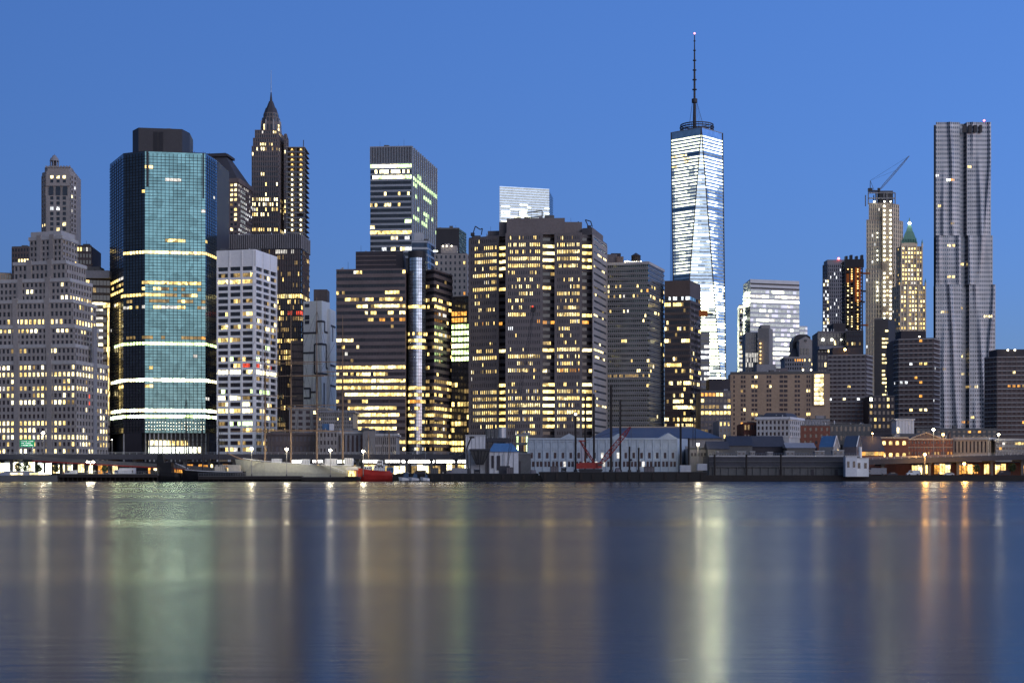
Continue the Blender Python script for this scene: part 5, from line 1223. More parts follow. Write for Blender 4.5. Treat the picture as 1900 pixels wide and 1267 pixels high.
# ---------------------------------------------------------------- low buildings
def classical(name, label, cat, chp, yt, D, mat, nf, nb, yb, lit=None, pf=.5, sf=.4, cornice='ledge_pale', roof=None, glass='glass', cap=80):
    b = simple_block(name, label, cat, chp, yt, D, mat, nf, nb, yb, pf, sf, .3, lit, glass=glass, fin=False, ytop_gap=2)
    ch = CH(*chp); parapet(b, ch, Zp(yt, D)-.7, Zp(yt, D)+.4, cornice, .7, back=None if len(ch) == 3 else 30)
    if roof: 
        f = footprint(ch); mx = sum(p[0] for p in f)/len(f); my = sum(p[1] for p in f)/len(f)
        b.mb('roof').loft([(mx+(x-mx)*.86, my+(y-my)*.86, Zp(yt, D)) for x, y in f], [(mx+(x-mx)*.6, my+(y-my)*.6, Zp(roof, D)) for x, y in f], 'slate_roof')
    b.done(cap)
classical('brick_hall', 'long dark brown brick hall with blind bays behind the pale ship', 'building', [(496, 735), (585, 735)], 804, 735, 'brick_brown', 2, (12,), 846, None, .4, .5, 'brick_brown', glass='brick_grey')
classical('grey_service_block', 'grey slab with three rows of wide dark windows above the brick hall', 'building', [(537, 775), (606, 775)], 757, 775, 'concrete', 4, (5,), 805, Lit([(760, .1)], .0, 'lw', 775, 301, 1), .45, .45, 'concrete')
classical('small_window_block', 'grey block with many narrow dark windows right of the maze patterned building', 'building', [(588, 770), (655, 768)], 763, 770, 'concrete', 5, (18,), 805, Lit([(779, .15)], .02, 'ly', 770, 302, 1), .5, .45, 'stone_grey')
b = simple_block('stone_row_house', 'low stone house with two rows of small windows behind the lamp posts', 'building', [(586, 725), (626, 725)], 800, 725, 'limestone', 3, (6,), 846, .55, .5, fin=False); plain_box(b, 'skylight', 598, 613, 786, 801, 728, 8, 'blue_paint'); plain_box(b, 'skylight', 611, 617, 786, 800, 727, 6, 'white_panel'); b.done()
classical('bank_building', 'low grey building with a dark recessed bay behind the red ship', 'building', [(626, 728), (675, 728)], 802, 728, 'stone_grey', 1, (6,), 846, None, .5, .2)
simple_block('blank_stone_block', 'blank pale stone block between the bank and the columned building', 'building', [(673, 722), (696, 720)], 797, 722, 'limestone', 0, ())
classical('columned_building', 'small pale building with tall pilasters and pointed skylights right of the blank block', 'building', [(696, 722), (735, 722)], 806, 722, 'limestone', 2, (11,), 846, None, .5, .25, roof=797)
classical('corner_bank', 'small pale stone commercial house with arched windows and a dark roof', 'building', [(1404, 722), (1464, 718), (1490, 740)], 775, 720, 'limestone_pale', 3, (8, 7), 812, None, .5, .4, 'white_panel', roof=765)
simple_block('red_brick_block', 'dark red brick block behind the grey quay, right of the pale corner house', 'building', [(1458, 735), (1540, 735)], 790, 735, 'brick_red', 4, (8,), 842, .6, .5, cap=30)
simple_block('red_brick_block', 'small dark red brick house left of the pale corner house', 'building', [(1380, 730), (1404, 730)], 785, 730, 'brick_red', 3, (4,), 842, .5, .5, lit=Lit([(801, .6)], .0, 'ld', 730, 303, 1))
simple_block('narrow_tan_house', 'narrow tan house with two columns of windows left of the tan apartments', 'building', [(1334, 740), (1355, 740)], 780, 740, 'limestone', 5, (3,), 842, .55, .45, lit=Lit([(781, .9)], .05, 'ly', 740, 304, 1))
simple_block('low_office', 'low slate grey office behind the blue gabled sheds', 'building', [(1540, 745), (1616, 745)], 788, 745, 'concrete_dark', 3, (9,), 842, .5, .5)
simple_block('glass_shed', 'low blue grey glass fronted building right of the pale corner house', 'building', [(1490, 745), (1540, 745)], 778, 745, 'stone_grey', 3, (9,), 815, .3, .35, glass='glass_blue')
def gabled(name, label, pa, pb, D, ye, yr, dep, wall, roof, yb=848, side=True, fn=None):
    """shed with its ridge running across the view"""
    b = Thing(name, label, 'building', base_of(CH((pa, D), (pb, D))))
    A, B = P(pa, D), P(pb, D); ze, zr = Zp(ye, D), Zp(yr, D)
    b.mb('wall').box(A[0], B[0], D, D+dep, GZ, ze, wall)
    r = b.mb('roof'); o = .5
    r.loft([(A[0]-o, D-o, ze-.2), (A[0]-o, D+dep+o, ze-.2), (A[0]-o, D+dep/2, zr)], [(B[0]+o, D-o, ze-.2), (B[0]+o, D+dep+o, ze-.2), (B[0]+o, D+dep/2, zr)], roof)
    if fn: fn(b, A, B, D)
    b.done(60); return b
def gabled_front(name, label, pa, pb, D, ye, yr, dep, wall, roof, trim='white_panel', pr=None, fn=None):
    """house seen at an angle: roof slope on the left, white gable on the right"""
    b = Thing(name, label, 'building', base_of(CH((pa, D), (pb, D))))
    A, B = P(pa, D), P(pb, D); ze, zr = Zp(ye, D), Zp(yr, D); w = B[0]-A[0]; c = A[0]+w*.62
    G0, G1 = Vector((c, D)), Vector((B[0], D+w*.45)); S = Vector((A[0], D+w*.5)); T = G1+S-G0
    b.mb('wall').prism([tuple(S), tuple(G0), tuple(G1), tuple(T)], GZ, ze, wall)
    rg = (G0+G1)/2; rs = (S+T)/2
    r = b.mb('roof'); r.face([(*S, ze), (*G0, ze), (*rg, zr), (*rs, zr)], roof); r.face([(*G1, ze), (*T, ze), (*rs, zr), (*rg, zr)], roof)
    b.mb('gable').face([(*G0, ze), (*G1, ze), (*rg, zr)], wall); b.mb('gable').face([(*T, ze), (*S, ze), (*rs, zr)], wall)
    t = b.mb('gable_trim'); t.bar((*(G0+Vector((0, -.2))), ze), (*(rg+Vector((0, -.2))), zr), .28, trim); t.bar((*(G1+Vector((.1, -.2))), ze), (*(rg+Vector((0, -.2))), zr), .28, trim)
    for k in range(2):
        p = G0.lerp(G1, .25+.4*k)+Vector((.1, -.12)); q = p+(G1-G0).normalized()*1.; mb = MB(); mb.face([(*p, ze-3), (*q, ze-3), (*q, ze-1.2), (*p, ze-1.2)], 'ly' if name != 'x' and rnd(pa, k) < .3 else 'glass'); b.part('window', mb)
    if fn: fn(b)
    b.done(); return b
gabled_front('gabled_shed', 'blue roofed shed with a white trimmed gable on the grey quay', 1523, 1561, 688, 829, 808, 20, 'concrete', 'blue_paint')
gabled_front('gabled_shed', 'slate blue roofed shed with dark gable right of the blue roofed shed', 1568, 1602, 692, 829, 808, 20, 'brick_grey', 'blue_roof', 'aluminium')
def dark_roof_fn(b, A, B, D):
    for i in range(8):
        x = A[0]+(B[0]-A[0])*(i+.5)/8; mb = MB(); mb.box(x-.7, x+.7, D-.15, D+.1, Zp(845, D), Zp(838, D), 'lo' if rnd('dr', i) < .4 else 'ld'); b.part('window', mb)
gabled('dark_roofed_house', 'house with big dark roof and orange lit front under the low office', 1594, 1640, 694, 836, 808, 18, 'brick_red', 'slate_roof', fn=dark_roof_fn)
def brick_lit(b, A, B, D):
    for r, y in enumerate((822, 844)):
        for i in range(4):
            px = 1640+i*12.5; x = P(px, D)[0]; mb = MB(); mb.face([(x-.75, D-.14, Zp(y+3.2, D)), (x+.75, D-.14, Zp(y+3.2, D)), (x+.75, D-.14, Zp(y-3, D)), (x, D-.14, Zp(y-4.2, D)), (x-.75, D-.14, Zp(y-3, D))], 'ly'); b.part('window', mb)
b = simple_block('brick_warehouse', 'brown brick warehouse with two rows of yellow arched windows', 'building', [(1632, 705), (1685, 705)], 812, 705, 'brick_red', 0, (), fin=False); brick_lit(b, P(1632, 705), P(1685, 705), 705); b.mb('parapet').slab(P(1632, 705), P(1685, 705), Zp(812, 705)-.4, Zp(812, 705)+.5, -.3, .4, 'stone_warm'); b.done()
def brick_gable():
    D = 708; b = simple_block('gabled_warehouse', 'red brick warehouse with low pediment and rows of dark windows behind the tall lamp', 'building', [(1684, D), (1768, D)], 815, D, 'brick_red', 3, (14,), 848, .5, .5, lit=Lit([(838, .3)], .05, 'lo ld', D, 311, 1), fin=False)
    A, B = P(1684, D), P(1768, D); z = Zp(815, D); c = b.mb('cornice'); c.slab(A, B, z-.3, z+.4, -.2, .6, 'stone_warm'); c.slab(A, B, Zp(830, D), Zp(829, D), -.1, .45, 'stone_warm')
    mb = MB(); x0, x1, x2 = P(1690, D)[0], P(1718, D)[0], P(1746, D)[0]; mb.loft([(x0, D+.2, z+.4), (x2, D+.2, z+.4), (x1, D+.2, Zp(803, D))], [(x0, D+12, z+.4), (x2, D+12, z+.4), (x1, D+12, Zp(803, D))], 'brick_brown'); b.part('pediment', mb)
    c.bar((x0, D-.1, z+.5), (x1, D-.1, Zp(803, D)+.2), .35, 'stone_warm'); c.bar((x2, D-.1, z+.5), (x1, D-.1, Zp(803, D)+.2), .35, 'stone_warm')
    x3, x4 = P(1762, D)[0], P(1768, D)[0]; b.mb('chimney').loft([(x3, D+2, z), (x4, D+2, z), ((x3+x4)/2, D+2, Zp(801, D))], [(x3, D+4, z), (x4, D+4, z), ((x3+x4)/2, D+4, Zp(801, D))], 'brick_brown'); b.done(60)
brick_gable()
classical('tan_warehouse', 'tan plastered warehouse with tall shuttered windows lit from below', 'building', [(1769, 712), (1832, 708), (1846, 724)], 813, 710, 'stone_warm', 1, (9, 3), 848, Lit([], .3, 'ld lo', 710, 312, 1), .6, .3)
classical('flat_roof_shop', 'long low flat roofed building with bands of light at the right edge', 'building', [(1847, 712), (1990, 712)], 815, 712, 'concrete', 3, (24,), 848, Lit([(824, .25, 0, 9999, 'ly')], .08, 'lo ld', 712, 313, 2), .2, .5)
simple_block('low_terrace', 'low grey terrace roofs behind the warehouses, under the rippled steel tower', 'building', [(1700, 800), (1850, 800)], 796, 800, 'concrete_dark', 2, (16,), 815, .4, .5, lit=Lit([], .12, 'lo ly', 800, 314, 1))
def tank_box():
    t = Thing('rooftop_tank', 'pale steel rooftop tank box with one lit doorway', 'tank', (*P(1678, 730), Zp(806, 730)))
    D = 730; plain_box(t, 'shell', 1663, 1696, 779, 806, D, 9, 'white_panel'); plain_box(t, 'lid', 1661, 1698, 777, 779.2, D-.4, 9.8, 'aluminium'); plain_box(t, 'door', 1664.5, 1668.5, 793, 803, D-.2, .1, 'lw')
    for i in range(5): x = P(1668+i*6, D)[0]; t.mb('rib').box(x-.08, x+.08, D-.2, D+.05, Zp(805, D), Zp(780, D), 'aluminium')
    t.done()
    b = simple_block('tank_house', 'plain low block carrying the pale rooftop tank', 'building', [(1655, 728), (1704, 728)], 806, 728, 'concrete_dark', 0, ())
tank_box()
# roofs and sheds on the grey quay
gabled('quay_shed', 'greenish grey shed with a shallow roof beside the bright white floodlight', 1314, 1352, 676, 832, 818, 12, 'concrete_dark', 'slate_roof')
gabled('quay_shed', 'slate grey shed with low roof and skylight in the middle of the quay', 1352, 1396, 680, 826, 808, 14, 'concrete_dark', 'dark_metal')
gabled('quay_shed', 'wide dark shed with flat grey roof below the pale corner house', 1396, 1455, 684, 828, 808, 14, 'dark_wall', 'slate_roof')
gabled('quay_shed', 'long pale grey roofed shed below the red brick block', 1460, 1512, 676, 830, 821, 10, 'concrete_dark', 'stone_grey')
def pale_box(px0, px1, y0, y1, D, mat, label, name='deck_cabin'):
    b = Thing(name, label, 'cabin', (*P((px0+px1)/2, D+2), Zp(y1, D)))
    plain_box(b, 'wall', px0, px1, y0, y1, D, 4, mat); plain_box(b, 'roof', px0-.6, px1+.6, y0-1, y0+.05, D-.3, 4.6, 'aluminium'); w = (px1-px0)/4
    for i in range(2): plain_box(b, 'window', px0+w*(.6+i*2), px0+w*(1.4+i*2), y0+(y1-y0)*.25, y0+(y1-y0)*.55, D-.12, .1, 'glass')
    b.done()

# ---------------------------------------------------------------- grey quay
def quay():
    D = 648; b = Thing('pier_shed', 'long blank grey pier shed wall on piles at the water', 'pier', (*P(1457, D+10), 0))
    A, B = P(1316, D), P(1596, D); zt = Zp(846, D); zm = Zp(865, D); zl = Zp(882, D)
    b.mb('deck').box(A[0]-2, B[0]+2, D-2, SHORE+25, 1.2, 2.3, 'timber_pile')
    b.mb('lower_wall').box(A[0], B[0], D-.2, D+22, 2.31, zm, 'concrete_dark'); b.mb('upper_wall').box(A[0], B[0], D+.6, D+22, zm, zt, 'slate_roof')
    b.mb('ledge').box(A[0], B[0], D-.8, D+.7, zm-.35, zm+.15, 'concrete_dark'); b.mb('ledge').box(A[0], B[0], D+.2, D+1, zt-.3, zt+.3, 'ledge_pale'); b.mb('ledge').box(A[0], B[0], D+.3, D+.7, Zp(856, D)-.2, Zp(856, D)+.2, 'concrete_dark')
    n = 44
    for i in range(n): x = A[0]+(B[0]-A[0])*i/n; b.mb('pile').cyl(x, D-1.6, -1, 1.25, .28, .25, 'timber_pile', 6)
    for i in range(19):
        x = A[0]+(B[0]-A[0])*(i+.5)/19
        b.mb('buttress').box(x-.18, x+.18, D-.5, D+.1, 2.3, zm-.3, 'concrete_dark')
        if i in (8, 12, 15): mb = MB(); mb.box(x+.9, x+2.2, D-.3, D, 2.5, 2.5+2.4, 'dark_wall'); b.part('door', mb)
    for i in range(60): x = A[0]+(B[0]-A[0])*i/60; b.mb('railing').bar((x, D+1.2, zt), (x, D+1.2, zt+1.1), .05, 'aluminium', 3)
    b.mb('railing').bar((A[0], D+1.2, zt+1.1), (B[0], D+1.2, zt+1.1), .06, 'aluminium', 3)
    b.done()
    for px in (1326, 1385, 1449): mb = MB(); x, y = P(px, D-3); mb.cyl(x, y, -1.5, Zp(843, D), .45, .42, 'timber_pile', 8); solo('mooring_pile', mb, {1326: 'dark mooring pile at the left end of the grey pier shed', 1385: 'tall dark mooring pile in front of the grey pier shed', 1449: 'dark mooring pile near the middle of the grey pier shed'}[px], 'pile', group='mooring piles at the grey pier')
    for a, c, y0, lab in ((1330, 1334, 838, 'tiny grey cabin on the pier roof, far left of the row'), (1368, 1384, 838, 'grey cabin with lamp on the pier roof'), (1392, 1401, 838, 'small dark cabin on the pier roof beside the lamp cabin'), (1424, 1434, 839, 'low dark cabin in the middle of the pier roof'), (1458, 1474, 838, 'cabin with railings on the pier roof below the pale grey shed'), (1512, 1530, 837, 'pale cabin at the right of the pier roof under the blue shed'), (1545, 1566, 836, 'cabin with a lamp at the right end of the pier roof')):
        pale_box(a, c, y0, 846, D+3, 'concrete', lab)
    pale_box(1569, 1590, 846, 884, 640, 'white_panel', 'tall white sided building at the right end of the grey pier', 'white_pier_house'); pale_box(1588, 1612, 850, 884, 642, 'white_paint', 'white two storey pier house with bright right corner', 'white_pier_house')
    mb = MB(); x, y = P(1596, 650); mb.cyl(x, y, Zp(851, 650), Zp(829, 650), .75, .7, 'white_paint', 12); solo('white_vent_stack', mb, 'thick white vent stack standing behind the white pier house', 'vent stack')
quay()

# ---------------------------------------------------------------- white pier market
def market():
    D = 690; b = Thing('white_market_hall', 'long pale blue market hall with pediments, two window rows and a big blue hipped roof', 'market hall', (*P(1130, D+20), GZ))
    A, B = P(979, D), P(1256, D); z1 = Zp(813, D)
    b.mb('wall').prism([A, B, P(1276, D+16), (P(1276, D+16)[0], D+34), (A[0], D+34)], GZ, z1, 'pale_blue_wall', 'concrete')
    W = b.mb('wall'); Av, Bv = Vector(A), Vector(B)
    for y, h, o in ((814, 1.6, .45), (834, 1.2, .25), (853, 1.0, .2), (819, .8, .3)): W.slab(A, B, Zp(y+h, D), Zp(y-h, D), -.05, o, 'pale_blue_wall')
    n = 19; L = (Bv-Av).length
    for i in range(n+1): p = Av+(Bv-Av)*i/n; W.slab(p-Vector((.28, 0)), p+Vector((.28, 0)), GZ, z1, -.05, .33, 'pale_blue_wall')
    for i in range(n):
        c = Av+(Bv-Av)*(i+.5)/n; px = PX(c.x, c.y)
        for y0, y1, ww, k in ((839.5, 850, .55, 1), (856, 865.5, .5, 2)):
            for j in range(1 if k == 1 else 2):
                x = c.x if k == 1 else c.x+(-.75+1.5*j)
                m = 'lpw' if (px > 1085 or 1040 < px < 1062) and rnd('mk', i, j, k) < .22 else 'glass'
                mb = MB(); mb.face([(x-ww, D-.12, Zp(y1, D)), (x+ww, D-.12, Zp(y1, D)), (x+ww, D-.12, Zp(y0, D)), (x-ww, D-.12, Zp(y0, D))], m); b.part('window', mb)
        mb = MB(); w = L/n*.36; mb.box(c.x-w, c.x+w, D-.14, D-.02, Zp(832, D), Zp(822, D), 'pale_blue_wall'); b.part('wall_panel', mb)
    for a, c, e, y in ((1039, 1056, 1073, 804), (1132, 1148, 1164, 804), (1223, 1240, 1257, 803)):
        x0, x1, x2 = P(a, D)[0], P(c, D)[0], P(e, D)[0]; mb = MB(); mb.loft([(x0, D-.3, z1), (x2, D-.3, z1), (x1, D-.3, Zp(y, D))], [(x0, D+14, z1), (x2, D+14, z1), (x1, D+14, Zp(y, D))], 'pale_blue_wall'); b.part('pediment', mb)
    b.done(60)
    # big blue hall roof behind
    Dr = 735; b = Thing('blue_roof_hall', 'large hall with a blue hipped roof rising behind the white market hall', 'building', (*P(1215, Dr+20), GZ))
    x0, x1 = P(1098, Dr)[0], P(1338, Dr)[0]; z0, z2 = Zp(813, Dr), Zp(791, Dr)
    b.mb('wall').box(x0, x1, Dr, Dr+44, GZ, z0, 'limestone'); b.mb('roof').loft([(x0-1, Dr-1, z0), (x1+1, Dr-1, z0), (x1+1, Dr+45, z0), (x0-1, Dr+45, z0)], [(P(1136, Dr)[0], Dr+18, z2), (P(1296, Dr)[0], Dr+18, z2), (P(1296, Dr)[0], Dr+26, z2), (P(1136, Dr)[0], Dr+26, z2)], 'blue_roof')
    b.mb('ridge').box(P(1136, Dr)[0], P(1296, Dr)[0], Dr+17.5, Dr+26.5, z2-.1, z2+.5, 'stone_warm'); b.done()
    D = 684; b = simple_block('arcade_block', 'low grey block with a row of small dark arches right of the white market hall', 'building', [(1277, D), (1318, D)], 832, D, 'concrete', 0, (), fin=False)
    for i in range(6): x = P(1284+i*6, D)[0]; mb = MB(); mb.box(x-.45, x+.45, D-.12, D+.1, Zp(846, D), Zp(840, D), 'glass'); b.part('window', mb)
    b.done()
market()

# ---------------------------------------------------------------- silo yard
def yard():
    D = 655
    b = Thing('storage_hopper', 'dark steel hopper tapering down on legs in front of a white panel', 'hopper', (*P(890, D), GZ))
    x0, x1 = P(872, D)[0], P(908, D)[0]; zt, zm = Zp(836, D), Zp(862, D)
    mb = MB(); mb.loft([(x0+2.6, D+2.5, zm), (x1-2.6, D+2.5, zm), (x1-2.6, D+5.5, zm), (x0+2.6, D+5.5, zm)], [(x0, D, zt), (x1, D, zt), (x1, D+8, zt), (x0, D+8, zt)], 'concrete_dark'); b.part('bin', mb)
    mb = MB(); mb.box(x0-.3, x1+.3, D-.3, D+8.3, zt, zt+.8, 'dark_metal'); b.part('rim', mb)
    for x in (x0+.3, (x0+x1)/2, x1-.3): mb = MB(); mb.bar((x, D-.1, GZ), (x, D-.1, zt), .2, 'dark_metal'); b.part('leg', mb)
    for i in range(6): mb = b.mb('rib'); t = i/5; mb.bar((x0+(x1-x0)*t, D-.1, zt), (x0+2.6+(x1-x0-5.2)*t, D+2.3, zm), .15, 'dark_metal')
    b.done()
    b = Thing('white_panel_house', 'tall off white panelled box above the dark hopper', 'building', (*P(882, D+8), GZ))
    plain_box(b, 'wall', 864, 900, 808, 880, D+9, 6, 'white_panel'); plain_box(b, 'roof', 863, 901, 806.5, 808, D+8.6, 6.8, 'aluminium')
    for i in range(5): plain_box(b, 'rib', 868+i*7, 868.6+i*7, 809, 836, D+8.8, .3, 'stone_grey')
    b.done()
    t = Thing('loader_crane', 'small black folding loader arm against the white panel', 'loader crane', (*P(868, D-2), GZ))
    mb = MB(); pts = [(869, 870), (866, 832), (874, 812)]
    for p, q in zip(pts, pts[1:]): mb.bar((*P(p[0], D-2), Zp(p[1], D)), (*P(q[0], D-2), Zp(q[1], D)), .35, 'black_metal', 5)
    t.part('arm', mb); mb = MB(); x, y = P(876, D-2); mb.box(x-1.2, x+1, y-.5, y+.5, Zp(813, D), Zp(810, D), 'black_metal'); t.part('head', mb); mb = MB(); x, y = P(869, D-2); mb.cyl(x, y, GZ-.2, Zp(868, D), .9, .7, 'black_metal', 8); t.part('base', mb)
    t.done()
    Dd = 660; b = Thing('blue_roofed_plant', 'pale industrial shed with a bright blue roof beside the hopper', 'building', (*P(935, Dd+8), GZ))
    A, B = P(908, Dd), P(962, Dd); ze, zr = Zp(838, Dd), Zp(822, Dd)
    b.mb('wall').box(A[0], B[0], Dd, Dd+14, GZ, ze, 'white_panel')
    x = [A[0]-.4, A[0]+(B[0]-A[0])*.15, A[0]+(B[0]-A[0])*.78, B[0]+.4]
    b.mb('roof').loft([(x[0], Dd-.5, ze), (x[3], Dd-.5, ze), (x[3], Dd+14.5, ze), (x[0], Dd+14.5, ze)], [(x[1], Dd+3, zr), (x[2], Dd+3, zr), (x[2], Dd+11, zr), (x[1], Dd+11, zr)], 'blue_paint')
    for i in range(6): xx = A[0]+(B[0]-A[0])*i/6; b.mb('rib').box(xx-.1, xx+.1, Dd-.25, Dd, GZ, ze, 'stone_grey')
    for (pa, pc, ya, yc, mt) in ((912, 916, 845, 868, 'dark_wall'), (922, 928, 845, 872, 'dark_wall'), (933, 937, 842, 866, 'aluminium')): plain_box(b, 'door', pa, pc, ya, yc, Dd-.4, .3, mt)
    b.done()
    b = Thing('steel_silo_frame', 'blue grey silo cluster on a dark frame above the blue roof', 'silo', (*P(918, Dd+18), GZ))
    for i, px in enumerate((906, 913, 920)): x, y = P(px, Dd+20); mb = MB(); mb.cyl(x, y, Zp(815, Dd), Zp(793+2*(i % 2), Dd), 1.4, 1.4, 'concrete_dark', 10); b.part('silo', mb)
    x, y = P(931, Dd+20); mb = MB(); mb.cyl(x, y, Zp(818, Dd), Zp(790, Dd), 1.9, 1.9, 'aluminium', 12); b.part('silo', mb)
    plain_box(b, 'platform', 902, 946, 812, 820, Dd+17, 6, 'dark_metal')
    for px in (904, 914, 924, 934, 944): x, y = P(px, Dd+18); b.mb('leg').bar((x, y, GZ), (x, y, Zp(815, Dd)), .25, 'dark_metal'); b.mb('railing').bar((x, y-1, Zp(812, Dd)), (x, y-1, Zp(808, Dd)), .08, 'aluminium')
    b.done()
    b = simple_block('lit_window_shed', 'low grey shed with a row of greenish lit windows left of the white market hall', 'building', [(958, 700), (980, 700)], 806, 700, 'concrete', 2, (5,), 842, .3, .3, lit=Lit([], .7, 'lg ld', 700, 321, 1), fin=False); b.done()
    mb = MB(); D = 662; mb.box(P(955, D)[0], P(985, D)[0], D, D+6, GZ, Zp(842, D), 'concrete_dark'); mb.box(P(954, D)[0], P(986, D)[0], D-.3, D+6.3, Zp(842, D), Zp(840.5, D), 'stone_grey'); mb.box(P(962, D)[0], P(966, D)[0], D-.2, D+.1, GZ, Zp(855, D), 'dark_wall'); solo('pump_house', mb, 'plain dark flat roofed shed between the blue roof plant and market hall', 'shed')
yard()

# ---------------------------------------------------------------- pier decks and barges
def pile_pier(pa, pb, D, zt, label):
    b = Thing('pier', label, 'pier', (*P((pa+pb)/2, D), 0)); A, B = P(pa, D), P(pb, D)
    b.mb('deck').box(A[0], B[0], D, SHORE+4, zt-.7, zt, 'concrete_dark'); b.mb('fender').box(A[0], B[0], D-.3, D, zt-1.4, zt-.2, 'timber_pile')
    n = int((B[0]-A[0])/1.9)
    for i in range(n+1): x = A[0]+(B[0]-A[0])*i/n; mb = MB(); mb.cyl(x, D+.4, -1.5, zt-.6, .22, .2, 'timber_pile', 6); b.part('pile', mb)
    for i in range(n*2+1): x = A[0]+(B[0]-A[0])*i/(n*2); b.mb('railing').bar((x, D+.5, zt), (x, D+.5, zt+1.1), .04, 'aluminium', 3)
    for z in (.55, 1.1): b.mb('railing').bar((A[0], D+.5, zt+z), (B[0], D+.5, zt+z), .05, 'aluminium', 3)
    b.done(); return b
pile_pier(108, 292, 634, 3.0, 'low walkway pier on many dark piles right of the left shops')
pile_pier(368, 560, 630, 2.2, 'dark timber pier in front of the dark rigged ship and pale ship bow'); pile_pier(560, 668, 630, 1.8, 'low floating pier under the pale ship stern')
def seaplane_float():
    mb = MB(); D = 632; A, B = P(-40, D), P(104, D); mb.box(A[0], B[0], D, D+12, -.5, 2.4, 'concrete_dark'); mb.loft([(A[0]+6, D+1, 2.4), (B[0]-6, D+1, 2.4), (B[0]-6, D+10, 2.4), (A[0]+6, D+10, 2.4)], [(A[0]+10, D+3, 4.2), (B[0]-12, D+3, 4.2), (B[0]-12, D+8, 4.2), (A[0]+10, D+8, 4.2)], 'stone_grey')
    for a, c in ((18, 33), (35, 41), (54, 90)): mb.box(P(a, D)[0], P(c, D)[0], D+.6, D+.9, 2.7, 3.4, 'lw')
    solo('ferry_landing', mb, 'low grey ferry landing with a yellow light band at the left edge', 'ferry landing')
seaplane_float()
def barge(pa, pb, D, yt, label, stuff):
    b = Thing('barge', label, 'barge', (*P((pa+pb)/2, D+7), 0)); A, B = P(pa, D), P(pb, D); zt = Zp(yt, D)
    b.mb('hull').loft([(A[0]+2, D, -.6), (B[0]-2, D, -.6), (B[0]-2, D+15, -.6), (A[0]+2, D+15, -.6)], [(A[0], D-.2, zt-.2), (B[0], D-.2, zt-.2), (B[0], D+15, zt-.2), (A[0], D+15, zt-.2)], 'hull_black')
    b.mb('deck').box(A[0]+.2, B[0]-.2, D, D+14.8, zt-.19, zt, 'barge_deck')
    for i in range(14): x = A[0]+(B[0]-A[0])*(i+.5)/14; b.mb('fender').box(x-.5, x+.5, D-.5, D-.1, .6, zt-.6, 'timber_pile')
    b.done(); return zt
zt1 = barge(735, 1000, 624, 878, 'low black barge with clutter right of the red ship', 0); ztb = barge(1000, 1313, 621, 875, 'long black deck barge carrying the red crane', 0)
def clutter(pa, pb, D, z, label, cat, name, kind, seed):
    """one piece of deck cargo"""
    mb = MB(); A, B = P(pa, D), P(pb, D); w = B[0]-A[0]
    if kind == 'crate':
        h = 1.3+rnd(seed)*1.2; mb.box(A[0], B[0], D, D+2.4, z, z+h, 'concrete_dark' if rnd(seed, 1) < .6 else 'brick_grey'); mb.box(A[0]-.1, B[0]+.1, D-.1, D+2.5, z+h, z+h+.15, 'dark_metal')
        for i in range(4): x = A[0]+w*i/3.; mb.box(x-.07, x+.07, D-.08, D+.02, z, z+h, 'dark_metal')
    elif kind == 'container':
        mb.box(A[0], B[0], D, D+2.4, z, z+2.6, 'blue_paint' if rnd(seed) < .5 else 'white_panel')
        for i in range(9): x = A[0]+w*(i+.5)/9; mb.box(x-.06, x+.06, D-.06, D+.01, z+.15, z+2.45, 'blue_roof')
    elif kind == 'heap':
        n = 9; mb.loft([(A[0]+w*(.5+.5*math.cos(i*2*math.pi/n)), D+1.5+1.5*math.sin(i*2*math.pi/n), z) for i in range(n)], [(A[0]+w*(.5+(.2+.15*rnd(seed, i))*math.cos(i*2*math.pi/n)), D+1.5+.6*math.sin(i*2*math.pi/n), z+1+rnd(seed, i, 2)*.7) for i in range(n)], 'brick_grey')
    elif kind == 'winch':
        mb.cyl(A[0]+w/2, D+1, z, z+.3, w*.45, w*.45, 'dark_metal', 10); mb.bar((A[0], D+1, z+1), (B[0], D+1, z+1), .6, 'black_metal', 10); mb.box(A[0]-.2, A[0]+.1, D, D+2, z, z+1.8, 'dark_metal'); mb.box(B[0]-.1, B[0]+.2, D, D+2, z, z+1.8, 'dark_metal')
    solo(name, mb, label, cat)
for a in ((800, 813, 625, zt1, 'low grey deck box on the left barge, first of its row', 'crate', 'deck_crate', 'crate', 1), (828, 842, 627, zt1, 'dark deck heap under the tube lights on the left barge', 'heap', 'spoil_heap', 'heap', 2), (880, 890, 625, zt1, 'small winch on the left barge below the hopper', 'winch', 'deck_winch', 'winch', 3),
          (940, 952, 625, zt1, 'deck crate on the left barge below the blue roofed plant', 'crate', 'deck_crate', 'crate', 4), (982, 996, 626, zt1, 'dark heap at the right end of the left barge', 'heap', 'spoil_heap', 'heap', 5), (1022, 1036, 624, ztb, 'dark deck crate left of the red crane', 'crate', 'deck_crate', 'crate', 6), (1042, 1050, 624, ztb, 'winch on the crane barge left of the red crane', 'winch', 'deck_winch', 'winch', 7),
          (1140, 1152, 624, ztb, 'dark heap right of the red crane', 'heap', 'spoil_heap', 'heap', 8), (1196, 1214, 624, ztb, 'long low crate on the crane barge', 'crate', 'deck_crate', 'crate', 9), (1262, 1282, 625, ztb, 'blue container on the right end of the crane barge', 'container', 'container', 'container', 12), (1294, 1312, 640, Zp(872, 640), 'white ribbed container at the left end of the grey pier', 'container', 'container', 'container', 13)): clutter(*a)
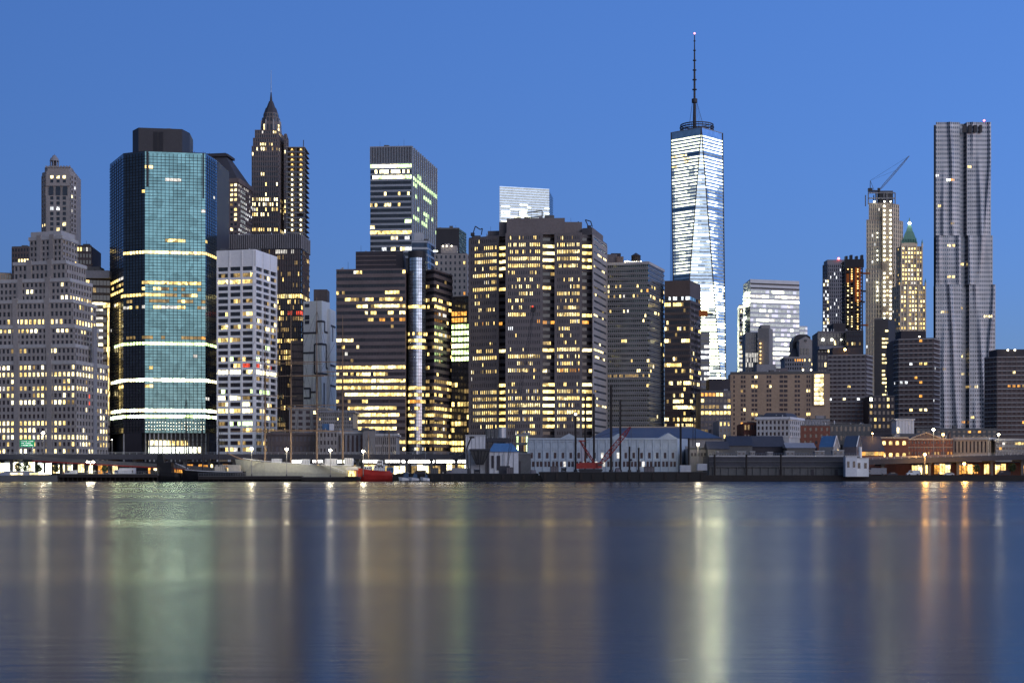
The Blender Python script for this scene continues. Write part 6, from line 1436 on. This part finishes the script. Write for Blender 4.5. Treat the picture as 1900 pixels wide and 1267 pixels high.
def red_crane():
    D = 628; z = ztb
    t = Thing('crawler_crane', 'red crawler crane with a lattice boom on the black barge', 'crane', (*P(1095, D), z))
    x0, x1 = P(1073, D)[0], P(1118, D)[0]
    for yy in (D-2.6, D+1.4): mb = MB(); mb.loft([(x0+.6, yy, z), (x1-.6, yy, z), (x1, yy, z+.6), (x1-.6, yy, z+1.2), (x0+.6, yy, z+1.2), (x0, yy, z+.6)], [(x0+.6, yy+1.2, z), (x1-.6, yy+1.2, z), (x1, yy+1.2, z+.6), (x1-.6, yy+1.2, z+1.2), (x0+.6, yy+1.2, z+1.2), (x0, yy+1.2, z+.6)], 'black_metal'); t.part('track', mb)
    mb = MB(); mb.box(x0+.4, x1-1.6, D-1.8, D+1.8, z+1.3, z+3.7, 'red_paint'); mb.box(x0-.8, x0+.6, D-2, D+2, z+1.2, z+3.4, 'red_paint'); t.part('engine_house', mb)
    mb = MB(); mb.box(x1-2.2, x1-.4, D-2.4, D-.9, z+1.4, z+3.6, 'red_paint'); mb.box(x1-2., x1-.38, D-2.45, D-2.38, z+2.3, z+3.3, 'glass'); t.part('cab', mb)
    mb = MB(); tip = P(1081, D); foot = P(1104, D)
    for yy in (-1.2, 1.2): mb.lattice((foot[0], D+yy, z+3), (tip[0]-1, D+yy, Zp(818, D)), .8, .6, 'red_paint', 8, .1)
    mb.box(tip[0]-1.6, tip[0]+1, D-1.6, D+1.6, Zp(819, D), Zp(817, D), 'red_paint')
    for k in range(4): mb.bar((tip[0]-.8+k*.3, D-1, Zp(819, D)), (x0+1+k*.7, D-1, z+3.5), .06, 'red_paint', 3)
    t.part('gantry', mb)
    mb = MB(); mb.lattice((x1-1.2, D, z+2.6), (*P(1170, D), Zp(792, D)), 1.9, 1.5, 'red_paint', 14, .16); t.part('boom', mb)
    mb = MB(); mb.bar((tip[0], D, Zp(818, D)), (*P(1170, D), Zp(792, D)), .06, 'rope', 3); mb.bar((*P(1171, D), Zp(792, D)), (*P(1171, D), Zp(852, D)), .05, 'rope', 3); t.part('cable', mb)
    mb = MB(); mb.ball((*P(1171, D), Zp(853, D)), .5, 'black_metal'); t.part('hook_block', mb)
    t.done()
    D = 626; t = Thing('boom_crane', 'thin dark lattice boom crane in front of the zigzag office', 'crane', (*P(938, D), zt1))
    x, y = P(936, D+5); mb = MB(); mb.box(x-2.2, x+2.2, y-1.6, y+1.6, zt1, zt1+3, 'dark_metal'); t.part('cab', mb); mb = MB(); mb.lattice((x+1, y, zt1+2.5), (*P(991, D+5), Zp(572, D+5)), 1.4, 1.1, 'black_metal', 26, .07); t.part('boom', mb)
    mb = MB(); hx, hy = P(990, D+5); mb.box(hx-1.2, hx+.8, hy-.6, hy+.6, Zp(579, D+5), Zp(570, D+5), 'black_metal'); mb.ball((hx-.4, hy-.8, Zp(569, D+5)), .4, 'lr', 6); t.part('boom_head', mb); t.done()
    D = 700; t = Thing('boom_crane', 'slim crane with an orange boom head beside the plain brown tower', 'crane', (*P(1287, D), GZ))
    x, y = P(1287, D); mb = MB(); mb.lattice((x, y, GZ), (*P(1291, D), Zp(598, D)), 1.2, 1.0, 'dark_metal', 22, .07); t.part('mast', mb); mb = MB(); mb.lattice((*P(1287, D), Zp(612, D)), (*P(1310, D), Zp(578, D)), 1.1, .9, 'aluminium', 5, .1); t.part('boom', mb)
    mb = MB(); hx, hy = P(1306, D); mb.box(hx-2.2, hx+1.6, y-.7, y+.7, Zp(587, D), Zp(576, D), 'orange_net'); t.part('boom_head', mb); mb = MB(); mb.box(hx+1.7, hx+4.2, y-.5, y+.5, Zp(583, D), Zp(580, D), 'black_metal'); t.part('counterweight', mb); t.done()
red_crane()
spuds = [(1068, 770, 880, .45, 'dark pile left of the red crane, topped by a small lamp'), (1086, 735, 878, .42, 'slim dark pile behind the red crane cab'), (1102, 730, 880, .45, 'tall dark pile through the red crane boom foot'), (1134, 713, 880, .5, 'tallest dark pile right of the red crane'), (1151, 740, 880, .42, 'dark pile where the red boom crosses it'),
         (1168, 828, 880, .4, 'short dark pile before the white market hall, left of a pair'), (1185, 830, 880, .4, 'short dark pile before the white market hall, right of a pair'), (1263, 768, 860, .45, 'tall dark pile at the right end of the white market hall'), (1278, 812, 866, .42, 'mid height dark pile beside the bright white floodlight')]
for px, ya, yb, r, lab in spuds:
    D = 638 if px > 1160 else 634; mb = MB(); x, y = P(px, D+4); mb.cyl(x, y, -2, Zp(ya, D), r, r*.95, 'timber_pile', 8); mb.cyl(x, y, ztb-.1, ztb+.8, r*1.8, r*1.8, 'dark_metal', 8)
    if px == 1068: mb.ball((x, y-.2, Zp(ya, D)+.5), .55, 'bulb_small', 6)
    solo('barge_pile', mb, lab, 'pile', group='tall piles of the barge')

# ---------------------------------------------------------------- ships
def hull(mb, x0, x1, D, beam, sheer, mat, keel='hull_black', bow_left=True, n=18, boot=.8):
    secs = []
    for i in range(n+1):
        t = i/n; s = t if bow_left else 1-t
        w = beam*.5*(min(1, (s/.22)**.6) if s < .22 else 1 if s < .75 else 1-.45*((s-.75)/.25)**2); w = max(w, .06)
        z = sheer(s); x = x0+(x1-x0)*t; rake = (1-min(1, s/.12))*(-1 if bow_left else 1)*beam*.22
        secs.append([(x+rake, D-w, z), (x+rake*.7, D-w*.98, z*.55), (x+rake*.3, D-w*.86, boot), (x, D-w*.5, -1), (x, D+w*.5, -1), (x+rake*.3, D+w*.86, boot), (x+rake*.7, D+w*.98, z*.55), (x+rake, D+w, z)])
    for a, c in zip(secs, secs[1:]):
        for j in range(8):
            k = (j+1) % 8; m = keel if j in (2, 3, 4) else ('barge_deck' if j == 7 else mat)
            mb.face([a[j], a[k], c[k], c[j]] , m)
    mb.face(secs[0], mat); mb.face(secs[-1][::-1], mat); return secs
def mast(t, px, D, z0, ytop, r, mat, yards, stays=(), top=None):
    x = P(px, D)[0]; zt = Zp(ytop, D); mb = MB(); mb.bar((x, D, z0), (x, D, z0+(zt-z0)*.62), r, mat, 8, r*.75); mb.bar((x, D-.3, z0+(zt-z0)*.56), (x, D-.3, zt), r*.6, mat, 6, r*.25); m = t.part('mast', mb)
    for y, hw in yards: mb = MB(); z = Zp(y, D); mb.bar((x-hw, D-.5, z), (x, D-.5, z+.1), r*.25, mat, 5, r*.45); mb.bar((x, D-.5, z+.1), (x+hw, D-.5, z), r*.45, mat, 5, r*.25); t.part('yard', mb, m)
    mb = MB()
    for s in (-1, 1):
        for k in range(4): mb.bar((x+s*(1.5+k*.9), D-3.5, z0), (x, D-.1, z0+(zt-z0)*(.62 if k < 2 else .9)), .05, 'rope', 3)
    for (px2, y2) in stays: mb.bar((x, D, z0+(zt-z0)*.92), (P(px2, D)[0], D, Zp(y2, D)), .05, 'rope', 3)
    t.part('rigging', mb, m)
def ships():
    D = 640
    t = Thing('four_masted_ship', 'big pale hulled sailing ship with four bare masts moored before the brick hall', 'sailing ship', (*P(555, D), 0))
    mb = MB(); hull(mb, P(447, D)[0], P(668, D)[0], D, 11, lambda s: 7.4+1.6*(1-s)**3-1.4*s, 'hull_pale', bow_left=True); t.part('hull', mb, smooth=False)
    mb = MB(); A, B = P(455, D)[0], P(655, D)[0]; n = 20
    for i in range(n): s0, s1 = i/n, (i+1)/n; f = lambda s: 7.7+1.6*(1-s)**3-1.4*s; mb.bar((A+(B-A)*s0, D-5.45, f(s0)), (A+(B-A)*s1, D-5.45, f(s1)), .16, 'white_paint')
    t.part('bulwark_rail', mb)
    mb = MB(); mb.bar((P(452, D)[0], D, 8.6), (P(420, D)[0], D, 11.5), .35, 'wood_mast', 6, .15); t.part('bowsprit', mb)
    for a, c, h in ((505, 522, 2.2), (560, 574, 2.0), (604, 625, 2.2), (640, 655, 2.4)): mb = MB(); mb.box(P(a, D)[0], P(c, D)[0], D-2.2, D+2.2, 6.4, 7.0+h, 'white_panel'); t.part('deckhouse', mb)
    for px, yt, yd in ((492, 560, [(668, 11), (735, 13), (800, 14)]), (540, 548, [(675, 13), (698, 13.5), (757, 14), (798, 15)]), (588, 552, [(672, 13), (697, 13.5), (752, 14), (800, 15)]), (636, 585, [(690, 9), (752, 11)])): mast(t, px, D, 7, yt, .42, 'wood_mast', yd, [(px-46, 840), (px+46, 760), (px+46, 838), (px-46, 700)])
    t.done()
    t = Thing('dark_rigged_ship', 'dark old sailing ship with black masts and dense rigging in front of the teal tower', 'sailing ship', (*P(400, 634), 0)); D = 636
    mb = MB(); hull(mb, P(345, D)[0], P(455, D)[0], D, 8, lambda s: 3.6+1.3*(1-s)**2+.5*s, 'hull_black', bow_left=True); t.part('hull', mb)
    mb = MB(); f = lambda s: 3.8+1.3*(1-s)**2+.5*s; A, B = P(347, D)[0], P(453, D)[0]
    for i in range(12): mb.bar((A+(B-A)*i/12, D-4, f(i/12)-.4), (A+(B-A)*(i+1)/12, D-4, f((i+1)/12)-.4), .15, 'white_paint')
    t.part('rubbing_strake', mb); mb = MB(); mb.bar((P(350, D)[0], D, 5), (P(325, D)[0], D, 7.4), .25, 'white_panel', 6, .12); t.part('bowsprit', mb)
    for px, yt, yd in ((346, 728, [(775, 6), (812, 7)]), (376, 742, [(790, 6), (820, 6)]), (406, 770, [(812, 4)])): mast(t, px, D, 4, yt, .3, 'black_metal', yd, [(px-28, 862), (px+24, 868)])
    for a, c, h in ((400, 418, 2.0), (425, 446, 2.6)): mb = MB(); mb.box(P(a, D)[0], P(c, D)[0], D-2, D+2, 3.4, 4+h, 'canvas'); t.part('deckhouse', mb)
    t.done()
    for px, yt, lab in ((327, 790, 'thin black mast of a small boat left of the dark rigged ship'), ):
        pass
    D = 640; t = Thing('black_workboat', 'bulky black workboat with a tall wheelhouse and a single bow lamp', 'boat', (*P(310, D), 0))
    mb = MB(); hull(mb, P(288, D)[0], P(338, D)[0], D, 6.5, lambda s: 3.4+1.2*(1-s)**2, 'hull_black'); t.part('hull', mb)
    mb = MB(); mb.box(P(293, D)[0], P(320, D)[0], D-2.2, D+2.2, 3.2, 7.6, 'hull_black'); t.part('deckhouse', mb); mb = MB(); mb.loft([(P(292, D)[0], D-1.8, 7.6), (P(306, D)[0], D-1.8, 7.6), (P(306, D)[0], D+1.8, 7.6), (P(292, D)[0], D+1.8, 7.6)], [(P(294, D)[0], D-1.5, 11), (P(303, D)[0], D-1.5, 11), (P(303, D)[0], D+1.5, 11), (P(294, D)[0], D+1.5, 11)], 'hull_black'); t.part('wheelhouse', mb)
    mb = MB(); mb.ball((P(292, D)[0], D-3.4, Zp(871, D)), .4, 'bulb_small', 6); t.part('bow_lamp', mb); mb = MB(); x = P(327, D)[0]; mb.bar((x, D, 3), (x, D, Zp(800, D)), .18, 'black_metal', 5); mb.bar((x, D, Zp(830, D)), (x+6, D-1, 4), .1, 'black_metal'); t.part('derrick', mb); t.done()
    D = 636; t = Thing('red_lightship', 'small red hulled ship with pale deckhouses beside the black barge', 'ship', (*P(700, D), 0))
    mb = MB(); hull(mb, P(663, D)[0], P(728, D)[0], D, 6, lambda s: 3.9+1.6*(1-s)**2+.3*s, 'hull_red', 'hull_red'); t.part('hull', mb)
    for a, c, z0, z1, m in ((676, 690, 4, 6.2, 'white_paint'), (694, 714, 4, 6.6, 'white_panel'), (700, 710, 6.6, 8.6, 'white_paint'), (718, 730, 4, 5.6, 'blue_paint')):
        mb = MB(); mb.box(P(a, D)[0], P(c, D)[0], D-2, D+2, z0-.5, z1, m); h = t.part('deckhouse', mb); mb = MB(); 
        for k in range(3): x = P(a+(c-a)*(.2+.3*k), D)[0]; mb.box(x-.25, x+.25, D-2.1, D-1.95, z1-1.1, z1-.5, 'glass')
        t.part('porthole', mb, h)
    for px, yt in ((684, 800), (722, 742)): mast(t, px, D, 4, yt, .2, 'wood_mast', [(yt+40, 1.5)], [(px-18, 866)])
    t.done()
    boats = [(742, 762, 2.2, 'white motor yacht right of the red ship', 'white_paint'), (760, 778, 1.8, 'grey cabin boat behind the white motor yacht', 'white_panel'), (782, 797, 1.6, 'low white cabin boat left of the first deck box', 'white_paint')]
    for i, (a, c, h, lab, m) in enumerate(boats):
        D = 617-i*1.; t = Thing('cabin_boat', lab, 'boat', (*P((a+c)/2, D), 0), 'small boats beside the barge')
        mb = MB(); hull(mb, P(a, D)[0], P(c, D)[0], D, 2.6, lambda s: 1.2+.6*(1-s), m, 'hull_black', n=8, boot=.3); t.part('hull', mb)
        mb = MB(); mb.loft([(P(a+5, D)[0], D-1, 1.2), (P(c-3, D)[0], D-1, 1.2), (P(c-3, D)[0], D+1, 1.2), (P(a+5, D)[0], D+1, 1.2)], [(P(a+8, D)[0], D-.8, 1.2+h), (P(c-4, D)[0], D-.8, 1.2+h), (P(c-4, D)[0], D+.8, 1.2+h), (P(a+8, D)[0], D+.8, 1.2+h)], 'glass_blue'); t.part('cabin', mb)
        mb = MB(); x = P((a+c)/2, D)[0]; mb.bar((x, D, 1.2), (x, D, 7+3*i), .06, 'aluminium', 4); t.part('mast', mb); t.done()
    # gangway
    D = 633; t = Thing('gangway', 'pale sloping gangway from the pale ship down to the floating pier', 'gangway', (*P(610, D), 1.8))
    a = (*P(583, D+1), Zp(858, D)); c = (*P(642, D-1), Zp(881, D))
    mb = MB(); mb.loft([(a[0], a[1]-.8, a[2]), (a[0], a[1]+.8, a[2]), (a[0], a[1]+.8, a[2]+.2), (a[0], a[1]-.8, a[2]+.2)], [(c[0], c[1]-.8, c[2]), (c[0], c[1]+.8, c[2]), (c[0], c[1]+.8, c[2]+.2), (c[0], c[1]-.8, c[2]+.2)], 'aluminium'); t.part('walkway', mb)
    for s in (-.8, .8): mb = MB(); mb.bar((a[0], a[1]+s, a[2]+1.2), (c[0], c[1]+s, c[2]+1.2), .1, 'white_paint'); [mb.bar((a[0]+(c[0]-a[0])*k/8, a[1]+s, a[2]+(c[2]-a[2])*k/8), (a[0]+(c[0]-a[0])*k/8, a[1]+s, a[2]+(c[2]-a[2])*k/8+1.2), .05, 'white_paint') for k in range(9)]; t.part('handrail', mb)
    t.done()
    D = 629; mb = MB(); A, B = P(640, D), P(664, D); mb.box(A[0], B[0], D, D+4, 1.7, 2.0, 'dark_metal'); mb.loft([(A[0], D, 4.6), (B[0], D, 4.6), (B[0], D+4, 4.6), (A[0], D+4, 4.6)], [(A[0]+1, D+2, 6), (B[0]-1, D+2, 6), (B[0]-1, D+2.1, 6), (A[0]+1, D+2.1, 6)], 'canvas')
    for x in (A[0]+.2, B[0]-.2, (A[0]+B[0])/2): mb.bar((x, D+.2, 1.9), (x, D+.2, 4.6), .08, 'aluminium')
    mb.box(A[0]+1, B[0]-1, D+3, D+3.2, 2, 4.2, 'ly'); solo('ticket_kiosk', mb, 'small yellow lit kiosk with a canvas roof at the bow of the red ship', 'kiosk')
    D = 646; b = Thing('lit_pavilion', 'pale awning pavilion with people sized openings beneath the pale ship bow', 'pavilion', (*P(420, D), GZ))
    for i in range(6): plain_box(b, 'panel', 404+i*9, 411+i*9, 868, 880, D+4, .3, 'lw' if i in (2, 4) else 'canvas')
    plain_box(b, 'roof', 400, 460, 862, 867, D+2, 5, 'canvas'); b.done()
ships()
# highway sign
t = Thing('highway_sign', 'green highway sign with white unreadable lines on two posts above the highway', 'road sign', (*P(50, 667), Zp(843, 667))); D = 667
plain_box(t, 'sign_panel', 36.5, 64, 815.5, 828.5, D, .3, 'sign_green')
for (a, c, y) in ((39, 50, 818.5), (52.5, 62, 818.5), (39, 45, 822), (47, 58, 822.2), (40, 52, 825.8), (54, 61, 825.8)): plain_box(t, 'sign_stroke', a, c, y-.7, y+.7, D-.06, .05, 'white_paint')
for px in (40, 60): x = P(px, D)[0]; mb = MB(); mb.bar((x, D+.5, Zp(843, D)), (x, D+.5, Zp(816, D)), .14, 'aluminium', 6); t.part('post', mb)
point((P(50, D)[0], D-3, Zp(830, D)), 420, (.9, 1, .9), .2)
t.done()
# lamps
for a in ((80, 803, 664, Zp(843, 668), 'white street lamp on the highway right of the green sign'), (467, 832, 633, 2.2, 'street lamp on the timber pier near the pale ship bow'), (532, 833, 631, 2.2, 'bright street lamp before the first ship mast group'), (613, 835, 631, 1.8, 'bright street lamp above the gangway'), (674, 837, 633, 2.0, 'bright street lamp above the bow of the red ship'), (1295, 824, 672, GZ, 'very bright white floodlight right of the white market hall'), (1732, 797, 690, GZ, 'tall white street lamp before the gabled warehouse')): lamp(*a)
lamp(168, 857, 640, 2.5, 'twin white lamp on the walkway pier at the left', False, 2000, True)
lamp(1716, 843, 655, GZ, 'large orange street lamp in front of the right hand highway', True, 5200); lamp(1789, 860, 652, GZ, 'low orange lamp among the market stalls', True, 4200); lamp(1750, 806, 700, GZ, 'orange street lamp beside the tall white lamp', True, 1500)
lamp(1619, 804, 700, GZ, 'dim orange street lamp over the dark roofed house', True, 500, r=.4); lamp(1853, 806, 705, GZ, 'yellow street lamp over the flat roofed shop', False, 700, r=.5); lamp(208, 816, 690, GZ, 'slim street lamp beside the base of the teal tower', False, 150, r=.2)
# young trees along the left bank
def tree(px, D, h, label, seed):
    x, y = P(px, D); t = Thing('small_tree', label, 'tree', (x, y, GZ), 'trees along the left bank'); mb = MB(); mb.bar((x, y, GZ), (x, y, GZ+h*.5), .16, 'bark', 6, .09)
    for k in range(5): a = k*1.3+seed; mb.bar((x, y, GZ+h*(.35+.03*k)), (x+h*.25*math.cos(a), y+h*.25*math.sin(a), GZ+h*.75), .07, 'bark', 4, .02)
    t.part('trunk', mb); mb = MB(); rg = random.Random(seed)
    for k in range(420):
        u = rg.random(); a = rg.random()*6.283; rr = h*.32*math.sqrt(rg.random())*(1 if .25 < u < .8 else .65); c = Vector((x+rr*math.cos(a), y+rr*math.sin(a), GZ+h*(.38+.62*u)))
        d = Vector((rg.uniform(-1, 1), rg.uniform(-1, 1), rg.uniform(-1, 1))).normalized(); e = d.orthogonal().normalized()*.28; g = d.cross(e).normalized()*.22; mb.face([c-e, c+g, c+e, c-g], 'leaf')
    t.part('crown', mb)
for i, (px, h, lab) in enumerate(((34, 5.2, 'small dark tree before the bright left shops'), (48, 5.6, 'fuller dark tree before the bright left shops'), (72, 4.6, 'small bushy tree at the right end of the bright left shops'), (104, 4.4, 'small tree at the start of the walkway pier'), (194, 4.2, 'small tree right of the twin white lamp'), (1878, 5.0, 'dark tree among the market stalls near the right edge'), (1812, 4.4, 'small dark tree before the orange market stalls'))): tree(px, SHORE+4, h, lab, i+3)

# vehicles and people on the bank
def vehicle(px, D, label, kind, mat, seed):
    L, H, W = {'car': (4.4, 1.45, 1.8), 'van': (5.4, 2.3, 2.), 'truck': (8.5, 3.2, 2.4)}[kind]; x, y = P(px, D); z = GZ
    t = Thing('parked_'+kind, label, kind, (x, y, z), 'vehicles parked on the bank')
    mb = MB(); x0, x1, y0, y1 = x-L/2, x+L/2, y-W/2, y+W/2
    if kind == 'car':
        pr = [(0, .3), (.02, .75), (.22, .85), (.36, 1.4), (.72, 1.42), (.88, .95), (.99, .85), (1, .35)]
    elif kind == 'van': pr = [(0, .35), (.01, 1.1), (.14, 1.3), (.24, 2.2), (.98, 2.3), (1, .4)]
    else: pr = [(0, .5), (.0, 2.0), (.05, 2.4), (.24, 2.5), (.25, 3.2), (1, 3.2), (1, .6)]
    a = [(x0+L*u, y0, z+v) for u, v in pr][::-1]; c = [(x0+L*u, y1, z+v) for u, v in pr][::-1]; mb.loft(a, c, mat); t.part('body', mb)
    mb = MB(); q = {'car': [(.30, .92), (.39, 1.32), (.70, 1.34), (.80, .98)], 'van': [(.17, 1.35), (.25, 2.0), (.42, 2.0), (.42, 1.35)], 'truck': [(.03, 1.5), (.06, 2.2), (.2, 2.2), (.2, 1.5)]}[kind]
    mb.loft([(x0+L*u, y0-.02, z+v) for u, v in q][::-1], [(x0+L*u, y0+.02, z+v) for u, v in q][::-1], 'glass'); t.part('window', mb)
    for u in (.18, .80):
        mb = MB(); r = .33 if kind == 'car' else .42; mb.bar((x0+L*u, y0-.04, z+r), (x0+L*u, y0+.22, z+r), r, 'black_metal', 10); t.part('wheel', mb)
for i, (px, D, k, m, lab) in enumerate(((132, 652, 'van', 'white_paint', 'white van parked under the ramp at the left'), (150, 651, 'car', 'slate_roof', 'dark car beside the white van under the ramp'), (196, 651, 'car', 'aluminium', 'silver car right of the twin white lamp'), (232, 652, 'truck', 'white_panel', 'white box truck parked before the base of the teal tower'), (262, 651, 'car', 'hull_black', 'black car right of the white box truck'),
    (752, 652, 'car', 'aluminium', 'silver car under the tube lights, nearest the red ship'), (778, 651, 'van', 'dark_wall', 'dark van under the tube lights'), (806, 652, 'car', 'red_paint', 'small red car under the tube lights'), (848, 651, 'truck', 'stone_grey', 'grey truck just left of the hopper'), (1625, 650, 'truck', 'stone_grey', 'grey truck right of the white pier houses'), (1655, 650, 'car', 'slate_roof', 'dark car under the left end of the right hand highway'), (1694, 650, 'van', 'white_paint', 'white van before the orange market stalls'), (1760, 650, 'car', 'aluminium', 'silver car before the orange market stalls'), (1862, 650, 'van', 'dark_wall', 'dark van near the right edge before the stalls'))): vehicle(px, D, lab, k, m, i)
def person(px, D, label, coat, seed, z=GZ):
    x, y = P(px, D); st = .12+.16*rnd('ps', seed); mb = MB()
    def ring(cx, cy, cz, rx, ry, n=8): return [(cx+rx*math.cos(2*math.pi*i/n), cy+ry*math.sin(2*math.pi*i/n), cz) for i in range(n)]
    rows = [(0, .13, .10), (.82, .17, .12), (1.05, .17, .12), (1.35, .22, .13), (1.45, .15, .1), (1.5, .065, .065), (1.55, .09, .1), (1.65, .10, .11), (1.75, .05, .06)]
    rr = [ring(x, y, z+h*.98, a, c) for h, a, c in rows[1:]]
    for k, (a, c) in enumerate(zip(rr, rr[1:])): mb.loft(a, c, coat if k < 4 else 'stone_warm', k == 0, k == len(rr)-2)
    for s in (-1, 1):
        mb.loft(ring(x+s*st, y, z, .06, .08, 6), ring(x+s*.09, y, z+.84, .095, .1, 6), 'slate_roof')
        mb.loft(ring(x+s*.3, y-.05, z+.8, .045, .05, 6), ring(x+s*.22, y, z+1.38, .065, .065, 6), coat)
    solo('person', mb, label, 'person', (x, y, z), 'people on the bank')
for i, (px, D, c, lab) in enumerate(((118, 648, 'red_paint', 'person in a red coat under the ramp beside the white van'), (176, 640, 'slate_roof', 'person in a dark coat under the twin white lamp'), (184, 640, 'white_panel', 'person in a pale coat right of the twin white lamp'), (218, 640, 'blue_paint', 'person in a blue coat on the walkway pier left of the box truck'), (246, 640, 'brick_brown', 'person in brown on the walkway pier right of the box truck'), (280, 640, 'dark_wall', 'person in black at the right end of the walkway pier'), (652, 632, 'white_panel', 'person in a pale top beside the yellow kiosk'), (792, 648, 'slate_roof', 'person in dark clothes between the dark van and red car'), (822, 648, 'canvas', 'person in beige right of the small red car'), (1708, 648, 'dark_wall', 'person in dark clothes right of the white van by the stalls'), (1742, 648, 'canvas', 'person in beige before the orange stalls'), (1806, 648, 'slate_roof', 'person in a dark coat beside the small dark tree'), (1838, 648, 'red_paint', 'person in a red coat before the right hand stalls'))):
    person(px, D, lab, c, i, 3.0 if D == 640 else 1.8 if D == 632 else GZ)

# ================================================================== LIGHT, SKY, CAMERA
SUN_EL, SUN_AZ = 2.0, 135.0          # azimuth measured from straight ahead (+Y) clockwise: behind the camera to the right
w = bpy.data.worlds.new('World'); sc.world = w; w.use_nodes = True; nt = w.node_tree; bg = nt.nodes['Background']
sky = nt.nodes.new('ShaderNodeTexSky'); sky.sky_type = 'NISHITA'; sky.sun_disc = False
sky.sun_elevation = R(SUN_EL); sky.sun_rotation = R(SUN_AZ); sky.altitude = 0; sky.air_density = 1.0; sky.dust_density = .4; sky.ozone_density = 4.0
def vmath(op, a, b=None):
    n = node(nt, 'ShaderNodeVectorMath', operation=op)
    for k, v in enumerate((a, b)):
        if v is None: continue
        if isinstance(v, tuple): n.inputs[k].default_value = v
        else: nt.links.new(v, n.inputs[k])
    return n.outputs[0]
# blue hour: the twilight sky, its contrast softened; cold in the west ahead, paler towards the dawn behind the viewer
dim = vmath('MULTIPLY', sky.outputs['Color'], (.1, .1, .1))
gam = node(nt, 'ShaderNodeGamma'); gam.inputs['Gamma'].default_value = .44; nt.links.new(dim, gam.inputs['Color'])
tc = node(nt, 'ShaderNodeTexCoord'); sx = node(nt, 'ShaderNodeSeparateXYZ'); nt.links.new(tc.outputs['Generated'], sx.inputs[0])
ex = node(nt, 'ShaderNodeMath', operation='MULTIPLY'); nt.links.new(sx.outputs['X'], ex.inputs[0]); ex.inputs[1].default_value = .72
ee = node(nt, 'ShaderNodeMath', operation='EXPONENT'); nt.links.new(ex.outputs[0], ee.inputs[0])
fy = node(nt, 'ShaderNodeMapRange'); fy.inputs['From Min'].default_value = .55; fy.inputs['From Max'].default_value = -.25; nt.links.new(sx.outputs['Y'], fy.inputs['Value'])
mx = node(nt, 'ShaderNodeMix', data_type='RGBA'); nt.links.new(fy.outputs[0], mx.inputs['Factor']); mx.inputs['A'].default_value = (.48, .735, 1.5, 1); mx.inputs['B'].default_value = (1.05, 1.04, 1.32, 1)
out = vmath('MULTIPLY', vmath('MULTIPLY', gam.outputs['Color'], mx.outputs['Result']), ee.outputs[0])
# the dull lilac haze bank low over the eastern horizon
hz = node(nt, 'ShaderNodeMapRange', interpolation_type='SMOOTHSTEP'); hz.inputs['From Min'].default_value = .13; hz.inputs['From Max'].default_value = .02; nt.links.new(sx.outputs['Z'], hz.inputs['Value'])
hm = node(nt, 'ShaderNodeMath', operation='MULTIPLY'); nt.links.new(hz.outputs[0], hm.inputs[0]); nt.links.new(fy.outputs[0], hm.inputs[1])
h2 = node(nt, 'ShaderNodeMix', data_type='RGBA'); nt.links.new(hm.outputs[0], h2.inputs['Factor']); h2.inputs['A'].default_value = (1, 1, 1, 1); h2.inputs['B'].default_value = (.85, .58, .72, 1)
out = vmath('MULTIPLY', out, h2.outputs['Result'])
out = vmath('MULTIPLY', out, (10., 10., 10.))
nt.links.new(out, bg.inputs['Color']); bg.inputs['Strength'].default_value = .1
sl = bpy.data.lights.new('sun', 'SUN'); sl.energy = 1.15; sl.angle = R(75); sl.color = (1, .95, .91)
so = bpy.data.objects.new('sun', sl); COL.objects.link(so)
az, el = R(SUN_AZ+3), R(16.0)
d = Vector((math.sin(az)*math.cos(el), math.cos(az)*math.cos(el), math.sin(el)))
so.rotation_euler = d.to_track_quat('Z', 'Y').to_euler(); so.location = (0, 0, 300)
cd = bpy.data.cameras.new('camera'); co = bpy.data.objects.new('camera', cd); COL.objects.link(co)
co.location = (0, 0, CZ); co.rotation_euler = (R(90), 0, 0); cd.sensor_width = 36; cd.lens = 36*FP/1900; cd.shift_y = (HZ-633.5)/1900
cd.clip_start = .5; cd.clip_end = 20000; sc.camera = co
sc.render.engine = 'CYCLES'; cy = sc.cycles; cy.use_denoising = True; cy.max_bounces = 5; cy.diffuse_bounces = 2; cy.glossy_bounces = 4; cy.sample_clamp_indirect = 12; cy.sample_clamp_direct = 0
cy.caustics_reflective = False; cy.caustics_refractive = False
vs = sc.view_settings; vs.view_transform = 'Standard'; vs.look = 'None'; vs.gamma = 1; vs.exposure = 0
